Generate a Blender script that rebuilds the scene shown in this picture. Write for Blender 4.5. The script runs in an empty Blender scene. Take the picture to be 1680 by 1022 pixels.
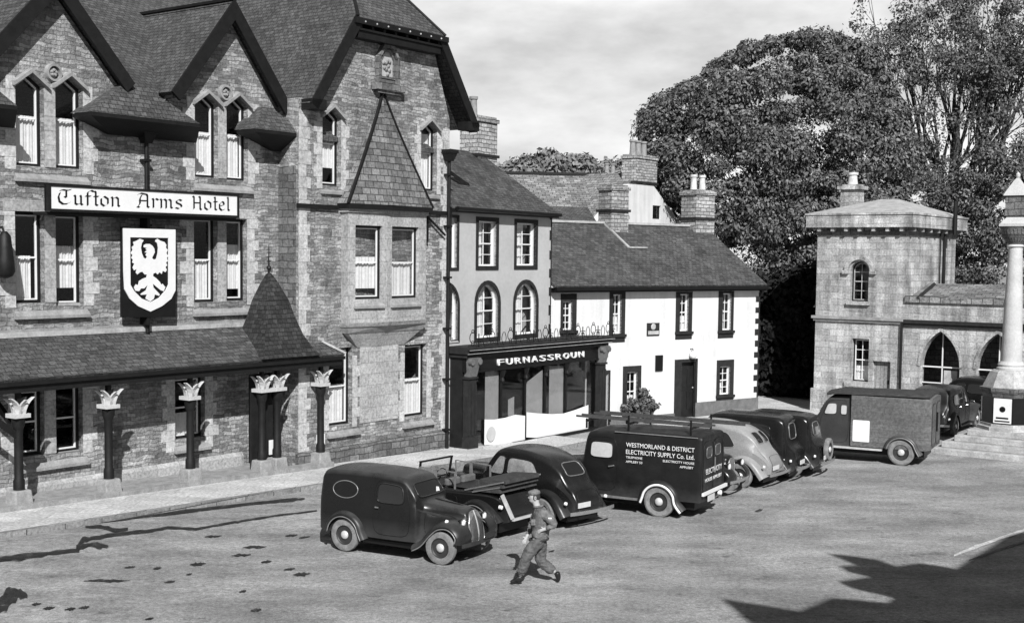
import bpy, bmesh, math, random
import numpy as np
from mathutils import Vector, Matrix
from mathutils.geometry import tessellate_polygon
from mathutils.bvhtree import BVHTree

random.seed(7)
S = bpy.context.scene
COL = S.collection

# ------------------------------------------------------------------ camera
H, FPX, PX0, PY0, HOR, ROLL = 5.8, 2100.0, 840.0, 555.0, 421.0, 0.0115
PITCH = math.atan((PY0 - HOR) / FPX)
_f = Vector((0, math.cos(PITCH), -math.sin(PITCH)))
_r0 = Vector((1, 0, 0)); _u0 = Vector((0, math.sin(PITCH), math.cos(PITCH)))
_r = _r0 * math.cos(ROLL) + _u0 * math.sin(ROLL)
_u = _u0 * math.cos(ROLL) - _r0 * math.sin(ROLL)
EYE = Vector((0, 0, H))
cam = bpy.data.objects.new('camera', bpy.data.cameras.new('camera'))
COL.objects.link(cam)
m = Matrix.Identity(4)
for i, a in enumerate((_r, _u, -_f)):
    for k in range(3):
        m[k][i] = a[k]
m.translation = EYE
cam.matrix_world = m
cam.data.sensor_width = 36
cam.data.lens = 36 * FPX / 1680
cam.data.shift_y = (PY0 - 511) / 1680
cam.data.clip_end = 3000
cam.data.clip_start = 0.1
S.camera = cam

# ------------------------------------------------------------------ light
SUN_EL = math.radians(36.5)
SUN_H = Vector((0.162, -0.987, 0)).normalized()
SUN = Vector((SUN_H.x * math.cos(SUN_EL), SUN_H.y * math.cos(SUN_EL), math.sin(SUN_EL)))
sl = bpy.data.lights.new('sun', 'SUN'); sl.energy = 4.6; sl.angle = math.radians(0.5)
sl.color = (1, 1, 1)
so = bpy.data.objects.new('sun', sl); COL.objects.link(so)
so.rotation_euler = SUN.to_track_quat('Z', 'Y').to_euler()
so.location = (0, -20, 40)

W = bpy.data.worlds.new('World'); S.world = W; W.use_nodes = True
nt = W.node_tree; nt.nodes.clear()
sky = nt.nodes.new('ShaderNodeTexSky'); sky.sky_type = 'NISHITA'; sky.sun_disc = False
sky.sun_elevation = SUN_EL; sky.sun_rotation = math.atan2(SUN_H.x, SUN_H.y)
sky.air_density = 1.0; sky.dust_density = 0.6; sky.ozone_density = 1.0
bw = nt.nodes.new('ShaderNodeRGBToBW')
tc = nt.nodes.new('ShaderNodeTexCoord')
mp = nt.nodes.new('ShaderNodeMapping'); mp.inputs['Scale'].default_value = (1.3, 1.3, 3.4)
mp.inputs['Location'].default_value = (0.3, 0.2, 0.15)
ns = nt.nodes.new('ShaderNodeTexNoise'); ns.inputs['Scale'].default_value = 2.6
ns.inputs['Detail'].default_value = 9; ns.inputs['Roughness'].default_value = 0.55
cr = nt.nodes.new('ShaderNodeValToRGB')
cr.color_ramp.elements[0].position = 0.42; cr.color_ramp.elements[0].color = (0, 0, 0, 1)
cr.color_ramp.elements[1].position = 0.68; cr.color_ramp.elements[1].color = (1, 1, 1, 1)
mx = nt.nodes.new('ShaderNodeMix'); mx.data_type = 'FLOAT'
cl = nt.nodes.new('ShaderNodeMapRange'); cl.inputs[3].default_value = 8.4; cl.inputs[4].default_value = 17.0   # thin haze .. sunlit cloud
sx = nt.nodes.new('ShaderNodeSeparateXYZ')
nm = nt.nodes.new('ShaderNodeMapRange'); nm.inputs[1].default_value = 0.62; nm.inputs[2].default_value = 0.86; nm.interpolation_type = 'SMOOTHSTEP'
bg = nt.nodes.new('ShaderNodeBackground'); bg.inputs['Strength'].default_value = 0.05
out = nt.nodes.new('ShaderNodeOutputWorld')
L = nt.links.new
L(tc.outputs['Generated'], mp.inputs['Vector']); L(mp.outputs[0], ns.inputs['Vector'])
L(ns.outputs[0], cr.inputs[0]); L(cr.outputs[0], cl.inputs[0])
L(tc.outputs['Generated'], sx.inputs[0]); L(sx.outputs['Y'], nm.inputs[0])      # bright cloud is masked to the sky in view, keeping ambient light low
L(nm.outputs[0], mx.inputs[0]); L(cl.outputs[0], mx.inputs[3])
L(sky.outputs[0], bw.inputs[0]); L(bw.outputs[0], mx.inputs[2])
L(mx.outputs[0], bg.inputs['Color']); L(bg.outputs[0], out.inputs['Surface'])

S.view_settings.view_transform = 'Standard'
S.view_settings.look = 'None'
S.view_settings.exposure = 0.55
S.view_settings.gamma = 1.0
S.render.engine = 'CYCLES'

# ------------------------------------------------------------------ helpers
def ray(px, py):
    return _f + _r * ((px - PX0) / FPX) - _u * ((py - PY0) / FPX)

def gpt(px, py, z=0.0):
    d = ray(px, py); t = (z - H) / d.z
    return EYE + d * t

class Frame:
    """x = along a facade to the right, y = into the building, z = up"""
    def __init__(s, o, vpx=None, d=None):
        if d is None:
            d = Vector(((vpx - PX0) / FPX, 1, 0))
        s.d = Vector((d[0], d[1], 0)).normalized()
        s.o = Vector((o[0], o[1], 0)); s.b = Vector((-s.d.y, s.d.x, 0))
        s.yaw = math.atan2(s.d.y, s.d.x)
    def w(s, u, y, z):
        return s.o + s.d * u + s.b * y + Vector((0, 0, z))
    def loc(s, p):
        q = Vector(p) - s.o
        return Vector((q.dot(s.d), q.dot(s.b), p[2]))
    def px(s, px, py, y=0.0):
        d = ray(px, py); t = (y - (EYE - s.o).dot(s.b)) / d.dot(s.b)
        p = EYE + d * t
        return ((p - s.o).dot(s.d), p.z)
    def uy(s, u, px, py):
        d = ray(px, py); t = (u - (EYE - s.o).dot(s.d)) / d.dot(s.d)
        p = EYE + d * t
        return ((p - s.o).dot(s.b), p.z)
    def pz(s, z, px, py):
        p = gpt(px, py, z); return s.loc(p)

def tag(o, label=None, cat=None, group=None, kind=None):
    if label: o['label'] = label
    if cat: o['category'] = cat
    if group: o['group'] = group
    if kind: o['kind'] = kind
    return o

def empty(name, loc, rz=0, label=None, cat=None, group=None):
    o = bpy.data.objects.new(name, None); COL.objects.link(o)
    o.empty_display_size = 0.2
    o.location = loc; o.rotation_euler = (0, 0, rz)
    return tag(o, label, cat, group)

def copy_tree(o, parent=None):
    c = o.copy(); COL.objects.link(c)
    if parent: c.parent = parent
    for ch in list(o.children):
        copy_tree(ch, c)
    return c

class MB:
    def __init__(s):
        s.v = []; s.f = []; s.m = []; s.mi = 0
    def add(s, vs, fs):
        n = len(s.v); s.v += [tuple(p) for p in vs]
        for f in fs:
            s.f.append(tuple(i + n for i in f)); s.m.append(s.mi)
        return s
    def box(s, x0, x1, y0, y1, z0, z1):
        if x0 > x1: x0, x1 = x1, x0
        if y0 > y1: y0, y1 = y1, y0
        if z0 > z1: z0, z1 = z1, z0
        return s.add([(x0,y0,z0),(x1,y0,z0),(x1,y1,z0),(x0,y1,z0),(x0,y0,z1),(x1,y0,z1),(x1,y1,z1),(x0,y1,z1)],
                     [(0,3,2,1),(4,5,6,7),(0,1,5,4),(1,2,6,5),(2,3,7,6),(3,0,4,7)])
    def frustum(s, x0,x1,y0,y1,z0, X0,X1,Y0,Y1,z1):
        return s.add([(x0,y0,z0),(x1,y0,z0),(x1,y1,z0),(x0,y1,z0),(X0,Y0,z1),(X1,Y0,z1),(X1,Y1,z1),(X0,Y1,z1)],
                     [(0,3,2,1),(4,5,6,7),(0,1,5,4),(1,2,6,5),(2,3,7,6),(3,0,4,7)])
    def poly(s, pts):
        return s.add(pts, [tuple(range(len(pts)))])
    def slab(s, pts, t, nrm=None):
        """flat polygon given thickness t below it"""
        P = [Vector(p) for p in pts]
        if nrm is None:
            nrm = Vector((0,0,0))
            for i in range(len(P)):
                nrm += P[i].cross(P[(i+1) % len(P)])
            nrm.normalize()
            if nrm.z < 0:
                P.reverse(); nrm = -nrm
        n = len(P); Q = [p - nrm * t for p in P]
        return s.add(P + Q, [tuple(range(n)), tuple(range(2*n-1, n-1, -1))] +
                     [(i, n+i, n+(i+1) % n, (i+1) % n) for i in range(n)])
    def bar(s, a, b, w, h=None, up=(0,0,1)):
        h = h or w
        a = Vector(a); b = Vector(b); d = (b-a).normalized(); up = Vector(up)
        if abs(d.dot(up)) > 0.98: up = Vector((0,1,0))
        r = d.cross(up).normalized() * (w/2); q = r.cross(d).normalized() * (h/2)
        return s.add([a-r-q, a+r-q, a+r+q, a-r+q, b-r-q, b+r-q, b+r+q, b-r+q],
                     [(0,1,2,3),(7,6,5,4),(0,4,5,1),(1,5,6,2),(2,6,7,3),(3,7,4,0)])
    def tube(s, pts, rad, n=8, cap=True):
        P = [Vector(p) for p in pts]
        if not hasattr(rad, '__len__'): rad = [rad] * len(P)
        rings = []; pr = None
        for i, p in enumerate(P):
            d = (P[min(i+1, len(P)-1)] - P[max(i-1, 0)])
            d = d.normalized() if d.length > 1e-9 else Vector((0,0,1))
            if pr is None:
                a = Vector((0,0,1)) if abs(d.z) < 0.9 else Vector((1,0,0))
                pr = d.cross(a).normalized()
            else:
                pr = (pr - d * pr.dot(d)).normalized()
            q = d.cross(pr)
            rings.append([p + (pr * math.cos(2*math.pi*k/n) + q * math.sin(2*math.pi*k/n)) * rad[i] for k in range(n)])
        vs = [v for r in rings for v in r]; fs = []
        for i in range(len(P)-1):
            for k in range(n):
                fs.append((i*n+k, i*n+(k+1) % n, (i+1)*n+(k+1) % n, (i+1)*n+k))
        if cap:
            fs.append(tuple(range(n-1, -1, -1))); fs.append(tuple(range((len(P)-1)*n, len(P)*n)))
        return s.add(vs, fs)
    def lathe(s, prof, c=(0,0,0), n=16, axis='z', a0=0.0, caps=True):
        """prof = [(radius, height)]"""
        vs = []; fs = []
        for r, h in prof:
            for k in range(n):
                a = a0 + 2*math.pi*k/n; x, y = r*math.cos(a), r*math.sin(a)
                p = (x, y, h) if axis == 'z' else ((x, h, y) if axis == 'y' else (h, x, y))
                vs.append((p[0]+c[0], p[1]+c[1], p[2]+c[2]))
        m_ = len(prof)
        for i in range(m_-1):
            for k in range(n):
                f = (i*n+k, i*n+(k+1) % n, (i+1)*n+(k+1) % n, (i+1)*n+k)
                fs.append(f if axis != 'y' else f[::-1])
        if caps and prof[0][0] > 1e-6: fs.append(tuple(range(n-1,-1,-1)))
        if caps and prof[-1][0] > 1e-6: fs.append(tuple(range((m_-1)*n, m_*n)))
        return s.add(vs, fs)
    def sheet(s, outline, holes, y, thick=0.0, reveal=None, to3=None):
        """polygon with holes in the x-z plane at depth y; hole reveals go back by `reveal`, rim by `thick`"""
        to3 = to3 or (lambda u, z, yy: (u, yy, z))
        loops = [outline] + list(holes)
        tris = tessellate_polygon([[Vector((p[0], p[1], 0)) for p in l] for l in loops])
        flat = [p for l in loops for p in l]
        def area(t):
            a, b, c = (flat[i] for i in t)
            return (b[0]-a[0])*(c[1]-a[1]) - (b[1]-a[1])*(c[0]-a[0])
        fs = []
        for t in tris:
            a = area(t)
            if abs(a) < 1e-9: continue
            fs.append(tuple(t) if a > 0 else tuple(reversed(t)))
        s.add([to3(p[0], p[1], y) for p in flat], fs)
        def ring(l, dep, inner):
            n = len(l)
            ar = sum(l[i][0]*l[(i+1) % n][1] - l[(i+1) % n][0]*l[i][1] for i in range(n))
            if (ar > 0) == inner: l = l[::-1]
            vs = [to3(p[0], p[1], y) for p in l] + [to3(p[0], p[1], y+dep) for p in l]
            s.add(vs, [(i, n+i, n+(i+1) % n, (i+1) % n) for i in range(n)])
        if thick: ring(outline, thick, False)
        if thick and reveal is None:      # closed plate
            s.add([to3(p[0], p[1], y+thick) for p in flat], [tuple(reversed(f)) for f in fs])
        for h_ in holes:
            ring(h_, reveal if reveal is not None else thick, True)
        return s
    def build(s, name, mats, parent=None, smooth=None, bevel=0, loc=None, rz=None):
        me = bpy.data.meshes.new(name)
        me.from_pydata(s.v, [], s.f)
        if not isinstance(mats, (list, tuple)): mats = [mats]
        for mt in mats: me.materials.append(mt)
        if len(mats) > 1:
            me.polygons.foreach_set('material_index', s.m)
        uv = me.uv_layers.new(name='UVMap')
        co = np.empty(len(me.vertices)*3, 'f'); me.vertices.foreach_get('co', co); co = co.reshape(-1, 3)
        npoly = len(me.polygons)
        nr = np.empty(npoly*3, 'f'); me.polygons.foreach_get('normal', nr); nr = nr.reshape(-1, 3)
        lt = np.empty(npoly, 'i'); me.polygons.foreach_get('loop_total', lt)
        li = np.empty(len(me.loops), 'i'); me.loops.foreach_get('vertex_index', li)
        pn = np.repeat(nr, lt, axis=0)
        hl = np.hypot(pn[:, 0], pn[:, 1]); flat = hl < 0.06
        hs = np.where(flat, 1, hl)
        t = np.stack([-pn[:, 1]/hs, pn[:, 0]/hs, np.zeros(len(hs))], 1)
        t[flat] = (1, 0, 0)
        sgn = np.where((t[:, 0] < 0), 1, 1)
        b = np.cross(pn, t)
        b[flat] = (0, 1, 0)
        P = co[li]
        uvs = np.stack([(P*t).sum(1)*sgn, (P*b).sum(1)], 1).astype('f')
        uv.data.foreach_set('uv', uvs.ravel())
        me.update()
        if smooth is not None:
            me.polygons.foreach_set('use_smooth', [True]*npoly)
            if smooth < 180: me.set_sharp_from_angle(angle=math.radians(smooth))
        o = bpy.data.objects.new(name, me); COL.objects.link(o)
        if parent: o.parent = parent
        if loc: o.location = loc
        if rz is not None: o.rotation_euler = (0, 0, rz)
        if bevel:
            bv = o.modifiers.new('bevel', 'BEVEL'); bv.width = bevel; bv.segments = 2; bv.limit_method = 'ANGLE'
        return o

def inset(pts, d):
    """shrink a convex counter-clockwise outline by d"""
    n = len(pts)
    ar = sum(pts[i][0]*pts[(i+1) % n][1] - pts[(i+1) % n][0]*pts[i][1] for i in range(n))
    if ar < 0: pts = pts[::-1]
    out_ = []
    for i in range(n):
        a, b, c = Vector(pts[i-1]), Vector(pts[i]), Vector(pts[(i+1) % n])
        e1 = (b-a).normalized(); e2 = (c-b).normalized()
        n1 = Vector((-e1.y, e1.x)); n2 = Vector((-e2.y, e2.x))
        k = (n1+n2); k = k / max(0.25, k.dot(n1))
        out_.append(tuple(b + k*d))
    return out_

# ------------------------------------------------------------------ materials
def new_mat(name):
    mt = bpy.data.materials.new(name); mt.use_nodes = True
    t = mt.node_tree; p = t.nodes['Principled BSDF']
    p.inputs['Specular IOR Level'].default_value = 0.25
    return mt, t, p

def N(t, kind, **kw):
    n = t.nodes.new('ShaderNode' + kind)
    for k, v in kw.items():
        if k in n.inputs: n.inputs[k].default_value = v
        else: setattr(n, k, v)
    return n

def g(v): return (v, v, v, 1)

def ramp(t, src, p0, p1, a, b):
    r = t.nodes.new('ShaderNodeMapRange'); r.inputs[1].default_value = p0; r.inputs[2].default_value = p1
    r.inputs[3].default_value = a; r.inputs[4].default_value = b
    t.links.new(src, r.inputs[0]); return r.outputs[0]

def mulc(t, a, b):
    n = t.nodes.new('ShaderNodeVectorMath'); n.operation = 'MULTIPLY'
    t.links.new(a, n.inputs[0]); t.links.new(b, n.inputs[1]); return n.outputs[0]

def plain(name, c, rough=0.7, var=0.25, scale=3.0, bump=0.0, spec=0.25, metal=0.0, bscale=None, coat=0.0, rvar=0.0):
    mt, t, p = new_mat(name)
    tc_ = N(t, 'TexCoord')
    n1 = N(t, 'TexNoise', Scale=scale, Detail=8.0, Roughness=0.65)
    n2 = N(t, 'TexNoise', Scale=scale*7.3, Detail=5.0, Roughness=0.6)
    t.links.new(tc_.outputs['Object'], n1.inputs['Vector']); t.links.new(tc_.outputs['Object'], n2.inputs['Vector'])
    a = ramp(t, n1.outputs[0], 0.3, 0.7, c*(1-var), c*(1+var))
    b = ramp(t, n2.outputs[0], 0.3, 0.7, 1-var*0.6, 1+var*0.6)
    mm = N(t, 'Math', operation='MULTIPLY'); t.links.new(a, mm.inputs[0]); t.links.new(b, mm.inputs[1])
    t.links.new(mm.outputs[0], p.inputs['Base Color'])
    p.inputs['Roughness'].default_value = rough; p.inputs['Specular IOR Level'].default_value = spec
    if rvar:
        t.links.new(ramp(t, n1.outputs[0], 0.35, 0.65, max(0.02, rough-rvar), rough+rvar), p.inputs['Roughness'])
    p.inputs['Metallic'].default_value = metal
    if coat: p.inputs['Coat Weight'].default_value = coat; p.inputs['Coat Roughness'].default_value = 0.12
    if bump:
        bp = N(t, 'Bump', Strength=min(1, bump), Distance=0.02 if not bscale else 0.02)
        nb = n2
        if bscale:
            nb = N(t, 'TexNoise', Scale=bscale, Detail=4.0); t.links.new(tc_.outputs['Object'], nb.inputs['Vector'])
        t.links.new(nb.outputs[0], bp.inputs['Height']); t.links.new(bp.outputs[0], p.inputs['Normal'])
    return mt

def masonry(name, bw_, bh, c1, c2, cm, mortar=0.012, warp=0.02, bump=0.6, stain=0.3, sscale=0.8, spots=0.0,
            rough=0.9, offs=0.5, squash=1.0, streak=0.0, bdist=0.015):
    mt, t, p = new_mat(name)
    uv = N(t, 'UVMap'); tc_ = N(t, 'TexCoord')
    nz = N(t, 'TexNoise', Scale=2.3, Detail=3.0); t.links.new(uv.outputs[0], nz.inputs['Vector'])
    sb = N(t, 'VectorMath', operation='SUBTRACT'); sb.inputs[1].default_value = (0.5, 0.5, 0.5)
    t.links.new(nz.outputs['Color'], sb.inputs[0])
    sc = N(t, 'VectorMath', operation='SCALE'); sc.inputs['Scale'].default_value = warp*4
    t.links.new(sb.outputs[0], sc.inputs[0])
    ad = N(t, 'VectorMath', operation='ADD'); t.links.new(uv.outputs[0], ad.inputs[0]); t.links.new(sc.outputs[0], ad.inputs[1])
    br = N(t, 'TexBrick', offset=offs, squash=squash, squash_frequency=3)
    br.inputs['Color1'].default_value = g(c1); br.inputs['Color2'].default_value = g(c2); br.inputs['Mortar'].default_value = g(cm)
    br.inputs['Scale'].default_value = 1; br.inputs['Mortar Size'].default_value = mortar
    br.inputs['Mortar Smooth'].default_value = 0.2; br.inputs['Bias'].default_value = 0
    br.inputs['Brick Width'].default_value = bw_; br.inputs['Row Height'].default_value = bh
    t.links.new(ad.outputs[0], br.inputs['Vector'])
    n1 = N(t, 'TexNoise', Scale=sscale, Detail=10.0, Roughness=0.7); t.links.new(tc_.outputs['Object'], n1.inputs['Vector'])
    n2 = N(t, 'TexNoise', Scale=14.0, Detail=6.0, Roughness=0.7); t.links.new(tc_.outputs['Object'], n2.inputs['Vector'])
    k1 = ramp(t, n1.outputs[0], 0.3, 0.7, 1-stain, 1+stain*0.6)
    k2 = ramp(t, n2.outputs[0], 0.32, 0.68, 0.6, 1.4)
    col = mulc(t, br.outputs['Color'], k1); col = mulc(t, col, k2)
    if streak:
        mp_ = N(t, 'Mapping'); mp_.inputs['Scale'].default_value = (2.2, 0.18, 1)
        n3 = N(t, 'TexNoise', Scale=1.0, Detail=6.0, Roughness=0.6)
        t.links.new(uv.outputs[0], mp_.inputs[0]); t.links.new(mp_.outputs[0], n3.inputs['Vector'])
        col = mulc(t, col, ramp(t, n3.outputs[0], 0.4, 0.65, 1.0, 1-streak))
    if spots:
        n4 = N(t, 'TexNoise', Scale=3.5, Detail=6.0, Roughness=0.8); t.links.new(tc_.outputs['Object'], n4.inputs['Vector'])
        col = mulc(t, col, ramp(t, n4.outputs[0], 0.60, 0.68, 1.0, 1-spots))
    t.links.new(col, p.inputs['Base Color'])
    p.inputs['Roughness'].default_value = rough; p.inputs['Specular IOR Level'].default_value = 0.2
    if bump:
        bp = N(t, 'Bump', Strength=min(1.0, bump), Distance=bdist)
        inv = ramp(t, br.outputs['Fac'], 0, 1, 1.0, 0.0)
        a2 = N(t, 'Math', operation='ADD'); t.links.new(inv, a2.inputs[0]); t.links.new(k2, a2.inputs[1])
        a3 = N(t, 'Math', operation='ADD'); t.links.new(a2.outputs[0], a3.inputs[0])
        b2 = N(t, 'RGBToBW'); t.links.new(br.outputs['Color'], b2.inputs[0])
        mm = N(t, 'Math', operation='MULTIPLY'); mm.inputs[1].default_value = 2.5; t.links.new(b2.outputs[0], mm.inputs[0])
        t.links.new(mm.outputs[0], a3.inputs[1])
        t.links.new(a3.outputs[0], bp.inputs['Height']); t.links.new(bp.outputs[0], p.inputs['Normal'])
    return mt

M = {}
M['rubble'] = masonry('rubble stone', 0.27, 0.10, 0.19, 0.47, 0.20, mortar=0.007, warp=0.05, stain=0.5, sscale=1.0, spots=0.5, bump=1.0, squash=1.5, streak=0.3, bdist=0.03)
M['ashlar'] = masonry('dressed stone', 0.7, 0.33, 0.30, 0.38, 0.2, mortar=0.006, warp=0.004, stain=0.25, spots=0.2, bump=0.4)
M['towerstone'] = masonry('pale coursed stone', 0.62, 0.25, 0.36, 0.54, 0.28, mortar=0.006, warp=0.015, stain=0.6, sscale=0.9, spots=0.65, bump=0.9, streak=0.5)
M['ridgestone'] = masonry('stone roof courses', 0.30, 0.20, 0.09, 0.22, 0.05, mortar=0.012, warp=0.01, stain=0.35, spots=0.3, bump=1.0)
M['slate'] = masonry('slate', 0.19, 0.13, 0.06, 0.11, 0.028, mortar=0.009, warp=0.012, stain=0.3, sscale=0.6, spots=0.15, bump=0.9, rough=0.65, bdist=0.03)
M['mossslate'] = masonry('old slate', 0.21, 0.14, 0.06, 0.12, 0.035, mortar=0.009, warp=0.03, stain=0.45, sscale=1.0, spots=0.3, bump=1.0, rough=0.8, bdist=0.03)
M['spireslate'] = masonry('dark spire slate', 0.17, 0.12, 0.022, 0.05, 0.012, mortar=0.008, warp=0.012, stain=0.3, sscale=0.8, spots=0.2, bump=0.9, rough=0.7)
M['stoneslate'] = masonry('stone slate', 0.40, 0.26, 0.16, 0.34, 0.07, mortar=0.016, warp=0.04, stain=0.4, sscale=1.0, spots=0.5, bump=1.0, bdist=0.04)
M['chimstone'] = masonry('chimney stone', 0.34, 0.15, 0.24, 0.44, 0.10, mortar=0.014, warp=0.03, stain=0.4, spots=0.6, bump=1.0)
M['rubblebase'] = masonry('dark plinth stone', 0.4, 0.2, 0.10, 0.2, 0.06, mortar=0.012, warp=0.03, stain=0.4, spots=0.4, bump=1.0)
M['paleblock'] = masonry('pale quoin stone', 5, 5, 0.42, 0.48, 0.3, mortar=0.0, warp=0.0, stain=0.35, sscale=2.0, spots=0.2, bump=0.3)
M['sill'] = plain('sill stone', 0.24, 0.9, 0.3, 4, bump=0.4)
M['timber'] = plain('dark timber', 0.008, 0.6, 0.4, 5, bump=0.3)
M['darkframe'] = plain('dark painted frame', 0.01, 0.45, 0.3, 6)
M['darkstone'] = plain('dark painted stone surround', 0.018, 0.7, 0.4, 6, bump=0.3)
M['white'] = plain('white paint', 0.66, 0.55, 0.06, 5)
M['signwhite'] = plain('sign white', 0.64, 0.5, 0.05, 3)
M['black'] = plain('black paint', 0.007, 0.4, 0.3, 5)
M['iron'] = plain('cast iron', 0.008, 0.5, 0.4, 8, bump=0.3)
M['limewash'] = masonry('whitewashed wall', 7, 7, 0.61, 0.65, 0.61, mortar=0.0, warp=0.0, stain=0.13, sscale=0.8, bump=0.5, streak=0.16, spots=0.1)
for n_ in M['limewash'].node_tree.nodes:
    if n_.type == 'MAP_RANGE' and abs(n_.inputs[3].default_value-0.6) < 1e-3: n_.inputs[3].default_value = 0.94; n_.inputs[4].default_value = 1.06
M['render'] = plain('grey rendered wall', 0.40, 0.9, 0.10, 1.0, bump=0.5, bscale=40)
M['greyplinth'] = plain('grey plinth', 0.12, 0.9, 0.3, 3, bump=0.4)
M['lead'] = plain('pale lead', 0.34, 0.7, 0.3, 3)
M['pot'] = plain('chimney pot clay', 0.22, 0.85, 0.3, 6)
M['palepot'] = plain('pale chimney pot', 0.5, 0.85, 0.3, 6)
M['pavement'] = masonry('paving', 0.9, 0.6, 0.42, 0.52, 0.3, mortar=0.008, warp=0.02, stain=0.25, sscale=0.7, bump=0.3)
M['kerb'] = masonry('kerb', 0.9, 0.9, 0.18, 0.26, 0.07, mortar=0.012, warp=0.0, stain=0.3, bump=0.3)
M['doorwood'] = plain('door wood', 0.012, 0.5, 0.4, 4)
M['weatherwood'] = masonry('weathered boards', 0.16, 3.0, 0.16, 0.26, 0.08, mortar=0.008, warp=0.0, stain=0.4, bump=0.5, offs=0)
M['curtain'] = plain('net curtain', 0.7, 0.95, 0.12, 9)
M['blind'] = plain('holland blind', 0.42, 0.95, 0.12, 2)
M['sheetcloth'] = plain('white cloth blind', 0.66, 0.9, 0.05, 2)
M['whitestone'] = plain('white column stone', 0.44, 0.8, 0.14, 2.5, bump=0.5)
M['step'] = plain('step stone', 0.34, 0.9, 0.35, 3, bump=0.6)

def glass_mat():
    mt = bpy.data.materials.new('window glass'); mt.use_nodes = True; t = mt.node_tree
    t.nodes.clear()
    o = N(t, 'OutputMaterial'); mxs = N(t, 'MixShader'); tr = N(t, 'BsdfTransparent'); gl = N(t, 'BsdfGlossy')
    tr.inputs[0].default_value = (0.86, 0.86, 0.86, 1); gl.inputs['Roughness'].default_value = 0.03
    lw = N(t, 'LayerWeight'); pw_ = N(t, 'Math', operation='POWER'); pw_.inputs[1].default_value = 4.0; t.links.new(lw.outputs['Facing'], pw_.inputs[0])
    t.links.new(ramp(t, pw_.outputs[0], 0, 1, 0.05, 0.8), mxs.inputs[0]); t.links.new(tr.outputs[0], mxs.inputs[1]); t.links.new(gl.outputs[0], mxs.inputs[2])
    t.links.new(mxs.outputs[0], o.inputs[0]); return mt
M['glass'] = glass_mat()
M['darkglass'] = plain('dark car glass', 0.015, 0.06, 0.1, 2, spec=0.6)

# road: dusty worn macadam with damp spots
def road_mat():
    mt, t, p = new_mat('worn road')
    tc_ = N(t, 'TexCoord')
    o = tc_.outputs['Object']
    def nz(scale, det=6.0, rough=0.6, mapv=None):
        n = N(t, 'TexNoise', Scale=scale, Detail=det, Roughness=rough)
        if mapv:
            mp_ = N(t, 'Mapping'); mp_.inputs['Scale'].default_value = mapv; mp_.inputs['Rotation'].default_value = (0, 0, math.radians(-38))
            t.links.new(o, mp_.inputs[0]); t.links.new(mp_.outputs[0], n.inputs['Vector'])
        else:
            t.links.new(o, n.inputs['Vector'])
        return n.outputs[0]
    a = ramp(t, nz(0.35, 10, 0.7), 0.32, 0.68, 0.165, 0.33)
    col = mulc(t, a, ramp(t, nz(38, 5, 0.85), 0.32, 0.68, 0.5, 1.5))
    col = mulc(t, col, ramp(t, nz(11, 6, 0.75), 0.32, 0.68, 0.62, 1.38))
    col = mulc(t, col, ramp(t, nz(0.9, 7, 0.65, (0.5, 1.3, 1)), 0.35, 0.7, 1.2, 0.66))
    col = mulc(t, col, ramp(t, nz(2.2, 9, 0.75, (0.9, 1.3, 1)), 0.57, 0.68, 1.0, 0.42))
    t.links.new(col, p.inputs['Base Color']); p.inputs['Roughness'].default_value = 0.92
    p.inputs['Specular IOR Level'].default_value = 0.15
    bp = N(t, 'Bump', Strength=0.6, Distance=0.012)
    t.links.new(nz(45, 5, 0.8), bp.inputs['Height']); t.links.new(bp.outputs[0], p.inputs['Normal'])
    return mt
M['road'] = road_mat()
M['damp'] = plain('damp road patch', 0.022, 0.6, 0.5, 6, bump=0.3)
def _damp():
    t = M['damp'].node_tree; p = t.nodes['Principled BSDF']
    tc_ = N(t, 'TexCoord'); n = N(t, 'TexNoise', Scale=7.0, Detail=8.0, Roughness=0.8); t.links.new(tc_.outputs['Object'], n.inputs['Vector'])
    t.links.new(ramp(t, n.outputs[0], 0.34, 0.50, 0.1, 0.97), p.inputs['Alpha'])
_damp()
# ------------------------------------------------------------------ layout frames
_q = ray(27, 421); O1 = EYE + _q * (29.2 / _q.y)
F1 = Frame(O1, 2387)                       # hotel main wall plane
UX = F1.d; NX = -F1.b                      # along the street front / out into the square
def clamp(x, a=0.0, b=1.0): return max(a, min(b, x))
def gz(X, Y):
    q = F1.loc((X, Y, 0)); t = -q.y
    w = 1 - clamp((t - 3.5) / 9)
    w = w*w*(3-2*w)
    return -0.4 * clamp(q.x / 15.0, -0.3, 1.15) * w
def gzu(u, t=1.0):
    p = F1.w(u, -t, 0); return gz(p.x, p.y)

# ------------------------------------------------------------------ ground, pavement
def grid_sheet(fn, us, vs):
    vs_ = []; fs = []
    for v in vs:
        for u in us: vs_.append(fn(u, v))
    n = len(us)
    for j in range(len(vs)-1):
        for i in range(n-1):
            fs.append((j*n+i, j*n+i+1, (j+1)*n+i+1, (j+1)*n+i))
    return vs_, fs
rnd = random.Random(3)
us = list(np.concatenate([[-900, -300, -120, -60], np.arange(-30, 61, 1.5), [90, 150, 300, 900]]))
vs = list(np.concatenate([[-300, -60, -20], np.arange(-5, 80, 1.5), [95, 130, 250, 700, 1800]]))
v_, f_ = grid_sheet(lambda a, b: (a, b, gz(a, b) + 0.012*math.sin(a*0.9+b*0.4)*math.sin(b*0.7)), us, vs)
mb = MB(); mb.add(v_, f_)
road = mb.build('road', M['road'], smooth=180); tag(road, kind='structure')

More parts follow.
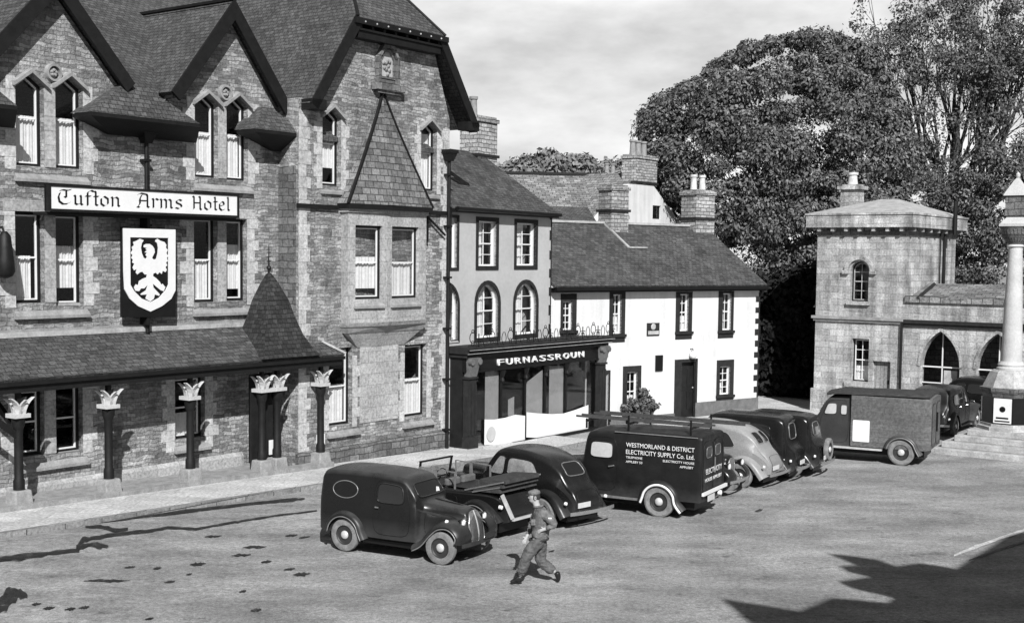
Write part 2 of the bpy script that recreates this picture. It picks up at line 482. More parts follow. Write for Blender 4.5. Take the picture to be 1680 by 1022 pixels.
KD = 3.3
def pave(name, u0, u1, y0, y1, dz, mat, step=1.0, drop=0.3):
    n = max(2, int((u1-u0)/step)); us_ = [u0 + (u1-u0)*i/n for i in range(n+1)]
    def top(u, y):
        p = F1.w(u, y, 0); return Vector((p.x, p.y, gz(p.x, p.y)+dz))
    mb = MB()
    for i in range(n):
        a, b = us_[i], us_[i+1]
        P = [top(a, y0), top(b, y0), top(b, y1), top(a, y1)]
        Q = [p - Vector((0, 0, drop)) for p in P]
        mb.add(P+Q, [(0,1,2,3), (4,5,1,0)] + ([(7,4,0,3)] if i == 0 else []) + ([(5,6,2,1)] if i == n-1 else []))
    return mb.build(name, mat)
tag(pave('pavement', -14, 19.5, -KD+0.16, 0.2, 0.11, M['pavement']), kind='structure')
tag(pave('kerb', -14, 19.5, -KD, -KD+0.158, 0.115, M['kerb']), kind='structure')
# apron in front of the cottage and lane
pv = MB()
def gp(px, py, z=-0.4): return gpt(px, py, z)

# ------------------------------------------------------------------ windows
def outline_rect(u0, u1, z0, z1, peak=0.0, arch=False, pointed=False, n=10):
    if arch:
        r = (u1-u0)/2; c = (u0+u1)/2; zc = z1 - r
        return [(u0, z0), (u1, z0)] + [(c + r*math.cos(math.pi*k/n), zc + r*math.sin(math.pi*k/n)) for k in range(0, n+1)]
    if peak:
        return [(u0, z0), (u1, z0), (u1, z1-peak), ((u0+u1)/2, z1), (u0, z1-peak)]
    return [(u0, z0), (u1, z0), (u1, z1), (u0, z1)]

def ring_obj(name, ol, d, y, th, mat, parent):
    mb = MB(); mb.sheet(ol, [inset(ol, d)], y, thick=th, reveal=th)
    return mb.build(name, mat, parent)

def sash_window(par, ol, y=0.16, frame=0.07, sash=0.033, meet=0.5, mats=('darkframe', 'white'), bars=None,
                curtain=(0.0, 0.5), cmat='curtain', up=None, label=None, glassmat='glass', cgap=None):
    """ol: opening outline (local x,z). frame > sash, pane, curtain"""
    w = MB(); i1 = inset(ol, frame)
    w.sheet(ol, [i1], y, thick=0.10, reveal=0.10)
    win = w.build('window', M[mats[0]], par)
    if label: win['label'] = label
    x0 = min(p[0] for p in i1); x1 = max(p[0] for p in i1); z0 = min(p[1] for p in i1); z1 = max(p[1] for p in i1)
    s = MB(); i2 = inset(i1, sash)
    s.sheet(i1, [i2], y+0.03, thick=0.05, reveal=0.05)
    zm = z0 + (z1-z0)*meet
    s.box(x0+sash*0.9, x1-sash*0.9, y+0.025, y+0.07, zm-sash*0.6, zm+sash*0.6)
    if bars:
        nx, nz = bars
        for k in range(1, nx):
            x = x0 + (x1-x0)*k/nx; s.box(x-0.012, x+0.012, y+0.035, y+0.06, z0+sash*0.9, z1-sash*0.9 - (0 if len(ol) == 4 else 0.02))
        for k in range(1, nz):
            z = z0 + (z1-z0)*k/nz
            if abs(z-zm) > 0.1: s.box(x0+sash*0.9, x1-sash*0.9, y+0.037, y+0.058, z-0.012, z+0.012)
    s.build('sash', M[mats[1]], win)
    p_ = MB(); i3 = inset(i1, sash*0.6)
    p_.poly([(a, y+0.05, b) for a, b in (i3 if sum(i3[i][0]*i3[(i+1) % len(i3)][1]-i3[(i+1) % len(i3)][0]*i3[i][1] for i in range(len(i3))) > 0 else i3[::-1])])
    p_.build('pane', M[glassmat], win)
    if curtain:
        c0, c1 = curtain; n = 24; vv = []; ff = []
        xa, xb = (x0, x1) if not cgap else (x0, x0+(x1-x0)*cgap)
        za = z0 + (z1-z0)*c0; zb = z0 + (z1-z0)*c1
        ph = random.random()*6
        for k in range(n+1):
            x = xa + (xb-xa)*k/n; yy = y+0.13 + 0.018*math.sin(k*1.9+ph) + 0.01*math.sin(k*0.8+ph)
            vv += [(x, yy, za), (x, yy, zb)]
        for k in range(n): ff.append((2*k, 2*k+2, 2*k+3, 2*k+1))
        c = MB(); c.add(vv, ff); co = c.build('curtain', M[cmat], win, smooth=180)
    return win

def sill(par, x0, x1, z, zt, dep=0.12, y=0.0, inner=0.16, mat='sill'):
    """sloping stone sill: zt = top at the window, z = bottom of front edge"""
    mb = MB(); e = 0.07; zf = z + e
    mb.add([(x0,y-dep,z),(x1,y-dep,z),(x1,y+inner,z),(x0,y+inner,z),(x0,y-dep,zf),(x1,y-dep,zf),(x1-0.03,y+inner,zt),(x0+0.03,y+inner,zt)],
           [(0,3,2,1),(4,5,6,7),(0,1,5,4),(1,2,6,5),(2,3,7,6),(3,0,4,7)])
    return mb.build('sill', M[mat], par)

def hood(par, x0, x1, zs, zp, y=0.0, dep=0.13, w=0.09, ext=0.09):
    """drip mould following a peaked window head"""
    mb = MB(); c = (x0+x1)/2; sl_ = (zp-zs)/(c-x0)
    for s in (-1, 1):
        xe = c + s*((x1-x0)/2 + ext); ze = zp - sl_*((x1-x0)/2+ext)
        mb.add([(c, y-dep, zp), (c, y-dep, zp+w), (xe, y-dep, ze+w), (xe, y-dep, ze), (c, y, zp), (c, y, zp+w*1.3), (xe, y, ze+w*1.3), (xe, y, ze)],
               [(0,1,2,3)[::s], (4,7,6,5)[::s], (0,4,5,1)[::s], (1,5,6,2)[::s], (2,6,7,3)[::s], (3,7,4,0)[::s]])
    return mb.build('hood_mould', M['sill'], par)

def quoins(par, name, xedge, side, z0, z1, y=0.0, mat='paleblock', wl=0.42, ws=0.26, h=0.30, proud=0.012, seed=1):
    """alternating dressed blocks beside an edge; side=-1 blocks extend to -x"""
    r = random.Random(seed); mb = MB(); z = z0; k = 0
    while z < z1 - 0.05:
        hh = min(h*(0.9+0.2*r.random()), z1-z); wd = (wl if k % 2 else ws)*(0.9+0.2*r.random())
        a, b = (xedge, xedge+side*wd)
        mb.box(min(a, b), max(a, b), y-proud, y+0.02, z+0.004, z+hh-0.004); z += hh; k += 1
    return mb.build(name, M[mat], par)

# ------------------------------------------------------------------ HOTEL
hotel = empty('hotel', (O1.x, O1.y, 0), F1.yaw,
              'large dark rubble-stone hotel with steep slate gables, sash windows and porch', 'hotel')
WY = -0.8                                    # the right wing stands forward of the main wall
uW = F1.px(490, 400, WY)[0]; uWr = F1.px(736, 400, WY)[0]
uL = -9.0
# gable A and B, measured at the barge board plane y=-0.5
OV = 0.3
uA, zA = F1.px(106, -42, -OV); uB, zB = F1.px(383.5, 1, -OV)
uA = F1.px(83, 120, 0)[0]
uBf, zBf = F1.px(286, 143, -OV); uBr, zBr = F1.px(480, 173, -OV)
uAr, zAr = F1.px(219.6, 138, -OV)
slB = (zB - zBf) / (uB - uBf); slA = (zA - zAr) / (uAr - uA)
hwB = (zB-zBf)/slB; hwA = uAr - uA
ze = F1.px(240, 190, -0.7)[1]                # eaves
print('gables', uA, zA, uB, zB, 'slopes', slA, slB, 'hw', hwA, hwB, 'eave', ze, 'wing', uW, uWr, uBr, zBr)

openings = []; wins = []
def rect_from(F, x0, x1, yt, yb, y=0.0, peak=0.0, arch=False, ypeak=None):
    """yt, yb measured at the left edge of the opening"""
    u0, zt = F.px(x0, yt, y); zb = F.px(x0, yb, y)[1]; u1 = F.px(x1, yb, y)[0]
    if peak: return outline_rect(u0, u1, zb, zt+peak, peak=peak)
    return outline_rect(u0, u1, zb, zt, arch=arch)

ups = [(25, 73, 136, 271), (90, 136.5, 141, 275), (319.5, 357.5, 168, 290), (371, 406.5, 171.5, 295)]
firsts = [(24.5, 73.5, 346.5, 498), (90.5, 137, 350, 502), (318, 356.5, 356, 496.5), (371, 405, 359, 494)]
grounds = [(31, 73, 640, 750.5), (91, 136, 632, 745), (287, 336, 620, 722)]
hol_main = []
for k, (a, b, t, c) in enumerate(ups):
    hol_main.append(('up', rect_from(F1, a, b, t, c, peak=0.26)))
for a, b, t, c in firsts: hol_main.append(('first', rect_from(F1, a, b, t, c)))
for a, b, t, c in grounds: hol_main.append(('ground', rect_from(F1, a, b, t, c)))
dz0 = gzu(F1.px(430, 700)[0]) + 0.2
ud0, ud1 = F1.px(408, 700)[0], F1.px(452, 700)[0]
door_ol = outline_rect(ud0, ud1, dz0, dz0+2.5)
# main wall with two gables
def wtop(u):
    z = ze - 0.25
    for uc, zc, sl_ in ((uA, zA, slA), (uB, zB, slB)):
        z = max(z, zc - 0.32 - sl_*abs(u-uc))
    return z
def gpts(uc, zc, sl_):
    d = (zc-0.32-(ze-0.25))/sl_
    return [(uc+d, ze-0.25), (uc, zc-0.32), (uc-d, ze-0.25)]
ol = [(uL, -0.8), (uW+0.3, -0.8), (uW+0.3, ze-0.25)] + gpts(uB, zB, slB) + gpts(uA, zA, slA) + [(uL, ze-0.25)]
mb = MB(); mb.sheet(ol, [h_ for _, h_ in hol_main] + [door_ol], 0.0, thick=0.45, reveal=0.2)
mb.build('wall', M['rubble'], hotel)
# closing box behind
mb = MB(); mb.box(uL, uW+0.3, 7.6, 8.0, -0.8, ze-0.3); mb.box(uL, uL+0.3, 0.46, 7.6, -0.8, ze-0.3)
mb.box(uL+0.31, uW+0.3, 0.46, 7.6, 3.2, 3.3); mb.box(uL+0.31, uW+0.3, 0.46, 7.6, 6.6, 6.7)
mb.build('rear_wall', M['rubble'], hotel)

for k, (kind, o_) in enumerate(hol_main):
    x0 = min(p[0] for p in o_); x1 = max(p[0] for p in o_); z0 = min(p[1] for p in o_); z1 = max(p[1] for p in o_)
    if kind == 'up':
        sash_window(hotel, o_, curtain=(0.0, 0.56), meet=0.53, cgap=[None, None, None, None][k])
        hood(hotel, x0, x1, z1-0.26, z1)
    elif kind == 'first':
        cu = [(0, .52), (.17, .66), (0, .5), (.12, .7)][k-4]
        sash_window(hotel, o_, curtain=cu, meet=[.50, .50, .50, .5][k-4], cgap=[.8, None, None, None][k-4])
    else:
        sash_window(hotel, o_, curtain=[None, None, (0, .4)][k-8], meet=0.5)
    if kind == 'ground' or True:
        pass
# sills & surrounds for the paired windows
def pair(i, j, seed):
    a, b = hol_main[i][1], hol_main[j][1]
    x0 = min(p[0] for p in a); x1 = max(p[0] for p in b); z0 = min(p[1] for p in a); z1 = max(p[1] for p in a)
    sill(hotel, x0-0.06, x1+0.12, z0-0.36, z0-0.02)
    quoins(hotel, 'window_quoins', x0-0.01, -1, z0-0.1, z1-(0.1 if hol_main[i][0] == 'up' else 0), seed=seed)
    quoins(hotel, 'window_quoins', x1+0.01, 1, z0-0.1, z1-(0.1 if hol_main[i][0] == 'up' else 0), seed=seed+5)
    xm0 = max(p[0] for p in a); xm1 = min(p[0] for p in b)
    mb = MB(); mb.box(xm0+0.006, xm1-0.006, -0.02, 0.1, z0+0.0, z1-(0.2 if hol_main[i][0] == 'up' else 0.0))
    mb.build('mullion', M['ashlar'], hotel)
    if hol_main[i][0] != 'up':
        mb = MB(); mb.box(x0-0.3, x1+0.3, -0.014, 0.02, z1+0.005, z1+0.26); mb.build('lintel', M['ashlar'], hotel)
    return x0, x1, z0, z1
pair(0, 1, 1); pair(2, 3, 2); pair(4, 5, 3); pair(6, 7, 4)
g8 = pair(8, 9, 5)
a = hol_main[10][1]; x0 = a[0][0]; x1 = a[1][0]; z0 = a[0][1]; z1 = a[2][1]
sill(hotel, x0-0.06, x1+0.12, z0-0.34, z0-0.02)
quoins(hotel, 'window_quoins', x0-0.01, -1, z0-0.3, z1, seed=8); quoins(hotel, 'window_quoins', x1+0.01, 1, z0-0.3, z1, seed=9)
# string course at first floor sill level and plinth
mb = MB(); zst = F1.px(148, 522)[1]
mb.box(uL, uW-0.02, -0.06, 0.02, zst-0.34, zst-0.2); mb.build('string_course', M['sill'], hotel)
# roundels above the twin windows
for (px_, py_) in ((86, 120), (368, 153)):
    u_, z_ = F1.px(px_, py_); mb = MB()
    mb.lathe([(0.0, -0.05), (0.10, -0.05), (0.12, -0.02)], (u_, 0, z_), 20, 'y')
    mb.lathe([(0.15, -0.0), (0.15, -0.10), (0.20, -0.10), (0.22, 0.0)], (u_, 0, z_), 24, 'y')
    for k in range(5):
        aa = k*2*math.pi/5+0.3; mb.lathe([(0.0, -0.10), (0.03, -0.09), (0.045, -0.05)], (u_+0.06*math.cos(aa), 0, z_+0.06*math.sin(aa)), 10, 'y')
    mb.build('carved_roundel', M['sill'], hotel, smooth=40)
# hotel door
mb = MB(); mb.box(ud0, ud1, 0.25, 0.31, dz0, dz0+2.5)
for zz in (0.25, 1.0, 1.75):
    for xx in (0.12, 0.55):
        mb.box(ud0+xx*(ud1-ud0), ud0+(xx+0.34)*(ud1-ud0), 0.23, 0.26, dz0+zz, dz0+zz+0.6)
dr = mb.build('door', M['doorwood'], hotel)
mb = MB(); mb.lathe([(0.0, -0.05), (0.03, -0.03), (0.03, 0.0)], (ud1-0.12, 0.22, dz0+1.1), 10, 'y'); mb.build('door_knob', M['lead'], dr)

# --- main roof
y1_, z1_ = F1.uy(uB, 228, 31)
slM = (zB - ze) / (y1_ + 0.7)
slM = max(0.8, min(1.3, slM))
print('main roof slope', slM, 'ridge at', y1_, z1_)
yr = 5.6; zr = ze + slM*(yr+0.7)
mb = MB()
# front slope with notches where the two gables break through
def ya(zc): return (zc-ze)/slM - 0.7
def nd(zc, sl_): return (zc-ze)/sl_
dA, dB = nd(zA, slA), nd(zB, slB)
fo_ = [(uL, -0.7), (uA-dA, -0.7), (uA, ya(zA)), (uA+dA, -0.7), (uB-dB, -0.7), (uB, ya(zB)), (uB+dB, -0.7), (uWr-0.5, -0.7), (uWr-0.5, yr), (uL, yr)]
if uA-dA < uL+0.1: fo_ = [(uL, ya(zA)-(uA-uL)*slA/slM)] + fo_[2:]
mb.sheet(fo_, [], 0.0, to3=lambda u, yy, d: (u, yy, ze + slM*(yy+0.7) + d))
mb.sheet(fo_, [], -0.13, to3=lambda u, yy, d: (u, yy, ze + slM*(yy+0.7) + d))
for p_, q_ in zip(fo_, fo_[1:]+fo_[:1]):
    f3 = lambda p, d: (p[0], p[1], ze + slM*(p[1]+0.7) + d)
    mb.add([f3(p_, -0.13), f3(q_, -0.13), f3(q_, 0), f3(p_, 0)], [(0,1,2,3)])
mb.slab([(uL, yr, zr), (uWr-0.5, yr, zr), (uWr-0.5, yr*2+0.7, ze), (uL, yr*2+0.7, ze)], 0.14)
mb.build('roof', M['slate'], hotel)
def gable_roof(uc, zc, hw, sl_, y0=-OV, yb=None):
    yb = yb or (zc-ze)/slM - 0.7 + 0.5
    for s in (-1, 1):
        mb = MB(); mb.slab([(uc, y0, zc), (uc, yb, zc), (uc+s*hw, yb, zc-sl_*hw), (uc+s*hw, y0, zc-sl_*hw)], 0.13)
        mb.build('gable_roof', M['slate'], hotel)
        # barge board
        bm_ = MB(); w = 0.32
        n_ = Vector((-s*sl_, 0, -1)).normalized()
        n_ = Vector((-s*sl_, 0, -1)).normalized()
        P = [Vector((uc, 0, zc)), Vector((uc+s*hw, 0, zc-sl_*hw))]
        dirv = (P[1]-P[0]).normalized(); dn = Vector((-dirv.z*s, 0, dirv.x*s)); dn = dn if dn.z < 0 else -dn
        a_ = P[0] + Vector((0, 0, 0.02)); b_ = P[1]
        poly = [a_, b_, b_+dn*w, Vector((uc, 0, zc - w*math.sqrt(1+sl_*sl_)))]
        if s > 0: poly = poly[::-1]
        bm_.add([(p.x, y0-0.06, p.z) for p in poly] + [(p.x, y0+0.02, p.z) for p in poly],
                [(3,2,1,0), (4,5,6,7), (0,1,5,4), (1,2,6,5), (2,3,7,6), (3,0,4,7)])
        # soffit shade board behind
        bm_.slab([(uc, y0+0.02, zc-0.15), (uc, 0.0, zc-0.15), (uc+s*hw, 0.0, zc-0.15-sl_*hw), (uc+s*hw, y0+0.02, zc-0.15-sl_*hw)], 0.03)
        # rows of studs / iron brackets
        bm_.build('bargeboard', M['timber'], hotel)
        # lead ridge strip
    mb = MB(); mb.bar((uc, y0-0.02, zc+0.03), (uc, yb, zc+0.03), 0.16, 0.07); mb.build('ridge_cap', M['timber'], hotel)
gable_roof(uA, zA, hwA, slA); gable_roof(uB, zB, hwB+0.1, slB)
# eaves hoods between the gables: small hipped slate roofs over a coved dark soffit
def eave_hood(xl, xr, yl, xbl, xbr, ybot, apexpx, yo=-0.72):
    ul, zl = F1.px(xl, yl, yo); ur = F1.px(xr, yl, yo)[0]; ub0, zb_ = F1.px(xbl, ybot, 0); ub1 = F1.px(xbr, ybot, 0)[0]
    ua, za = F1.px(apexpx[0], apexpx[1], -0.2)
    zt = zl
    mb = MB()
    r_ = (ur-ul)*0.40/0.8
    mb.add([(ul, yo, zt), (ur, yo, zt), (ur, 0.1, zt), (ul, 0.1, zt), (ul+r_*0.8, -0.2, za), (ur-r_*0.8, -0.2, za), (ur-r_*.8, 0.5, za), (ul+r_*.8, 0.5, za)],
           [(0,1,5,4), (1,2,6,5), (3,0,4,7), (4,5,6,7)])
    hd = mb.build('eaves_roof', M['slate'], hotel)
    mb = MB()
    mb.add([(ul, yo, zt-0.01), (ur, yo, zt-0.01), (ur, 0.02, zt-0.01), (ul, 0.02, zt-0.01), (ul, yo, zt-0.09), (ur, yo, zt-0.09), (ur, 0.02, zt-0.09), (ul, 0.02, zt-0.09),
            (ub0, -0.10, zb_), (ub1, -0.10, zb_), (ub1, 0.02, zb_), (ub0, 0.02, zb_)],
           [(0,1,5,4)[::-1], (1,2,6,5)[::-1], (3,0,4,7)[::-1], (4,5,9,8)[::-1], (5,6,10,9)[::-1], (7,4,8,11)[::-1], (8,9,10,11)[::-1], (0,3,2,1)])
    mb.build('coved_soffit', M['timber'], hd)
    return ul, ur, zt, zb_
eave_hood(150, 328, 183, 176, 318, 221, (205, 138))
eave_hood(419, 501, 211, 444, 486, 248, (448, 178))
ug0 = F1.px(24, 160)[0]
# left-most hood by gable A
eave_hood(-70, 28, 163, -60, 20, 203, (-20, 125))

# rainwater hopper and downpipe under each hood
def downpipe(par, u, ztop, zbot, y=-0.14, name='downpipe', hopper=True):
    mb = MB(); mb.tube([(u, y, ztop), (u, y, zbot)], 0.055, 10)
    if hopper: mb.frustum(u-0.10, u+0.10, y-0.1, y+0.1, ztop-0.05, u-0.19, u+0.19, y-0.18, y+0.13, ztop+0.2); mb.box(u-0.22, u+0.22, y-0.2, y+0.135, ztop+0.2, ztop+0.3)
    z = ztop-0.5
    while z > zbot+0.3:
        mb.box(u-0.10, u+0.10, y-0.075, y+0.13, z, z+0.06); z -= 1.6
    return mb.build(name, M['iron'], par, smooth=40)
u_, z_ = F1.px(240, 232, -0.14); downpipe(hotel, u_, z_, F1.px(240, 545)[1])
u_, z_ = F1.px(477, 245, -0.14); downpipe(hotel, u_, z_, gzu(u_)+0.1)
# thin strip of dark stone on the wing's return wall
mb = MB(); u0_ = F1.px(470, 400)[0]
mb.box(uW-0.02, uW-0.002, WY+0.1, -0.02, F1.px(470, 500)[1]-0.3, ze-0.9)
mb.build('dark_strip', M['rubblebase'], hotel)

# --- right wing with half hipped gable and corbelled oriel
Fw = F1
wl_, wr_ = uW, uWr; wc = (wl_+wr_)/2
YO = WY-0.36
hl = F1.px(584, 26, YO); hr = F1.px(727, 54, YO)
fl = F1.px(503, 171, YO); fr = F1.px(781, 205, YO)
zh = (hl[1]+hr[1])/2
print('wing', wl_, wr_, 'hip', hl, hr, 'feet', fl, fr)
whw = (hr[0]-hl[0])/2; wcc = (hr[0]+hl[0])/2
fhw = (fr[0]-fl[0])/2
slW = ((zh-fl[1])/(hl[0]-fl[0]) + (zh-fr[1])/(fr[0]-hr[0]))/2
zfw = (fl[1]+fr[1])/2
fhw = whw + (zh-zfw)/slW
zrw = zh + slW*whw
print('slW', slW, 'centre', wcc, 'ridge', zrw, 'fhw', fhw, 'zf', zfw)
# wall
twz = lambda d: zh - 0.32 - slW*(d-whw)
upsW = [(529, 559, 190, 304), (691, 716, 211, 312)]
hW = []
for a, b, t, c in upsW: hW.append(('up', rect_from(F1, a, b, t, c, y=WY, peak=0.26)))
gW = [(540, 577.5, 572, 700), (664, 699, 566, 685)]
for a, b, t, c in gW: hW.append(('ground', rect_from(F1, a, b, t, c, y=WY)))
zwt = zfw + 0.15
dd = whw + (zh-0.32-zwt)/slW
ol = [(wl_, -0.9), (wr_, -0.9), (wr_, zwt), (min(wr_, wcc+dd), zwt), (wcc+whw-0.05, zh-0.32), (wcc-whw+0.05, zh-0.32), (max(wl_, wcc-dd), zwt), (wl_, zwt)]
mb = MB(); mb.sheet(ol, [h_ for _, h_ in hW], WY, thick=0.45, reveal=0.2)
mb.build('wing_wall', M['rubble'], hotel)
mb = MB(); mb.box(wl_, wl_+0.4, WY+0.451, 7.9, -0.9, zwt-0.1); mb.box(wr_-0.4, wr_, WY+0.451, 7.9, -0.9, zwt-0.1); mb.box(wl_+0.4, wr_-0.4, 7.5, 7.9, -0.9, zwt-.1)
mb.box(wl_+0.41, wr_-0.41, WY+0.46, 7.4, 3.0, 3.1); mb.box(wl_+0.41, wr_-0.41, WY+0.46, 7.4, 6.5, 6.6)
mb.build('wing_side_walls', M['rubble'], hotel)
for k, (kind, o_) in enumerate(hW):
    x0 = min(p[0] for p in o_); x1 = max(p[0] for p in o_); z0 = min(p[1] for p in o_); z1 = max(p[1] for p in o_)
    if kind == 'up':
        sash_window(hotel, o_, y=WY+0.16, curtain=[(.22, .62), (0, .85)][k], meet=0.55); hood(hotel, x0, x1, z1-0.26, z1, y=WY)
        sill(hotel, x0-0.08, x1+0.1, z0-0.24, z0-0.02, y=WY, dep=0.08)
    else:
        sash_window(hotel, o_, y=WY+0.16, curtain=(0, .52), meet=0.5)
        sill(hotel, x0-0.1, x1+0.28, z0-0.32, z0-0.02, y=WY)
    quoins(hotel, 'window_quoins', x0-0.01, -1, z0-0.1, z1-0.2, y=WY, seed=20+k, wl=0.3, ws=0.2)
    quoins(hotel, 'window_quoins', x1+0.01, 1, z0-0.1, z1-0.2, y=WY, seed=30+k, wl=0.3, ws=0.2)
quoins(hotel, 'corner_quoins', wl_, 1, gzu(wl_), zwt-0.3, y=WY, seed=40, wl=0.42, ws=0.3, h=0.34)
quoins(hotel, 'corner_quoins', wr_, -1, gzu(wr_), zwt-0.3, y=WY, seed=41, wl=0.42, ws=0.3, h=0.34)
quoins(hotel, 'corner_quoins', uW-0.02, -1, gzu(uW), 5.0, y=0, seed=42, wl=0.3, ws=0.2, h=0.34) if False else None
# plinth
mb = MB()
def plinth(u0, u1, y, h, out=0.1):
    n = max(1, int((u1-u0)/1.0))
    zb_ = min(gzu(u0), gzu(u1)); mb.box(u0, u1, y-out, y+0.02, zb_-0.3, zb_+h); mb.add([(u0,y-out,zb_+h),(u1,y-out,zb_+h),(u1,y,zb_+h+0.1),(u0,y,zb_+h+0.1)], [(0,1,2,3)])
plinth(wl_-0.1, wr_, WY, 0.62)
mb.build('wing_plinth', M['rubblebase'], hotel)
mb = MB(); plinth(uL, ud0-0.25, 0.0, 0.5, 0.08); mb.build('plinth', M['ashlar'], hotel)
# wing roof
yb_ = 9.0; hp = 1.15                            # half hip pitch
yrh = YO + (zrw-zh)/hp
for s in (-1, 1):
    mb = MB()
    mb.slab([(wcc+s*fhw, YO, zfw), (wcc+s*fhw, yb_, zfw), (wcc, yb_, zrw), (wcc, yrh, zrw), (wcc+s*whw, YO, zh)], 0.14)
    mb.build('wing_roof', M['slate'], hotel)
    mb = MB(); w = 0.30
    a_ = Vector((wcc+s*whw, 0, zh)); b_ = Vector((wcc+s*fhw, 0, zfw)); dv = (b_-a_).normalized(); dn = Vector((-dv.z, 0, dv.x)); dn = dn if dn.z < 0 else -dn
    poly = [a_, b_, b_+dn*w, a_+dn*w]
    if s > 0: poly = poly[::-1]
    mb.add([(p.x, YO-0.06, p.z) for p in poly] + [(p.x, YO+0.02, p.z) for p in poly], [(3,2,1,0), (4,5,6,7), (0,1,5,4), (1,2,6,5), (2,3,7,6), (3,0,4,7)])
    mb.slab([(a_.x, YO+0.02, a_.z-0.16), (a_.x, WY, a_.z-0.16), (b_.x, WY, b_.z-0.16), (b_.x, YO+0.02, b_.z-0.16)], 0.03)
    # kneeler bracket at the foot
    kx = wcc+s*(fhw-0.30)
    mb.box(kx-0.28, kx+0.28, WY-0.42, WY, zfw-0.15, zfw+0.12)
    mb.build('bargeboard', M['timber'], hotel)
mb = MB(); mb.slab([(wcc-whw-0.02, YO-0.1, zh-0.1), (wcc+whw+0.02, YO-0.1, zh-0.1), (wcc, yrh, zrw)], 0.12); mb.build('half_hip_roof', M['slate'], hotel)
mb = MB(); mb.box(wcc-whw-0.12, wcc+whw+0.12, YO-0.14, YO-0.04, zh-0.26, zh-0.1)
mb.box(wcc-whw, wcc+whw, YO-0.04, WY, zh-0.42, zh-0.36); mb.box(wcc-whw+0.1, wcc+whw-0.1, WY-0.35, WY, zh-0.62, zh-0.42)
for k in range(8):
    x = wcc-whw+0.2 + (2*whw-0.4)*k/7; mb.box(x-0.05, x+0.05, YO-0.02, WY, zh-0.36, zh-0.24)
mb.build('hip_fascia', M['timber'], hotel)
# small iron studs catching the light
mb = MB()
for k in range(8):
    x = wcc-whw+0.25 + (2*whw-0.5)*k/7; mb.lathe([(0, -0.03), (0.025, -0.015), (0.03, 0)], (x, YO-0.14, zh-0.19), 8, 'y')
mb.build('iron_studs', M['lead'], hotel)
mb = MB(); mb.bar((wcc, yrh-0.05, zrw+0.04), (wcc, yb_, zrw+0.04), 0.18, 0.08)
for s in (-1, 1): mb.bar((wcc+s*(whw+0.02), YO-0.1, zh-0.05), (wcc, yrh, zrw+0.03), 0.09, 0.05)
mb.build('ridge_cap', M['timber'], hotel)

# carved datestone panel high in the gable
u_, z_ = F1.px(633, 110, WY); pw = 0.46
mb = MB(); o_ = [(u_-pw, z_-0.5), (u_+pw, z_-0.5), (u_+pw, z_+0.25), (u_+0.22, z_+0.62), (u_-0.22, z_+0.62), (u_-pw, z_+0.25)]
mb.sheet(o_, [inset(o_, 0.09)], WY-0.16, thick=0.18, reveal=0.18); o2 = inset(o_, 0.14)
mb.sheet(o2, [inset(o2, 0.06)], WY-0.09, thick=0.1, reveal=0.1)
mb.box(u_-0.62, u_+0.62, WY-0.22, WY+0.01, z_-0.72, z_-0.52); mb.box(u_-0.5, u_+0.5, WY-0.16, WY+0.01, z_-0.80, z_-0.722)
dp = mb.build('datestone', M['rubblebase'], hotel)
mb = MB(); o3 = inset(o_, 0.2); mb.sheet(o3, [], WY-0.03, thick=0.03); mb.build('datestone_field', M['lead'], dp)
mb = MB()
for k in range(9):
    aa = k*0.7; rr = 0.06+0.14*((k*37) % 10)/10
    mb.lathe([(0, -0.06), (0.05, -0.045), (0.07, 0)], (u_+rr*math.cos(aa)*0.9, WY-0.03, z_+0.02+rr*math.sin(aa)*1.3), 10, 'y')
mb.build('carving', M['sill'], dp, smooth=60)

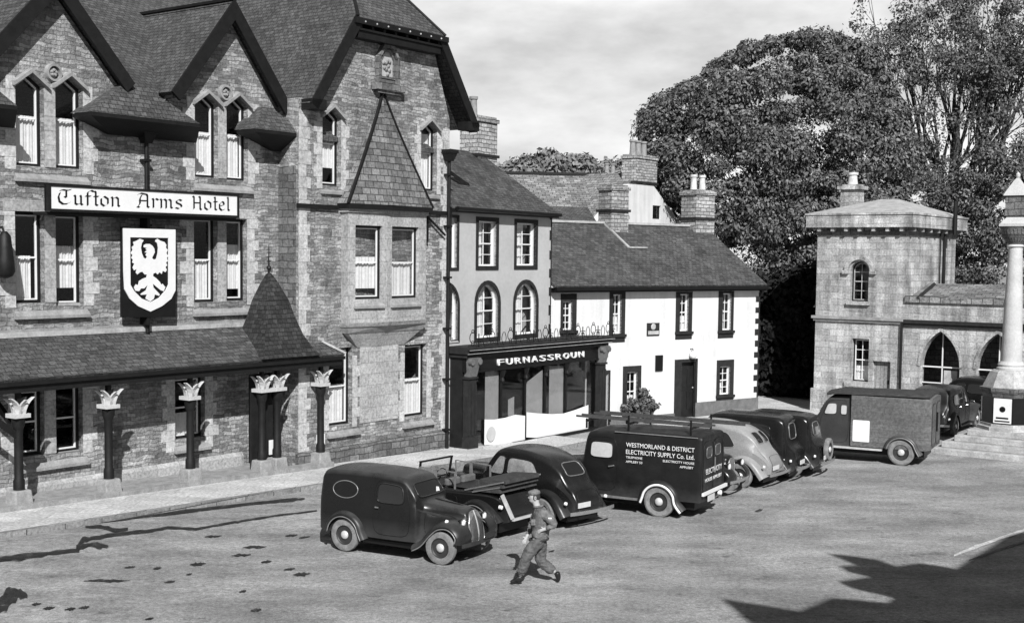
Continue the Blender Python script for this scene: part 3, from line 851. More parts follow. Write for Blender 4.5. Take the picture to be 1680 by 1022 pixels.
# oriel: V fronted stone bay on the first floor with a tall pyramidal stone roof
ox0, zr0 = F1.px(566, 334, WY); ox1, _ = F1.px(700, 338, WY); OD = 0.44                                   # projection at the middle
OE = 0.30                                   # projection at the ends
oc = F1.px(635, 430, WY-OD)[0]; ox0 = F1.px(571, 430, WY-OE)[0]; ox1 = F1.px(699, 430, WY-OE)[0]
ztop_o = F1.px(575, 348, WY-0.3)[1]; zbot_o = F1.px(575, 530, WY-0.3)[1]
apex = F1.px(630, 150, WY-0.05)
print('oriel', ox0, ox1, oc, ztop_o, zbot_o, apex)
class Face:                                  # a face of the V
    pass
for side in (0, 1):
    A = Vector((ox0, WY-OE, 0)) if side == 0 else Vector((oc, WY-OD, 0))
    B = Vector((oc, WY-OD, 0)) if side == 0 else Vector((ox1, WY-OE, 0))
    Ln = (B-A).length; d_ = (B-A)/Ln
    nb = Vector((-d_.y, d_.x, 0))
    ff_ = Frame(F1.w(A.x, A.y, 0), d=F1.d*d_.x + F1.b*d_.y)
    wx0, wx1 = [ff_.px(p_, 430, 0.0)[0]/Ln for p_ in ((583, 627) if side == 0 else (643, 687))]
    zt_ = F1.px(600, 370, WY-0.35)[1]; zb_ = F1.px(600, 491, WY-0.35)[1]
    hole = outline_rect(Ln*wx0, Ln*wx1, zb_, zt_)
    def t3(u, z, yy, A=A, d_=d_, nb=nb):
        p = A + d_*u + nb*yy; return (p.x, p.y, z)
    mb = MB(); mb.sheet([(0, zbot_o), (Ln, zbot_o), (Ln, ztop_o), (0, ztop_o)], [hole], 0.0, thick=0.3, reveal=0.14, to3=t3)
    fo = mb.build('oriel_wall', M['ashlar'], hotel)
    # window made in the local frame of the face, then moved
    wn = sash_window(None, outline_rect(Ln*wx0, Ln*wx1, zb_, zt_), y=0.11, meet=0.5, curtain=[(0.12, .58), (0, .5)][side])
    ang = math.atan2(d_.y, d_.x)
    wn.parent = hotel; wn.location = (A.x, A.y, 0); wn.rotation_euler = (0, 0, ang)
    sl_o = sill(hotel, Ln*wx0-0.06, Ln*wx1+0.06, zb_-0.26, zb_-0.01, y=0.0, dep=0.08, inner=0.11); sl_o.location = (A.x, A.y, 0); sl_o.rotation_euler = (0, 0, ang)
# mouldings, corbel and roof following the V
def vee(d0, d1, z, grow):   # outline points of the V at height z
    return [(ox0-grow, WY-d0, z), (oc, WY-d1, z), (ox1+grow, WY-d0, z), (ox1+grow, WY+0.02, z), (ox0-grow, WY+0.02, z)]
def vband(name, z0, z1, a0, b0, g0, a1, b1, g1, mat):
    mb = MB(); P = vee(a0, b0, z0, g0) + vee(a1, b1, z1, g1)
    mb.add(P, [(0,1,6,5), (1,2,7,6), (2,3,8,7), (4,0,5,9), (4,3,2,1,0), (5,6,7,8,9)]); return mb.build(name, mat, hotel)
vband('oriel_cornice', ztop_o, ztop_o+0.10, OE+0.05, OD+0.07, 0.05, OE+0.05, OD+0.07, 0.05, M['ashlar'])
vband('oriel_cornice', ztop_o+0.102, ztop_o+0.24, OE+0.14, OD+0.18, 0.12, OE+0.16, OD+0.20, 0.14, M['timber'])
vband('oriel_string', zbot_o-0.12, zbot_o, OE+0.02, OD+0.02, 0.02, OE+0.07, OD+0.09, 0.05, M['ashlar'])
vband('oriel_string', zbot_o-0.30, zbot_o-0.122, OE-0.06, OD-0.16, -0.06, OE+0.0, OD-0.02, -0.0, M['sill'])
vband('oriel_corbel', zbot_o-0.75, zbot_o-0.302, 0.02, 0.04, -0.7, OE-0.08, OD-0.18, -0.1, M['ashlar'])
zr_ = ztop_o+0.242; au, az = apex
mb = MB()
nst = 9
def rp(t):   # slightly bell-cast profile: t 0 at base .. 1 apex
    k = (1-t)**1.12
    return [(au+(ox0-0.13-au)*k, WY-(OE+0.12)*k, zr_+(az-zr_)*t), (au+(oc-au)*k, WY-(OD+0.22)*k-0.01, zr_+(az-zr_)*t), (au+(ox1+0.13-au)*k, WY-(OE+0.12)*k, zr_+(az-zr_)*t)]
for i in range(nst):
    p, q = rp(i/nst), rp((i+1)/nst)
    off = Vector((0, -0.02, 0))
    for j in (0, 1):
        mb.add([p[j], p[j+1], q[j+1], q[j]], [(0,1,2,3)])
mb.add([rp(0)[0], rp(0)[2], (ox1+0.13, WY+0.03, zr_), (ox0-0.13, WY+0.03, zr_)], [(3,2,1,0)])
# close sides to wall
for j, s in ((0, -1), (2, 1)):
    for i in range(nst):
        p, q = rp(i/nst)[j], rp((i+1)/nst)[j]
        f = [(p[0], p[1], p[2]), (q[0], q[1], q[2]), (q[0], WY+0.02, q[2]), (p[0], WY+0.02, p[2])]
        mb.add(f if s < 0 else f[::-1], [(3,2,1,0)] if s < 0 else [(3,2,1,0)])
mb.build('oriel_roof', M['ridgestone'], hotel)
mb = MB()
for j, wd_ in ((0, 0.07), (2, 0.045)):
    mb = MB()
    for i in range(nst):
        o3_ = Vector((-0.03 if j == 0 else 0.02, -0.03, 0)); mb.bar(Vector(rp(i/nst)[j])+o3_, Vector(rp((i+1)/nst)[j])+o3_, wd_, wd_)
    mb.build('roof_flashing', M['timber'], hotel)
# string across wing at cornice level
zcs = F1.px(500, 338, WY)[1]
mb = MB(); mb.box(wl_-0.08, ox0-0.16, WY-0.09, WY+0.01, zcs-0.06, zcs+0.06); mb.build('string_course', M['timber'], hotel)
mb = MB(); mb.box(ox1+0.16, wr_+0.05, WY-0.09, WY+0.01, zcs-0.06, zcs+0.06)
mb.build('string_course', M['timber'], hotel)
u_, z_ = F1.px(737, 262, WY-0.16); downpipe(hotel, u_, z_, gzu(u_, 1.2)+0.05, y=WY-0.16)
# iron gallows bracket by the pipe
mb = MB(); a_ = F1.px(702, 356, WY-0.12); b_ = F1.px(727, 386, WY-0.12)
mb.bar((a_[0], WY-0.12, a_[1]), (b_[0]+0.1, WY-0.12, b_[1]), 0.05); mb.bar((a_[0], WY-0.12, a_[1]+0.02), (a_[0], WY-0.12, a_[1]-0.75), 0.04); mb.build('iron_bracket', M['iron'], hotel)

# pale dressed pier between the two ground floor windows of the wing
p0_ = F1.px(590, 620, WY)[0]; p1_ = F1.px(652, 620, WY)[0]; zl_p = F1.px(620, 690, WY)[1]
mb = MB(); mb.box(p0_, p1_, WY-0.03, WY+0.02, zl_p, zbot_o-0.5); mb.build('pier', M['ashlar'], hotel)
# --- porch
PD = 1.30
pz_e = F1.px(180, 611, -PD)[1]; pz_t = F1.px(180, 545, 0.0)[1]
pu0 = F1.px(-14, 622, -PD)[0]; pu1 = F1.px(566, 592, -PD)[0]
hip_u = F1.px(52, 550, -0.02)[0]
print('porch', pz_e, pz_t, pu0, pu1)
ys_w = 0.0
mb = MB()
uM = uW - 0.02
# main slope up to the wing, then short piece in front of the wing
mb.slab([(pu0, -PD, pz_e), (uM, -PD, pz_e), (uM, 0.0, pz_t), (pu0+0.75, 0.0, pz_t)], 0.09)
mb.slab([(pu0, -PD, pz_e), (pu0+0.75, 0.0, pz_t), (pu0, 0.0, pz_e)], 0.07)
k_ = (PD+WY-0.0)/PD
zw_ = pz_e + (pz_t-pz_e)*(PD+WY)/PD
mb.slab([(uM+0.003, -PD, pz_e), (pu1, -PD, pz_e), (pu1-0.4, WY, zw_), (uM+0.003, WY, zw_)], 0.09)
mb.slab([(pu1, -PD, pz_e), (pu1, WY, pz_e), (pu1-0.4, WY, zw_)], 0.07)
pr = mb.build('porch_roof', M['mossslate'], hotel)
mb = MB(); mb.box(pu0+0.05, pu1-0.05, -PD+0.05, -PD+0.17, pz_e-0.30, pz_e-0.08)
mb.box(pu0, pu1, -PD-0.02, -PD+0.03, pz_e-0.14, pz_e-0.05)
mb.box(pu0+0.05, uM, -PD+0.17, 0.0, pz_e-0.30, pz_e-0.27)
mb.build('porch_beam', M['timber'], hotel)
mb = MB(); mb.bar((pu0-0.02, -PD-0.02, pz_e+0.03), (pu0+0.75, 0.0, pz_t+0.04), 0.12, 0.06); mb.build('hip_tiles', M['lead'], hotel); mb = MB(); mb.bar((pu1+0.02, -PD-0.02, pz_e+0.03), (pu1-0.4, WY, zw_+0.04), 0.1, 0.05)
mb.build('hip_tiles', M['lead'], hotel)
mb = MB(); mb.box(pu0+0.75, uM, -0.07, 0.0, pz_t-0.02, pz_t+0.10); mb.build('lead_flashing', M['lead'], hotel)
# spire over the entrance, bell-cast pyramid
sb0 = F1.px(403, 603, -PD-0.1)[0]; sb1 = F1.px(500, 600, -PD-0.1)[0]
sa = F1.px(441, 447, -0.45)
sc_ = (sb0+sb1)/2; sc_ = sa[0]
hw_ = (sb1-sb0)/2
mb = MB()
prof = [(0.0, 1.0), (0.10, 0.84), (0.25, 0.66), (0.45, 0.51), (0.66, 0.38), (0.85, 0.20), (0.97, 0.06)]
rings = []
for t, k in prof:
    z = pz_e + 0.03 + (sa[1]-pz_e)*t
    rings.append([(sc_-hw_*k, -0.45-0.93*k, z), (sc_+hw_*k, -0.45-0.93*k, z), (sc_+hw_*k, -0.45+0.6*k, z), (sc_-hw_*k, -0.45+0.6*k, z)])
vv = [p for r in rings for p in r] + [(sc_, -0.45, sa[1])]
ff = []
for i in range(len(prof)-1):
    for k in range(4): ff.append((i*4+k, i*4+(k+1) % 4, (i+1)*4+(k+1) % 4, (i+1)*4+k))
n0 = (len(prof)-1)*4
for k in range(4): ff.append((n0+k, n0+(k+1) % 4, len(vv)-1))
ff.append((3,2,1,0))
mb.add(vv, ff); sp = mb.build('porch_spire', M['spireslate'], hotel)
mb = MB(); mb.tube([(sc_, -0.45, sa[1]-0.1), (sc_, -0.45, sa[1]+0.75)], [0.03, 0.008], 8); mb.lathe([(0, 0), (0.07, 0.06), (0.05, 0.12), (0.0, 0.16)], (sc_, -0.45, sa[1]+0.05), 10)
for zz in (0.3, 0.42, 0.54): mb.bar((sc_-0.07, -0.45, sa[1]+zz), (sc_+0.07, -0.45, sa[1]+zz), 0.02); mb.bar((sc_, -0.52, sa[1]+zz), (sc_, -0.38, sa[1]+zz), 0.02)
mb.build('finial', M['iron'], sp)
# platform step
mb = MB(); zst0 = 0.17
for i in range(10):
    a_ = uL + (uM+0.9-uL)*i/10; b_ = uL + (uM+0.9-uL)*(i+1)/10
    zz = gzu(a_)+0.20
    mb.box(a_+0.004, b_-0.004, -PD-0.02, 0.05 if b_ < uM else WY-0.1, zz-0.6, zz)
mb.build('porch_step', M['sill'], hotel)

def leaf(mb, o, dx, dy, h, w=0.09):
    """curled leaf bracket rising and leaning outward"""
    o = Vector(o); pr = None; d = Vector((dx, dy, 0)); s_ = Vector((-dy, dx, 0)); s_ = s_/max(1e-6, s_.length)
    L_ = []
    for t, wd in ((0, .7), (.25, 1.0), (.5, 1.0), (.75, .75), (.95, .4), (1.0, 0.12)):
        c = o + d*(t**2.4) + Vector((0, 0, h*(t if t < .96 else .93)))
        L_.append((c - s_*w*wd, c + s_*w*wd))
    vs_ = []; fs_ = []
    for a_, b_ in L_:
        off = Vector((dx, dy, 0)); off = off/max(1e-6, off.length)*0.06
        vs_ += [a_, b_, b_-off, a_-off]
    n = len(L_)
    for i in range(n-1):
        for k in range(4): fs_.append((i*4+k, i*4+(k+1) % 4, (i+1)*4+(k+1) % 4, (i+1)*4+k))
    fs_ += [(3,2,1,0), ((n-1)*4, (n-1)*4+1, (n-1)*4+2, (n-1)*4+3)]
    mb.add(vs_, fs_)
CY = -PD+0.24
def porch_col(px_, py_, double=False, ycap=None):
    u = F1.px(px_, py_, CY)[0]; zb = gzu(u)+0.10; zc = pz_e-0.86
    shafts = [u] if not double else [u-0.27, u+0.27]
    mb = MB()
    for x in shafts:
        mb.lathe([(0.125, zb+0.42), (0.125, zb+0.62), (0.10, zb+0.68), (0.095, zc-0.3), (0.11, zc-0.25), (0.14, zc-0.18), (0.15, zc-0.02)], (x, CY, 0), 14)
    c = mb.build('porch_column', M['timber'], hotel, smooth=35)
    mb = MB()
    for x in shafts:
        mb.frustum(x-0.26, x+0.26, CY-0.24, CY+0.24, zb-0.15, x-0.2, x+0.2, CY-0.18, CY+0.18, zb+0.42)
    mb.build('column_base', M['sill'], c, bevel=0.03)
    mb = MB()
    xa, xb = shafts[0]-0.19, shafts[-1]+0.19
    mb.box(xa, xb, CY-0.19, CY+0.19, zc, zc+0.09)
    for x in shafts:
        for sx in (-1, 1):
            leaf(mb, (x+sx*0.09, CY-0.12, zc+0.085), sx*0.24, -0.05, 0.38, 0.075)
            leaf(mb, (x+sx*0.09, CY+0.08, zc+0.085), sx*0.22, 0.05, 0.36, 0.075)
        leaf(mb, (x, CY-0.13, zc+0.085), 0.02, -0.2, 0.34, 0.06)
    mb.build('capital', M['whitestone'], c)
    mb = MB()
    for x in shafts: mb.box(x-0.05, x+0.05, CY-0.05, CY+0.05, zc+0.09, pz_e-0.30)
    mb.build('post', M['timber'], c)
    return u
for a_ in ((30, 700, False), (178, 700, False), (312, 700, False), (442, 690, True), (526, 680, False)):
    porch_col(*a_)
mb = MB()
# diagonal brace at the far left post
u_ = F1.px(30, 700, CY)[0]
mb.bar((u_, CY, pz_e-1.3), (u_-1.1, CY, pz_e-0.4), 0.10, 0.12); mb.bar((u_, CY+0.02, pz_e-1.2), (u_, -0.02, pz_e-0.45), 0.10, 0.12)
mb.build('porch_brace', M['timber'], hotel)
# white notice panels standing in the porch entrance
for (a, b, t, c) in ((428, 434, 724, 745), (441, 452, 722, 744), (519, 532, 713, 735)):
    u0_, zt_ = F1.px(a, t, CY+0.16); u1_, zb_ = F1.px(b, c, CY+0.16)
    mb = MB(); mb.box(u0_, u1_, CY+0.13, CY+0.16, zb_, zt_); mb.build('white_panel', M['white'], hotel)
# dark porch screen behind the entrance columns
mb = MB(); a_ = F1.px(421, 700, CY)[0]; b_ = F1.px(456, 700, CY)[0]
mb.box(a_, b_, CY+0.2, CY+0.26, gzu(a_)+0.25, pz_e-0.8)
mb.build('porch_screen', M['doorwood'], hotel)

# --- hotel name board (hangs forward of the wall)
NY = -0.62
n0 = F1.px(83, 324, NY); n1 = F1.px(389, 338, NY)
hgt = (F1.px(82, 306, NY)[1]-F1.px(82, 343, NY)[1]); hgt2 = F1.px(388, 322, NY)[1]-F1.px(388, 354, NY)[1]
nb_h = (hgt+hgt2)/2; nb_z = (n0[1]+n1[1])/2 - 0.0
tiltz = (n1[1]-n0[1])
print('board z', n0, n1, hgt, hgt2)
board = empty('hotel_name_board', F1.w(n0[0], NY, n0[1]), F1.yaw, 'long white name board lettered Tufton Arms Hotel in blackletter', 'sign')
BL = n1[0]-n0[0]; tl = tiltz/BL
mb = MB()
def shear(pts): return [(x, y, z + tl*x) for x, y, z in pts]
mb2 = MB(); mb2.box(-0.0, BL, 0, 0.05, -nb_h/2, nb_h/2); mb2.v = shear(mb2.v); mb2.build('board', M['signwhite'], board)
mb2 = MB(); mb2.sheet([(-0.07, -nb_h/2-0.06), (BL+0.06, -nb_h/2-0.06), (BL+0.06, nb_h/2+0.05), (-0.07, nb_h/2+0.05)], [[(0.003, -nb_h/2+0.003), (BL-0.003, -nb_h/2+0.003), (BL-0.003, nb_h/2-0.003), (0.003, nb_h/2-0.003)]], -0.02, thick=0.14, reveal=0.14)
mb2.box(-0.07, BL+0.06, 0.08, 0.14, -nb_h/2-0.05, nb_h/2+0.04)
mb2.box(-0.06, BL+0.05, 0.1, 0.6, -nb_h/2-0.14, -nb_h/2-0.063)
for x in (0.3, BL*0.5, BL-0.3): mb2.box(x-0.03, x+0.03, 0.13, 0.64, nb_h/2-0.05, nb_h/2+0.02)
mb2.v = shear(mb2.v); mb2.build('board_frame', M['timber'], board)
# blackletter strokes drawn with a broad nib
GL = {
 'T': (1.45, [[(1.30,1.50),(0.95,1.40),(0.55,1.44),(0.30,1.36)], [(0.62,1.40),(0.30,1.15),(0.16,0.75),(0.24,0.30),(0.55,0.06),(0.95,0.10),(1.25,0.30)], [(0.86,1.36),(0.86,0.72)], [(0.70,0.82),(0.86,0.70)]]),
 'u': (1.02, [[(0.12,0.98),(0.22,0.86),(0.22,0.16),(0.40,0.06),(0.70,0.22)], [(0.66,0.98),(0.74,0.86),(0.74,0.14),(0.88,0.04)]]),
 'f': (0.80, [[(0.92,1.40),(0.66,1.52),(0.36,1.36),(0.32,1.2),(0.32,0.02)], [(0.12,0.94),(0.62,0.94)]]),
 'l': (0.52, [[(0.18,1.52),(0.26,1.40),(0.26,0.14),(0.42,0.04)]]),
 't': (0.62, [[(0.18,1.46),(0.28,1.36),(0.28,0.14),(0.46,0.04)], [(0.10,0.95),(0.54,0.95)]]),
 'o': (1.02, [[(0.48,1.00),(0.16,0.76),(0.16,0.24),(0.46,0.02)], [(0.44,1.00),(0.80,0.76),(0.80,0.26),(0.46,0.02)]]),
 'n': (1.04, [[(0.12,0.98),(0.22,0.86),(0.22,0.02)], [(0.24,0.80),(0.56,0.98),(0.76,0.82),(0.76,0.14),(0.90,0.04)]]),
 'A': (1.42, [[(0.12,1.30),(0.40,1.46),(1.0,1.36),(1.06,1.2),(1.06,0.12),(1.22,0.02)], [(0.52,1.30),(0.34,0.90),(0.34,0.40),(0.16,0.10)], [(0.28,0.70),(1.0,0.70)], [(0.06,0.06),(0.30,0.0)]]),
 'r': (0.78, [[(0.12,0.98),(0.22,0.86),(0.22,0.02)], [(0.24,0.78),(0.46,0.98),(0.70,0.84)]]),
 'm': (1.52, [[(0.12,0.98),(0.22,0.86),(0.22,0.02)], [(0.24,0.80),(0.52,0.98),(0.70,0.82),(0.70,0.02)], [(0.72,0.80),(1.00,0.98),(1.18,0.82),(1.18,0.14),(1.32,0.04)]]),
 's': (0.90, [[(0.74,0.88),(0.50,1.00),(0.20,0.84),(0.24,0.64),(0.66,0.46),(0.74,0.24),(0.46,0.02),(0.12,0.12)]]),
 'H': (1.30, [[(0.14,1.44),(0.28,1.34),(0.28,0.10),(0.16,0.0)], [(0.30,0.74),(0.92,0.74)], [(0.80,1.44),(0.94,1.34),(0.94,0.12),(1.08,0.0)]]),
 'e': (0.86, [[(0.20,0.50),(0.66,0.66),(0.60,0.92),(0.42,1.00),(0.16,0.74),(0.16,0.26),(0.40,0.02),(0.72,0.16)]]),
}
def nib_text(txt, mb, x0, x1, zc, xh, y, nib=0.15, ang=38, gap=0.9):
    tot = sum(GL[c][0] if c != ' ' else gap for c in txt)
    sx = (x1-x0)/tot; x = x0
    nx, nz = nib*0.5*math.cos(math.radians(ang)), nib*0.5*math.sin(math.radians(ang))
    cnt = 0
    for c in txt:
        if c == ' ': x += gap*sx; continue
        wd, st = GL[c]
        for s_ in st:
            for a_, b_ in zip(s_[:-1], s_[1:]):
                P = []
                for (p, q) in ((a_, -1), (a_, 1), (b_, 1), (b_, -1)):
                    P.append((x + (p[0]+q*nx)*sx, zc + (p[1]+q*nz)*xh))
                ar = sum(P[i][0]*P[(i+1) % 4][1]-P[(i+1) % 4][0]*P[i][1] for i in range(4))
                if abs(ar) < 1e-6: continue
                if ar < 0: P = P[::-1]
                yy = y - 0.0004*(cnt % 7); cnt += 1
                mb.add([(p[0], yy, p[1]) for p in P], [(0,1,2,3)])
        x += wd*sx
mb2 = MB(); K = 5.17; 
def bx(px_): return F1.px(75+px_/K, 330, NY)[0]-n0[0]
xh_ = nb_h*0.46
for wd, xa_, xb_, zo_ in (('Tufton', 92, 638, .30), ('Arms', 768, 1165, .28), ('Hotel', 1235, 1565, .28)):
    mb2 = MB(); nib_text(wd, mb2, bx(xa_), bx(xb_), -nb_h*zo_, xh_, -0.004, nib=0.22)
    mb2.v = shear(mb2.v); mb2.build('lettering', M['black'], board)

# --- shield sign with displayed eagle
SY = -0.30
c0, c0z = F1.px(245, 520, SY)
shield = empty('shield_sign', F1.w(c0, SY, c0z), F1.yaw, 'white heraldic shield with displayed eagle on a black backboard', 'sign')
K2 = 6.59
def zp_(x, y): 
    q = F1.px(195+x/K2, 370+y/K2, SY); return (q[0]-c0, q[1]-c0z)
back = [zp_(30, 18), zp_(30, 990), zp_(615, 990), zp_(615, 40)]
sh_o = [zp_(*p) for p in [(40,30),(45,500),(55,690),(110,790),(200,870),(335,930),(460,870),(560,790),(605,700),(605,45)]]
sh_i = [zp_(*p) for p in [(115,128),(118,640),(160,710),(240,790),(340,828),(430,780),(500,700),(530,640),(530,135)]]
eag = [(265,215),(290,200),(330,200),(360,220),(380,250),(385,290),(365,330),(355,350),(375,370),(400,360),(415,300),(420,240),(410,190),(390,175),(395,155),(415,145),(445,165),(490,180),(510,210),(505,240),(525,265),(510,300),(530,330),(515,350),(525,385),(505,400),(520,430),(500,450),(515,480),(500,505),(470,490),(460,525),(435,505),(415,530),(395,510),(370,520),(365,545),(400,570),(440,610),(455,640),(470,630),(485,650),(500,665),(480,710),(450,700),(430,685),(400,660),(365,630),(370,670),(440,745),(430,760),(385,745),(375,790),(345,815),(335,820),(300,800),(285,790),(300,745),(235,750),(230,740),(290,700),(310,640),(270,680),(235,680),(215,710),(175,705),(160,670),(180,635),(205,645),(215,600),(255,575),(295,560),(300,530),(275,530),(250,500),(225,505),(195,530),(180,510),(190,470),(160,485),(145,455),(165,415),(140,400),(150,375),(130,350),(145,325),(125,300),(145,265),(135,235),(160,215),(150,180),(190,165),(225,145),(265,160),(245,190),(235,240),(245,300),(265,350),(290,360),(300,340),(285,320),(300,295),(275,290),(300,270),(285,255),(300,245),(265,235)]
mb = MB(); mb.sheet(back, [], 0.0, thick=0.06); mb.build('backboard', M['black'], shield)
mb = MB(); mb.sheet(sh_o, [sh_i], -0.03, thick=0.026, reveal=0.026); mb.build('shield_border', M['signwhite'], shield)
mb = MB(); mb.sheet([zp_(*p) for p in eag], [], -0.016, thick=0.012); mb.build('eagle', M['signwhite'], shield)
mb = MB(); mb.box(c0-c0-0.03, 0.03, 0.06, 0.3, back[0][1]*0.0+0.1, 0.2); mb.box(-0.05, 0.05, 0.02, 0.3, -0.2, 0.0); mb.box(-0.04, 0.04, 0.0, 0.3, back[0][1], back[0][1]+0.3); mb.build('bracket', M['iron'], shield)
# small dark lamp fitting at the left edge of the picture
u_, z_ = F1.px(8, 420, -0.3)
lampo = empty('wall_lamp', F1.w(u_, -0.3, z_), F1.yaw, 'dark wall lamp left of the first floor hotel windows', 'lamp')
mb = MB(); mb.lathe([(0.05, 0.55), (0.13, 0.45), (0.16, 0.2), (0.20, -0.1), (0.22, -0.35), (0.16, -0.45), (0.05, -0.5)], (0, 0, 0), 14); mb.build('lantern', M['iron'], lampo, smooth=40)
mb = MB(); mb.tube([(0, 0, 0.5), (0, 0.1, 0.65), (0, 0.3, 0.6)], 0.025, 8); mb.build('bracket', M['iron'], lampo)
# ------------------------------------------------------------------ SHOP (rendered two storey house with shop front)
o_ = F1.w(uWr, WY, 0)
F2 = Frame(o_, 2200)
zg2 = -0.4
shop = empty('shop_house', (o_.x, o_.y, 0), F2.yaw, 'two storey grey rendered house with arched windows between hotel and cottage', 'house')
su1 = F2.px(905, 400)[0]
zs_e = F2.px(820, 346)[1]
sh_up = [(781, 817, 355.5, 443), (844, 881, 359, 442), (700, 752, 350, 444)]
sh_ar = [(778.5, 820, 460, 562), (842, 882, 458.5, 556), (700, 753, 462, 566)]
holes = []; pins = []
for k, (a, b, t, c) in enumerate(sh_up):
    u0, zt = F2.px(a, t); zb = F2.px(a, c)[1]; u1 = F2.px(b, c)[0]
    if k == 2: u0 = u1 - (holes[0][1][0]-holes[0][0][0])
    holes.append(outline_rect(u0, u1, zb, zt))
for k, (a, b, t, c) in enumerate(sh_ar):
    u0, zt = F2.px((a+b)/2, t); u0 = F2.px(a, t)[0]; zb = F2.px(a, c)[1]; u1 = F2.px(b, c)[0]
    if k == 2: u0 = u1 - (holes[3][1][0]-holes[3][0][0])
    holes.append(outline_rect(u0, u1, zb, zt, arch=True, n=12))
# the third window of each floor is cut off by the hotel corner
XC = 0.04
def clipx(P):
    o_ = []
    for i in range(len(P)):
        a_, b_ = P[i], P[(i+1) % len(P)]
        if a_[0] >= XC: o_.append(a_)
        if (a_[0] >= XC) != (b_[0] >= XC):
            t_ = (XC-a_[0])/(b_[0]-a_[0]); o_.append((XC, a_[1]+(b_[1]-a_[1])*t_))
    return o_
for k in (2, 5): holes[k] = clipx(holes[k])
inn = [inset(h_, 0.13 if k not in (2, 5) else 0.09) for k, h_ in enumerate(holes)]
ymin = -0.6
mb = MB(); mb.sheet([(0.005, -0.8), (su1, -0.8), (su1, zs_e-0.05), (0.005, zs_e-0.05)], inn, 0.0, thick=0.4, reveal=0.16)
mb.build('wall', M['render'], shop)
mb = MB(); mb.box(su1-0.4, su1, 0.41, 7, -0.8, zs_e-0.1); mb.box(0.005, su1-0.41, 6.6, 7, -0.8, zs_e-0.1); mb.box(0.005, 0.3, 0.41, 6.6, -0.8, zs_e-0.1)
mb.box(0.31, su1-0.41, 0.42, 6.5, 2.7, 2.8)
mb.build('side_wall', M['render'], shop)
for k, h_ in enumerate(holes):
    mb = MB(); mb.sheet(h_, [inn[k]], -0.03, thick=0.03, reveal=0.10); 
    s_ = mb.build('window_surround', M['darkstone'], shop)
    sash_window(shop, inn[k], y=0.12, frame=0.018, sash=0.035, mats=('white', 'white'), bars=(2, 4) if k < 3 else (2, 4), curtain=(0, 1.0), cgap=0.62 if k % 2 else 0.55, meet=0.5)
quoins(shop, 'corner_quoins', su1, -1, 0.0, zs_e-0.1, mat='darkstone', wl=0.16, ws=0.06, h=0.34, proud=0.015)
# eaves and roof
zr_e = zs_e + 0.02
mb = MB(); mb.box(0.01, su1+0.12, -0.22, 0.0, zs_e-0.14, zs_e-0.02); mb.tube([(0.05, -0.3, zs_e-0.03), (su1+0.1, -0.3, zs_e-0.03)], 0.07, 8)
mb.build('gutter', M['black'], shop)
yrd, zrd = F2.uy(su1, 783, 250)
print('shop ridge', yrd, zrd, 'eave', zs_e)
mb = MB(); mb.slab([(0.01, -0.25, zr_e), (su1+0.1, -0.25, zr_e), (su1+0.1, yrd, zrd), (0.01, yrd, zrd)], 0.1)
mb.slab([(0.01, yrd, zrd), (su1+0.1, yrd, zrd), (su1+0.1, yrd*2, zr_e), (0.01, yrd*2, zr_e)], 0.1)
mb.build('roof', M['mossslate'], shop)
mb = MB(); mb.add([(su1, 0.0, zs_e-0.1), (su1, yrd*2, zs_e-0.1), (su1, yrd, zrd-0.1), (su1-.3, 0.0, zs_e-0.1), (su1-.3, yrd*2, zs_e-0.1), (su1-.3, yrd, zrd-0.1)], [(0,1,2), (5,4,3), (0,2,5,3), (1,4,5,2)])
mb.build('gable_wall', M['render'], shop)
# chimney on its ridge
def chimney(par, x, y, z0, z1, wx, wy, pots=(), potm='pot', pr_=0.14, ph=0.65, cap=0.06, mat='chimstone', base_band=None):
    mb = MB(); mb.box(x-wx/2, x+wx/2, y-wy/2, y+wy/2, z0, z1-0.22); mb.box(x-wx/2-cap, x+wx/2+cap, y-wy/2-cap, y+wy/2+cap, z1-0.22, z1-0.08)
    mb.box(x-wx/2+0.02, x+wx/2-0.02, y-wy/2+0.02, y+wy/2-0.02, z1-0.08, z1)
    c = mb.build('chimney', M[mat], par)
    if base_band:
        mb = MB(); mb.box(x-wx/2-0.07, x+wx/2+0.07, y-wy/2-0.07, y+wy/2+0.07, base_band-0.06, base_band+0.04); mb.build('drip_stone', M['darkstone'], c)
    for p in pots:
        mb = MB(); mb.lathe([(pr_*1.1, z1), (pr_, z1+0.1), (pr_*0.85, z1+ph-0.12), (pr_*1.12, z1+ph-0.1), (pr_*1.12, z1+ph), (pr_*0.8, z1+ph)], (x+p, y, 0), 14)
        mb.build('chimney_pot', M[potm], c, smooth=40)
    return c
q = F2.px(785, 260, yrd); zt = F2.px(785, 192, yrd)[1]
wx_ = F2.px(804, 230, yrd)[0]-F2.px(764, 230, yrd)[0]
ch = chimney(shop, q[0], yrd, zrd-1.2, zt, wx_*0.8, 0.8, pots=(-wx_*0.22,), ph=0.7, base_band=F2.px(785, 256, yrd)[1])

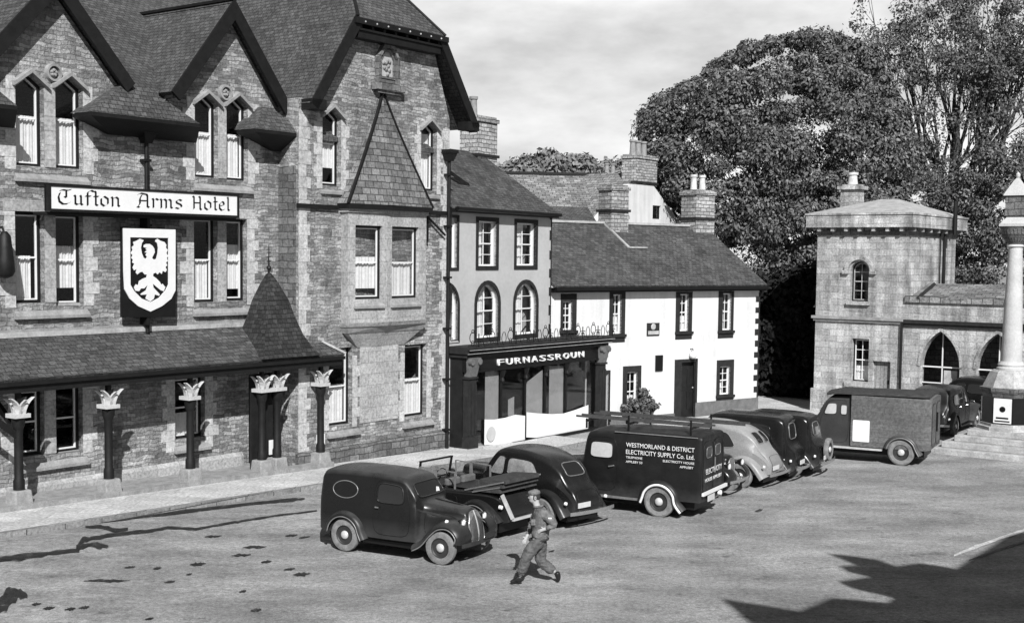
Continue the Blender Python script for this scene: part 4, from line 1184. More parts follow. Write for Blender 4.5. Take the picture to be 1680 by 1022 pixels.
# projecting shop front and balcony
SHY = -0.62
SL = F2.px(763, 650, SHY)[0]; 
zb_t = F2.px(765, 578, SHY)[1]
S2 = Frame(F2.w(SL, SHY, 0), 2400)
front = empty('village_shop', (S2.o.x, S2.o.y, 0), S2.yaw, 'dark timber shop with raised white letters, pilasters and an iron balcony on top', 'shop')
def sp_(px_, py_, y=0.0): return S2.px(px_, py_, y)
FL = sp_(992, 600)[0]
z_cor = (sp_(765, 572)[1] + sp_(990, 549)[1])/2
z_fas = (sp_(800, 600)[1] + sp_(985, 575)[1])/2
z_gl = (sp_(800, 612)[1] + sp_(965, 590)[1])/2
z_bs = (sp_(797, 733)[1]+sp_(965, 705)[1])/2
print('shopfront', SL, FL, z_cor, z_fas, z_gl, z_bs, 'cottage?')
zgs = gzu(F1.loc(S2.w(0,0,0)).x, 1.5) + 0.1
dpt = 0.95
# stone slab roof / balcony deck with moulded cornice
mb = MB(); mb.box(-0.14, FL+0.2, -0.30, dpt, z_cor-0.10, z_cor); mb.box(-0.14, FL+0.12, -0.22, dpt, z_cor-0.22, z_cor-0.103); mb.box(-0.08, FL+0.06, -0.12, dpt-0.02, z_cor-0.34, z_cor-0.223)
mb.build('cornice', M['darkstone'], front)
mb = MB(); mb.box(-0.15, FL+0.21, -0.31, -0.285, z_cor-0.10, z_cor-0.085); mb.box(-0.15, FL+0.13, -0.23, -0.21, z_cor-0.222, z_cor-0.207); mb.build('cornice_edge', M['lead'], front)
mb = MB(); mb.box(0, FL, 0.0, 0.12, z_cor-0.80, z_cor-0.343); mb.box(0.3, FL-0.3, -0.03, 0.0, z_cor-0.84, z_cor-0.79); fa = mb.build('fascia', M['black'], front)
# raised letters
def text_mesh(txt, name, mat, par, size, x0, x1, z, y, depth=0.01, rot=None, loc=None):
    cu = bpy.data.curves.new('txt', 'FONT'); cu.body = txt; cu.size = size; cu.extrude = depth; cu.resolution_u = 3
    ob = bpy.data.objects.new('txt', cu); COL.objects.link(ob)
    dg = bpy.context.evaluated_depsgraph_get()
    me = bpy.data.meshes.new_from_object(ob.evaluated_get(dg)); bpy.data.objects.remove(ob)
    co = np.array([v.co[:] for v in me.vertices]); mn, mx_ = co.min(0), co.max(0)
    k = (x1-x0)/(mx_[0]-mn[0])
    for v in me.vertices:
        a, b, c = v.co; v.co = (x0+(a-mn[0])*k, y-c, z+(b-mn[1])*size/max(1e-6, (mx_[1]-mn[1])))
    me.materials.clear(); me.materials.append(mat); me.name = name
    o = bpy.data.objects.new(name, me); COL.objects.link(o); o.parent = par
    if rot is not None: o.matrix_local = rot
    return o
l0 = sp_(816, 590, -0.06)[0]; l1 = sp_(961, 580, -0.06)[0]
word = 'FURNASSROUN'; n_ = len(word); stp = (l1-l0)/n_
for k, c in enumerate(word):
    text_mesh(c, 'letter', M['white'], fa, 0.20, l0+k*stp+0.04, l0+(k+1)*stp-0.10, z_cor-0.68, -0.04, depth=0.03)
# pilasters with scroll brackets
pw_ = 0.42
ppos = [(0.05, 0.42), (FL-0.45, 0.40)]
mb = MB()
for xp, w_ in ppos:
    mb = MB(); mb.box(xp-0.05, xp+w_+0.05, -0.14, 0.12, zgs-0.3, zgs+0.35); mb.box(xp, xp+w_, -0.08, 0.12, zgs+0.35, z_cor-0.95)
    for q_ in (0.1, 0.5, 0.9): mb.box(xp+w_*q_-0.035, xp+w_*q_+0.035, -0.11, -0.08, zgs+0.42, z_cor-1.2)
    mb.box(xp-0.04, xp+w_+0.04, -0.13, 0.12, z_cor-1.02, z_cor-0.95)
    pl = mb.build('pilaster', M['darkstone'], front)
    mb = MB()
    mb.frustum(xp+0.03, xp+w_-0.03, -0.12, 0.1, z_cor-0.95, xp-0.02, xp+w_+0.02, -0.26, 0.1, z_cor-0.345)
    for q_ in (0.02, w_-0.02): mb.lathe([(0, -0.06), (0.1, -0.06), (0.1, 0.04), (0, 0.04)], (xp+q_, -0.2, z_cor-0.47), 14, 'y')
    mb.build('scroll_bracket', M['greyplinth'], pl)
x0s, x1s = ppos[0][0]+ppos[0][1], ppos[1][0]
zsill = z_bs
mb = MB(); mb.box(x0s, x1s, -0.02, 0.14, zgs-0.3, zsill-0.06); mb.build('stall_riser', M['render'], front)
mb = MB(); mb.box(x0s, x1s, -0.09, 0.16, zsill-0.057, zsill+0.03); mb.build('sill', M['black'], front)
# mullions, pane, door, blinds
def fx(px_): return sp_(px_, 650, 0.1)[0]
for a in (821, 860, 893, 927):
    mb = MB(); x = fx(a); mb.box(x-0.035, x+0.035, 0.04, 0.12, zsill+0.03, z_cor-0.85)
    mb.lathe([(0.05, z_cor-1.25), (0.09, z_cor-1.2), (0.05, z_cor-1.1), (0.10, z_cor-0.95), (0.12, z_cor-0.86)], (x, 0.03, 0), 10)
    mb.build('mullion', M['black'], front)
mb = MB(); mb.box(x0s+0.003, x1s-0.003, 0.09, 0.1, zsill+0.031, z_cor-0.83); mb.build('pane', M['glass'], front)
def blind(px0, px1, y0l, y0r, yb, mat):
    mb = MB(); a, b = fx(px0), fx(px1)
    mb.add([(a, 0.16, sp_(px0, yb, 0.16)[1]), (b, 0.16, sp_(px1, yb, 0.16)[1]), (b, 0.16, sp_(px1, y0r, 0.16)[1]), (a, 0.16, sp_(px0, y0l, 0.16)[1])], [(0,1,2,3)])
    mb.build('blind', M[mat], front)
blind(798, 820, 606, 606, 720, 'blind'); blind(862, 892, 630, 606, 700, 'blind'); blind(903, 926, 600, 600, 690, 'blind')
blind(836, 846, 655, 650, 700, 'blind')
# white cloth screens sagging in the lower window
def cloth(px0, px1, tops, bots, yy):
    n = len(tops); mb = MB(); vv = []
    for k in range(n):
        px_ = px0+(px1-px0)*k/(n-1)
        vv += [(sp_(px_, tops[k], yy)[0], yy+0.012*math.sin(k*2.1), sp_(px_, bots[k], yy)[1]), (sp_(px_, tops[k], yy)[0], yy+0.012*math.sin(k*2.1), sp_(px_, tops[k], yy)[1])]
    mb.add(vv, [(2*k, 2*k+2, 2*k+3, 2*k+1) for k in range(n-1)]); mb.build('window_cloth', M['sheetcloth'], front, smooth=180)
cloth(795, 862, [688, 688, 685, 680, 682], [730, 729, 727, 724, 722], 0.02)
cloth(864, 965, [676, 678, 679, 678, 672, 664], [717, 718, 718, 716, 713, 709], -0.01)
mb = MB(); q0 = sp_(804, 712, 0.0); mb.lathe([(0, -0.015), (0.24, -0.015), (0.24, -0.005)], (q0[0]+.05, 0.0, q0[1]), 24, 'y'); mb.build('round_notice', M['blind'], front)
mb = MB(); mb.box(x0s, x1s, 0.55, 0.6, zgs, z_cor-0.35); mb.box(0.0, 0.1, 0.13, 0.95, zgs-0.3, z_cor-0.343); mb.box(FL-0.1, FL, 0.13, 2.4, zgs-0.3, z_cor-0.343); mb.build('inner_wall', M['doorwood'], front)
# balcony ironwork
mb = MB(); zt_ = z_cor+0.46; yb = -0.24
mb.box(-0.16, FL+0.14, yb-0.012, yb+0.012, z_cor+0.03, z_cor+0.055)
k = 0; x = -0.1
while x < FL+0.05:
    if k % 3 == 0:
        mb.tube([(x+0.16+0.15*math.cos(a_), yb, z_cor+0.30+0.17*math.sin(a_)) for a_ in np.linspace(0, 2*math.pi, 17)], 0.014, 5, cap=False)
        mb.tube([(x+0.16+0.07*math.cos(a_), yb, z_cor+0.12+0.08*math.sin(a_)) for a_ in np.linspace(0, 2*math.pi, 13)], 0.012, 5, cap=False)
        mb.tube([(x+0.16+0.06*math.cos(a_), yb, z_cor+0.50+0.05*math.sin(a_)) for a_ in np.linspace(0, 2*math.pi, 11)], 0.012, 5, cap=False)
    elif k % 3 == 1:
        mb.bar((x+0.14, yb, z_cor), (x+0.14, yb, z_cor+0.42), 0.025); mb.bar((x+0.0, yb, z_cor+0.26), (x+0.28, yb, z_cor+0.26), 0.025)
        for s in (-1, 1): mb.tube([(x+0.14+s*0.12*t, yb, z_cor+0.05+0.16*math.sin(t*3.0)) for t in np.linspace(0, 1, 8)], 0.012, 5)
    else:
        for s in (-1, 1): mb.tube([(x+0.14+s*(0.03+0.09*math.sin(t*3.1)), yb, z_cor+0.42*t) for t in np.linspace(0, 1, 10)], 0.013, 5)
    x += 0.33; k += 1
mb.build('balcony_railing', M['iron'], front)

# ------------------------------------------------------------------ COTTAGE
c1p = gpt(1241, 672, -0.4); c0p = gpt(1111, 684, -0.4)
F3 = Frame(c0p, 3612)
cu0 = F3.px(905, 500)[0]; cu1 = F3.px(1244, 560)[0]
Oc = F3.w(cu0, 0, 0); F3 = Frame(Oc, 3612); cu1 -= cu0; cu0 = 0.0
cot = empty('cottage', (Oc.x, Oc.y, 0), F3.yaw, 'whitewashed slate-roofed cottage with dark window surrounds and painted quoins', 'cottage')
zce = F3.px(1111, 477)[1]
cw = [(1000, 1026, 479, 562, 1003, 1017, 483), (1109, 1136, 479, 557, 1113, 1127, 481), (1179, 1204, 478, 555, 1183, 1197, 480),
      (920, 946, 482, 556, 921, 936, 494), (1022, 1052, 601, 690, 1026, 1043, 610), (1176, 1204, 591, 661, 1178, 1195, 601)]
print('cottage', cu1, zce)
holes = []; info = []
for a, b, t, c, wa, wb, wt in cw:
    u0, zt = F3.px(a, t); zb = F3.px(a, c)[1]; u1 = F3.px(b, t)[0]
    zt = min(zt, zce-0.02)
    s0 = F3.px(wa, wt, 0.1)[0]; s1 = F3.px(wb, wt, 0.1)[0]; st_ = min(F3.px(wa, wt, 0.1)[1], zt-0.08)
    holes.append(outline_rect(s0, s1, zb+0.32, st_)); info.append((u0, u1, zb, zt))
d0, ztd = F3.px(1107, 590); d1 = F3.px(1141, 590)[0]; dd0 = F3.px(1112, 600, 0.2)[0]; dd1 = F3.px(1138, 600, 0.2)[0]
zgc = -0.35
door_h = outline_rect(dd0, dd1, zgc-0.2, ztd-0.12)
e0, zte = F3.px(986, 608); e1 = F3.px(1001, 608)[0]
door2 = outline_rect(e0-0.4, e1-0.08, zgc-0.2, zte-0.1)
mb = MB(); mb.sheet([(cu0-0.2, -0.9), (cu1, -0.9), (cu1, zce), (cu0-0.2, zce)], holes+[door_h, door2], 0.0, thick=0.45, reveal=0.22)
mb.build('wall', M['limewash'], cot)
for k, (h_, (u0, u1, zb, zt)) in enumerate(zip(holes, info)):
    mb = MB(); mb.sheet([(u0, zb), (u1, zb), (u1, zt), (u0, zt)], [h_], -0.02, thick=0.02, reveal=0.10)
    mb.box(u0-0.02, u1+0.03, -0.09, 0.0, zb+0.20, zb+0.30)
    sr = mb.build('window_surround', M['darkstone'], cot)
    sash_window(cot, h_, y=0.085, frame=0.016, sash=0.035, mats=('white', 'white'), bars=(2 if k not in (5, 4) else 2, 4), curtain=[(0, .5), (0, .4), (0, .55), None, (0, .4), (0, .45)][k], cgap=[None, None, .6, None, None, .7][k])
for (a, b, t, h_) in ((d0, d1, ztd, door_h), (e0-0.5, e1, zte, door2)):
    mb = MB(); x0_ = h_[0][0]; x1_ = h_[1][0]; zt_ = h_[2][1]
    mb.box(a, x0_, -0.03, 0.05, zgc-0.2, t); mb.box(x1_, b, -0.03, 0.05, zgc-0.2, t); mb.box(x0_, x1_, -0.03, 0.05, zt_, t)
    mb.build('door_surround', M['darkstone'], cot)
    mb = MB(); mb.box(x0_, x1_, 0.17, 0.22, zgc-0.1, zt_)
    for zz in (0.2, 1.1): 
        for xx in (0.1, 0.55): mb.box(x0_+(x1_-x0_)*xx, x0_+(x1_-x0_)*(xx+0.35), 0.15, 0.17, zgc+zz, zgc+zz+0.7)
    dd_ = mb.build('door', M['doorwood'], cot)
    mb = MB(); mb.lathe([(0, -0.05), (0.03, -0.03), (0.03, 0)], (x1_-0.1, 0.15, zgc+1.05), 8, 'y'); mb.build('door_knob', M['lead'], dd_)
# plinth
mb = MB()
def pz_(px_, py_): return F3.px(px_, py_)[1]
zp = (pz_(1160, 660)+pz_(1235, 651))/2
mb.box(d1+0.002, cu1+0.03, -0.05, 0.02, -0.9, zp); mb.box(e1+0.002, d0-0.002, -0.05, 0.02, -0.9, zp-0.35)
mb.build('plinth', M['greyplinth'], cot)
quoins(cot, 'corner_quoins', cu1+0.03, -1, zp, zce-0.1, mat='darkstone', wl=0.26, ws=0.06, h=0.235, proud=0.02)
# roof
yo = -0.3; zeo = F3.px(1111, 468, yo)[1]
yrc, zrc = F3.uy(cu1, 1153, 372)
yrc2, zrc2 = F3.uy(0.3, 911, 352)
print('cottage ridge', yrc, zrc, yrc2, zrc2, 'eave', zeo)
mb = MB(); mb.slab([(cu0-0.1, yo, zeo), (cu1+0.15, yo, zeo), (cu1+0.15, yrc, zrc), (cu0-0.1, yrc, zrc)], 0.1)
mb.slab([(cu0-0.1, yrc, zrc), (cu1+0.15, yrc, zrc), (cu1+0.15, 2*yrc-yo, zeo), (cu0-0.1, 2*yrc-yo, zeo)], 0.1)
mb.build('roof', M['mossslate'], cot)
mb = MB(); mb.box(cu0-0.1, cu1+0.1, yo-0.12, yo+0.02, zeo-0.17, zeo-0.05); mb.box(cu0-0.1, cu1+0.1, yo+0.02, 0, zeo-0.24, zeo-0.14); mb.build('gutter', M['black'], cot)
mb = MB(); mb.bar((cu0, yrc, zrc+0.03), (cu1+0.15, yrc, zrc+0.03), 0.22, 0.09); mb.build('ridge_cap', M['lead'], cot)
mb = MB(); mb.add([(cu1, 0, zce-0.05), (cu1, 2*yrc, zce-0.05), (cu1, yrc, zrc-0.12), (cu1-0.3, 0, zce-0.05), (cu1-0.3, 2*yrc, zce-0.05), (cu1-0.3, yrc, zrc-0.12)], [(0,1,2), (5,4,3), (0,2,5,3), (1,4,5,2)])
mb.box(cu1-0.4, cu1, 0.451, 2*yrc, -0.9, zce-0.05); mb.box(cu0-0.2, cu1-0.401, 2*yrc-0.4, 2*yrc, -0.9, zce-0.05); mb.box(cu0-0.2, cu0+0.1, 0.451, 2*yrc-.41, -.9, zce-.05)
mb.box(cu0+0.11, cu1-0.41, 0.46, 2*yrc-0.41, 2.1, 2.2)
mb.build('gable_wall', M['limewash'], cot)
def chim_px(par, F, y, pxl, pxr, pyt, pyb, pots, potpy, potm, z0, band=None, wy=0.85, pr_=0.14):
    xa, zt = F.px(pxl, pyt, y); xb = F.px(pxr, pyt, y)[0]; pz_ = F.px(pxl, potpy, y)[1]
    x = (xa+xb)/2; w = (xb-xa)*0.70
    chimney(par, x, y, z0, zt, w, wy, pots=[F.px(p, pyt, y)[0]-x for p in pots], potm=potm, ph=pz_-zt, pr_=pr_, base_band=band and F.px(pxl, band, y)[1])
chim_px(cot, F3, yrc, 1124, 1167, 311, 380, (1138, 1152), 286, 'palepot', zrc-0.8, band=358, wy=0.9)
chim_px(cot, F3, yrc-0.1, 987, 1027, 303, 385, (), 300, 'pot', zrc-1.2, band=345, wy=0.8)
mb = MB(); q0 = F3.px(984, 350, yrc-0.6); q1 = F3.px(1030, 388, yrc-1.2)
sl3 = (zrc-zeo)/(yrc-yo)
zz_ = lambda y: zeo + sl3*(y-yo) + 0.04
xq = F3.px(1007, 350, yrc)[0]
mb.bar((xq-0.55, yrc-0.1, zz_(yrc-0.1)), (xq-0.5, yrc-1.5, zz_(yrc-1.5)), 0.10, 0.05); mb.bar((xq-0.5, yrc-1.5, zz_(yrc-1.5)), (xq+0.45, yrc-1.5, zz_(yrc-1.5)), 0.10, 0.05)
mb.build('lead_flashing', M['lead'], cot)
# wall plaques and door lamp
def wall_thing(name, px0, px1, py0, py1, th, mat, label, cat, frame=None):
    u0, zt = F3.px(px0, py0); u1 = F3.px(px1, py0)[0]; zb = F3.px(px0, py1)[1]
    e = empty(name, F3.w(u0, 0, zb), F3.yaw, label, cat)
    mb = MB(); mb.box(0, u1-u0, -th, -0.002, 0, zt-zb); mb.build('board', M[mat], e)
    return e, u1-u0, zt-zb
e, w_, h_ = wall_thing('fire_insurance_plaque', 1061, 1081, 530, 551, 0.04, 'darkstone', 'square dark plaque high on the whitewashed cottage wall', 'plaque')
mb = MB(); mb.box(0.04, w_-0.04, -0.055, -0.041, 0.05, h_*0.38); mb.lathe([(0, -0.07), (w_*0.16, -0.06), (w_*0.2, -0.041)], (w_/2, 0, h_*0.7), 12, 'y'); mb.build('raised_panel', M['lead'], e)
e, w_, h_ = wall_thing('notice_board', 1075, 1086.5, 583, 609, 0.05, 'black', 'small black notice board beside the cottage door', 'notice board')
u_, z_ = F3.px(1137, 582, -0.15)
e = empty('door_lamp', F3.w(u_, -0.15, z_), F3.yaw, 'small white globe lamp over the corner of the cottage door', 'lamp')
mb = MB(); mb.lathe([(0.0, -0.16), (0.10, -0.13), (0.15, -0.03), (0.13, 0.08), (0.05, 0.14), (0.0, 0.15)], (0, 0, 0), 14); mb.build('globe', M['white'], e, smooth=180)
mb = MB(); mb.tube([(0, 0, 0.14), (0, 0.02, 0.24), (0, 0.15, 0.22)], 0.02, 6); mb.build('bracket', M['iron'], e)

# ------------------------------------------------------------------ BACK BUILDINGS
pB = ray(1027, 340); pB = EYE + pB*(68/pB.y)
F4 = Frame(pB, 2387)
bk = empty('white_gabled_house', (F4.o.x, F4.o.y, 0), F4.yaw, 'white gabled house behind the cottage with stone slate roof and broad chimney', 'house')
b1 = F4.px(1113, 362)[0]; ap0, zap = F4.px(1034, 302); ap1 = F4.px(1073, 302)[0]; zl_ = F4.px(1027, 320)[1]
z36 = F4.px(1113, 362)[1]; apx = (ap0+ap1)/2
sl4 = (zap - z36)/(b1-ap1)
zpk = zap + sl4*(ap1-apx)
lft = apx - (b1-apx)
q = F4.px(1071, 337); q1 = F4.px(1084, 360)
wh = outline_rect(q[0], q1[0], q1[1], q[1])
zlo = -1.0
zb4 = z36 - 0.6
lowu = (zpk-zb4)/sl4
ol = [(apx-lowu, zlo), (apx+lowu, zlo), (apx+lowu, zb4), (ap1, zap), (ap0, zap), (apx-lowu, zb4)]
mb = MB(); mb.sheet(ol, [wh], 0, thick=0.4, reveal=0.15); mb.build('wall', M['limewash'], bk)
mb = MB(); mb.box(apx-lowu, apx-lowu+0.3, 0.41, 14, zlo, zb4-0.1); mb.box(apx+lowu-0.3, apx+lowu, 0.41, 14, zlo, zb4-0.1); mb.box(apx-lowu, apx+lowu, 13.7, 14, zlo, zb4-0.1); mb.build('side_walls', M['limewash'], bk)
sash_window(bk, wh, y=0.1, frame=0.04, sash=0.03, mats=('darkframe', 'darkframe'), curtain=None, bars=(2, 2))
mb = MB()
for s in (-1, 1): mb.slab([(apx, 0.3, zpk-0.1), (apx, 14.2, zpk-0.1), (apx+s*(lowu+0.3), 14.2, zb4-0.1-0.3*sl4), (apx+s*(lowu+0.3), 0.3, zb4-0.1-0.3*sl4)], 0.1)
mb.build('roof', M['stoneslate'], bk)
chim_px(bk, F4, 0.45, 1025, 1074, 252, 300, (1038, 1047, 1056), 228, 'pot', zap+0.002, band=298, wy=0.9, pr_=0.17)
# long low range behind the shop with stone slate roof
pC = ray(850, 300); pC = EYE + pC*(66/pC.y)
F6 = Frame(pC, d=(1, 0.12))
rg = empty('rear_range', (F6.o.x, F6.o.y, 0), F6.yaw, 'long low building with mottled stone slate roof behind the shop', 'house')
r0 = -3.0; r1 = F6.px(1034, 320)[0]
ze6 = F6.px(940, 345)[1]; yr6 = 5.0; zr6 = F6.px(930, 287, yr6)[1]
mb = MB(); mb.slab([(r0, 0, ze6-0.3), (r1, 0, ze6-0.3), (r1, yr6, zr6), (r0, yr6, zr6)], 0.12); mb.slab([(r0, yr6, zr6), (r1, yr6, zr6), (r1, 10, ze6-.3), (r0, 10, ze6-.3)], 0.12); mb.build('roof', M['stoneslate'], rg)
mb = MB(); mb.box(r0, r1, 0.3, 9.7, -1, ze6-0.35); mb.build('wall', M['render'], rg)
mb = MB(); mb.bar((r0, yr6, zr6+0.05), (r1, yr6, zr6+0.05), 0.3, 0.14); mb.build('ridge_cap', M['timber'], rg)
chim_px(rg, F6, yr6, 992, 1010, 284, 300, (995.5, 1005.5), 268, 'pot', zr6-0.4, wy=0.5, pr_=0.13)
# slated lower roof in front of it
pD = ray(900, 345); pD = EYE + pD*(60/pD.y)
F7 = Frame(pD, d=(1, 0.25))
lr = empty('lean_to_outhouse', (F7.o.x, F7.o.y, 0), F7.yaw, 'low dark slated outhouse roof just behind the cottage ridge', 'outhouse')
z7 = F7.px(930, 352)[1]; z7b = F7.px(960, 340, 2.5)[1]; w7 = F7.px(990, 345)[0]
mb = MB(); mb.slab([(-2, 0, z7-0.8), (w7, 0, z7-0.8), (w7, 2.5, z7b), (-2, 2.5, z7b)], 0.1); mb.build('roof', M['slate'], lr)
mb = MB(); mb.box(-2, w7, 0.2, 2.4, -1, z7-0.9); mb.build('wall', M['render'], lr)

# ------------------------------------------------------------------ CLOISTERS: tower pavilion and arcade
zt0 = -0.2
t0 = gpt(1334, 666, zt0)
F5 = Frame(t0, d=(NX.x, NX.y))
tw = empty('pavilion_tower', (F5.o.x, F5.o.y, 0), F5.yaw, 'square pale stone two storey pavilion with deep cornice and low hipped roof', 'tower')
TW = F5.px(1486, 450)[0]
ztc = (F5.px(1345, 385)[1] + F5.px(1485, 387)[1])/2
zst5 = (F5.px(1345, 519)[1]+F5.px(1480, 526)[1])/2
cn = 0.36
zc0 = (F5.px(1332, 372, -cn)[1]+F5.px(1490, 374, -cn)[1])/2; zc1 = (F5.px(1340, 352, -cn)[1]+F5.px(1490, 353, -cn)[1])/2
# depth of side face from its right edge px 1567
TD, _ = F5.uy(TW, 1567, 430)
print('tower', TW, TD, ztc, zst5, zc0, zc1)
aw = rect_from(F5, 1396, 1424, 429, 494, arch=True)
gw = rect_from(F5, 1398, 1424, 555, 625)
td0, ztd5 = F5.px(1432, 592); td1 = F5.px(1461, 592)[0]
dh5 = outline_rect(td0, td1, zt0+0.1, ztd5)
sc_w = 0.12
mb = MB(); mb.sheet([(0, -1.0), (TW, -1.0), (TW, ztc), (0, ztc)], [aw, gw, dh5], 0, thick=0.5, reveal=0.3)
mb.box(0, 0.5, 0.501, TD, -1, ztc); mb.box(TW-0.5, TW, 0.501, TD, -1, ztc); mb.box(0.5, TW-0.5, TD-0.5, TD, -1, ztc)
mb.build('wall', M['towerstone'], tw)
mb = MB(); mb.box(-0.1, td0-0.1, -0.08, -0.0, -1.0, zt0+0.75); mb.box(td1+0.1, TW, -0.08, 0.0, -1, zt0+0.75); mb.box(-0.1, -0.0, 0.0, TD, -1, zt0+0.75); mb.build('plinth', M['towerstone'], tw)
mb = MB(); mb.box(-0.12, TW+0.0, -0.16, 0.0, zst5-0.05, zst5+0.06); mb.box(-0.06, TW, -0.09, 0, zst5-0.15, zst5-0.052); mb.build('string_course', M['sill'], tw)
mb = MB(); mb.box(-cn, TW+cn, -cn, TD+cn, zc0, zc1); mb.box(-cn-0.04, TW+cn+0.04, -cn-0.04, TD+cn+0.04, zc1, zc1+0.07)
mb.build('cornice', M['towerstone'], tw)
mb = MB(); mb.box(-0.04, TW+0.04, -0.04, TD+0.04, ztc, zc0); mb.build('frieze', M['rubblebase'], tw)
mb = MB(); nb_ = 7; 
for k in range(nb_):
    x = 0.1 + (TW-0.3)*k/(nb_-1); mb.box(x, x+0.14, -cn+0.08, -0.04, zc0-0.16, zc0-0.004)
for k in range(nb_):
    y = 0.1 + (TD-0.3)*k/(nb_-1); mb.box(TW+0.04, TW+cn-0.08, y, y+0.14, zc0-0.16, zc0-0.004)
mb.build('corbels', M['towerstone'], tw)
zpk5 = F5.px(1445, 327, TD/2)[1]
mb = MB(); e_ = cn-0.05; zb5 = zc1+0.075; rx = 0.35
c_ = [(-e_, -e_), (TW+e_, -e_), (TW+e_, TD+e_), (-e_, TD+e_)]
A_ = (TW/2-rx, TD/2, zpk5); B_ = (TW/2+rx, TD/2, zpk5)
P = [(x, y, zb5) for x, y in c_] + [A_, B_]
mb.add(P, [(0,1,5,4), (1,2,5), (2,3,4,5), (3,0,4), (3,2,1,0)]); mb.build('roof', M['lead'], tw)
# chimney left of centre
chq = F5.px(1398, 340, TD*0.45)
chimney(tw, chq[0], TD*0.45, zb5, F5.px(1398, 303, TD*0.45)[1], F5.px(1417, 340, TD*.45)[0]-F5.px(1384, 340, TD*.45)[0]-0.1, 0.6, pots=(0.0,), potm='palepot', ph=0.5, pr_=0.2, cap=0.12, mat='towerstone')
# windows
for h_, ar in ((aw, True), (gw, False)):
    sash_window(tw, h_, y=0.22, frame=0.05, sash=0.035, mats=('darkframe', 'white' if not ar else 'lead'), bars=(2, 4), curtain=(0, 0.35) if not ar else None)
x0_, x1_ = aw[0][0], aw[1][0]; zt_ = max(p[1] for p in aw); zb_ = aw[0][1]
mb = MB(); r_ = (x1_-x0_)/2; cx = (x0_+x1_)/2; zc_ = zt_-r_
oo = [(cx+(r_+0.24)*math.cos(math.pi*k/12), zc_+(r_+0.24)*math.sin(math.pi*k/12)) for k in range(13)]
ii = [(cx+(r_+0.08)*math.cos(math.pi*k/12), zc_+(r_+0.08)*math.sin(math.pi*k/12)) for k in range(13)]
for k in range(12):
    q4 = [oo[k], oo[k+1], ii[k+1], ii[k]]
    mb.add([(p[0], -0.12, p[1]) for p in q4]+[(p[0], 0, p[1]) for p in q4], [(0,3,2,1)[::-1] if False else (3,2,1,0), (0,1,5,4), (2,3,7,6), (1,2,6,5), (3,0,4,7)])
mb.box(cx-r_-0.32, cx-r_-0.06, -0.13, 0.0, zc_-0.12, zc_+0.02); mb.box(cx+r_+0.06, cx+r_+0.32, -0.13, 0, zc_-0.12, zc_-0.002)
mb.build('hood_mould', M['towerstone'], tw); mb = MB()
mb.box(cx-r_-0.1, cx+r_+0.1, -0.14, 0.2, zb_-0.14, zb_-0.003)
mb.build('sill', M['towerstone'], tw)
mb = MB(); mb.box(gw[0][0]-0.25, gw[1][0]+0.08, -0.1, 0.2, gw[0][1]-0.22, gw[0][1]-0.003); mb.build('sill', M['towerstone'], tw)
mb = MB(); mb.box(td0, td1, 0.18, 0.24, zt0, ztd5); dd_ = mb.build('door', M['weatherwood'], tw)
mb = MB(); mb.box(td1-0.16, td1-0.10, 0.15, 0.18, zt0+1.1, zt0+1.25); mb.build('door_handle', M['iron'], dd_)
for (a, yy) in ((1482, -0.1),):
    u_ = TW-0.06
    mb = MB(); mb.tube([(u_, -0.1, zst5-0.1), (u_, -0.1, zt0+0.9)], 0.05, 8); mb.build('downpipe', M['iron'], tw, smooth=40)
for q_, m_ in ((0.72, 'iron'),):
    yy = TD*q_; mb = MB(); mb.tube([(TW+0.08, yy, zc0-0.1), (TW+0.08, yy, zst5)], 0.06, 8); mb.tube([(TW+0.08, yy-0.55, zc0-0.1), (TW+0.08, yy-0.55, zst5)], 0.03, 8); mb.build('downpipe', M['iron'], tw, smooth=40)
# stovepipe rising in front of the cornice on the right
mb = MB(); u_, z_ = F5.px(1558, 330, 0.2*TD)
mb.tube([(TW+cn+0.12, TD*0.72, zc0-0.2), (TW+cn+0.12, TD*0.72, zc1+0.7)], 0.09, 8); mb.build('stove_pipe', M['iron'], tw, smooth=40)

ar = empty('cloister_arcade', F5.w(TW+0.002, 0, 0), F5.yaw, 'low stone arcade of pointed arches joined to the right of the pavilion', 'arcade')
AL = 15.0
def ax(px_, py_=600, y=0.0): 
    q = F5.px(px_, py_, y); return q[0]-TW, q[1]
def parch(x0, x1, zb, zsp, zt, n=8):
    c = (x0+x1)/2; pts = [(x0, zb), (x1, zb)]
    hw = (x1-x0)/2
    R = ((zt-zsp)**2 + hw**2)/(2*hw)          # circle through springing & apex, centred on springing line
    th = math.asin(min(1, (zt-zsp)/R))
    right = [(x1 - R + R*math.cos(th*k/n), zsp + R*math.sin(th*k/n)) for k in range(n+1)]
    left = [(x0 + R - R*math.cos(th*k/n), zsp + R*math.sin(th*k/n)) for k in range(n, -1, -1)]
    return pts + right + left[1:]
x0_, _ = ax(1508, 640); x1_, _ = ax(1573, 640); zA5 = ax(1539, 543)[1]; zS5 = ax(1508, 600)[1]; zB5 = ax(1530, 652)[1]
wdt = x1_-x0_; gap = ax(1600, 640)[0]-x1_
arches = []
x = x0_
while x + wdt < AL-0.4: arches.append(parch(x, x+wdt, zB5-0.05, zS5, zA5)); x += wdt+gap
zpar = ax(1560, 487)[1]
zstr = zst5-0.05
mb = MB(); mb.sheet([(0, -1.2), (AL, -1.2), (AL, zpar-0.25), (0, zpar-0.25)], arches, 0, thick=0.5, reveal=0.45); mb.build('wall', M['towerstone'], ar)
mb = MB(); mb.box(0, AL, -0.14, 0, zstr-0.06, zstr+0.08); mb.box(0, AL, -0.08, 0, zstr-0.18, zstr-0.062); mb.build('string_course', M['darkstone'], ar)
mb = MB(); x = 0.02; k = 0
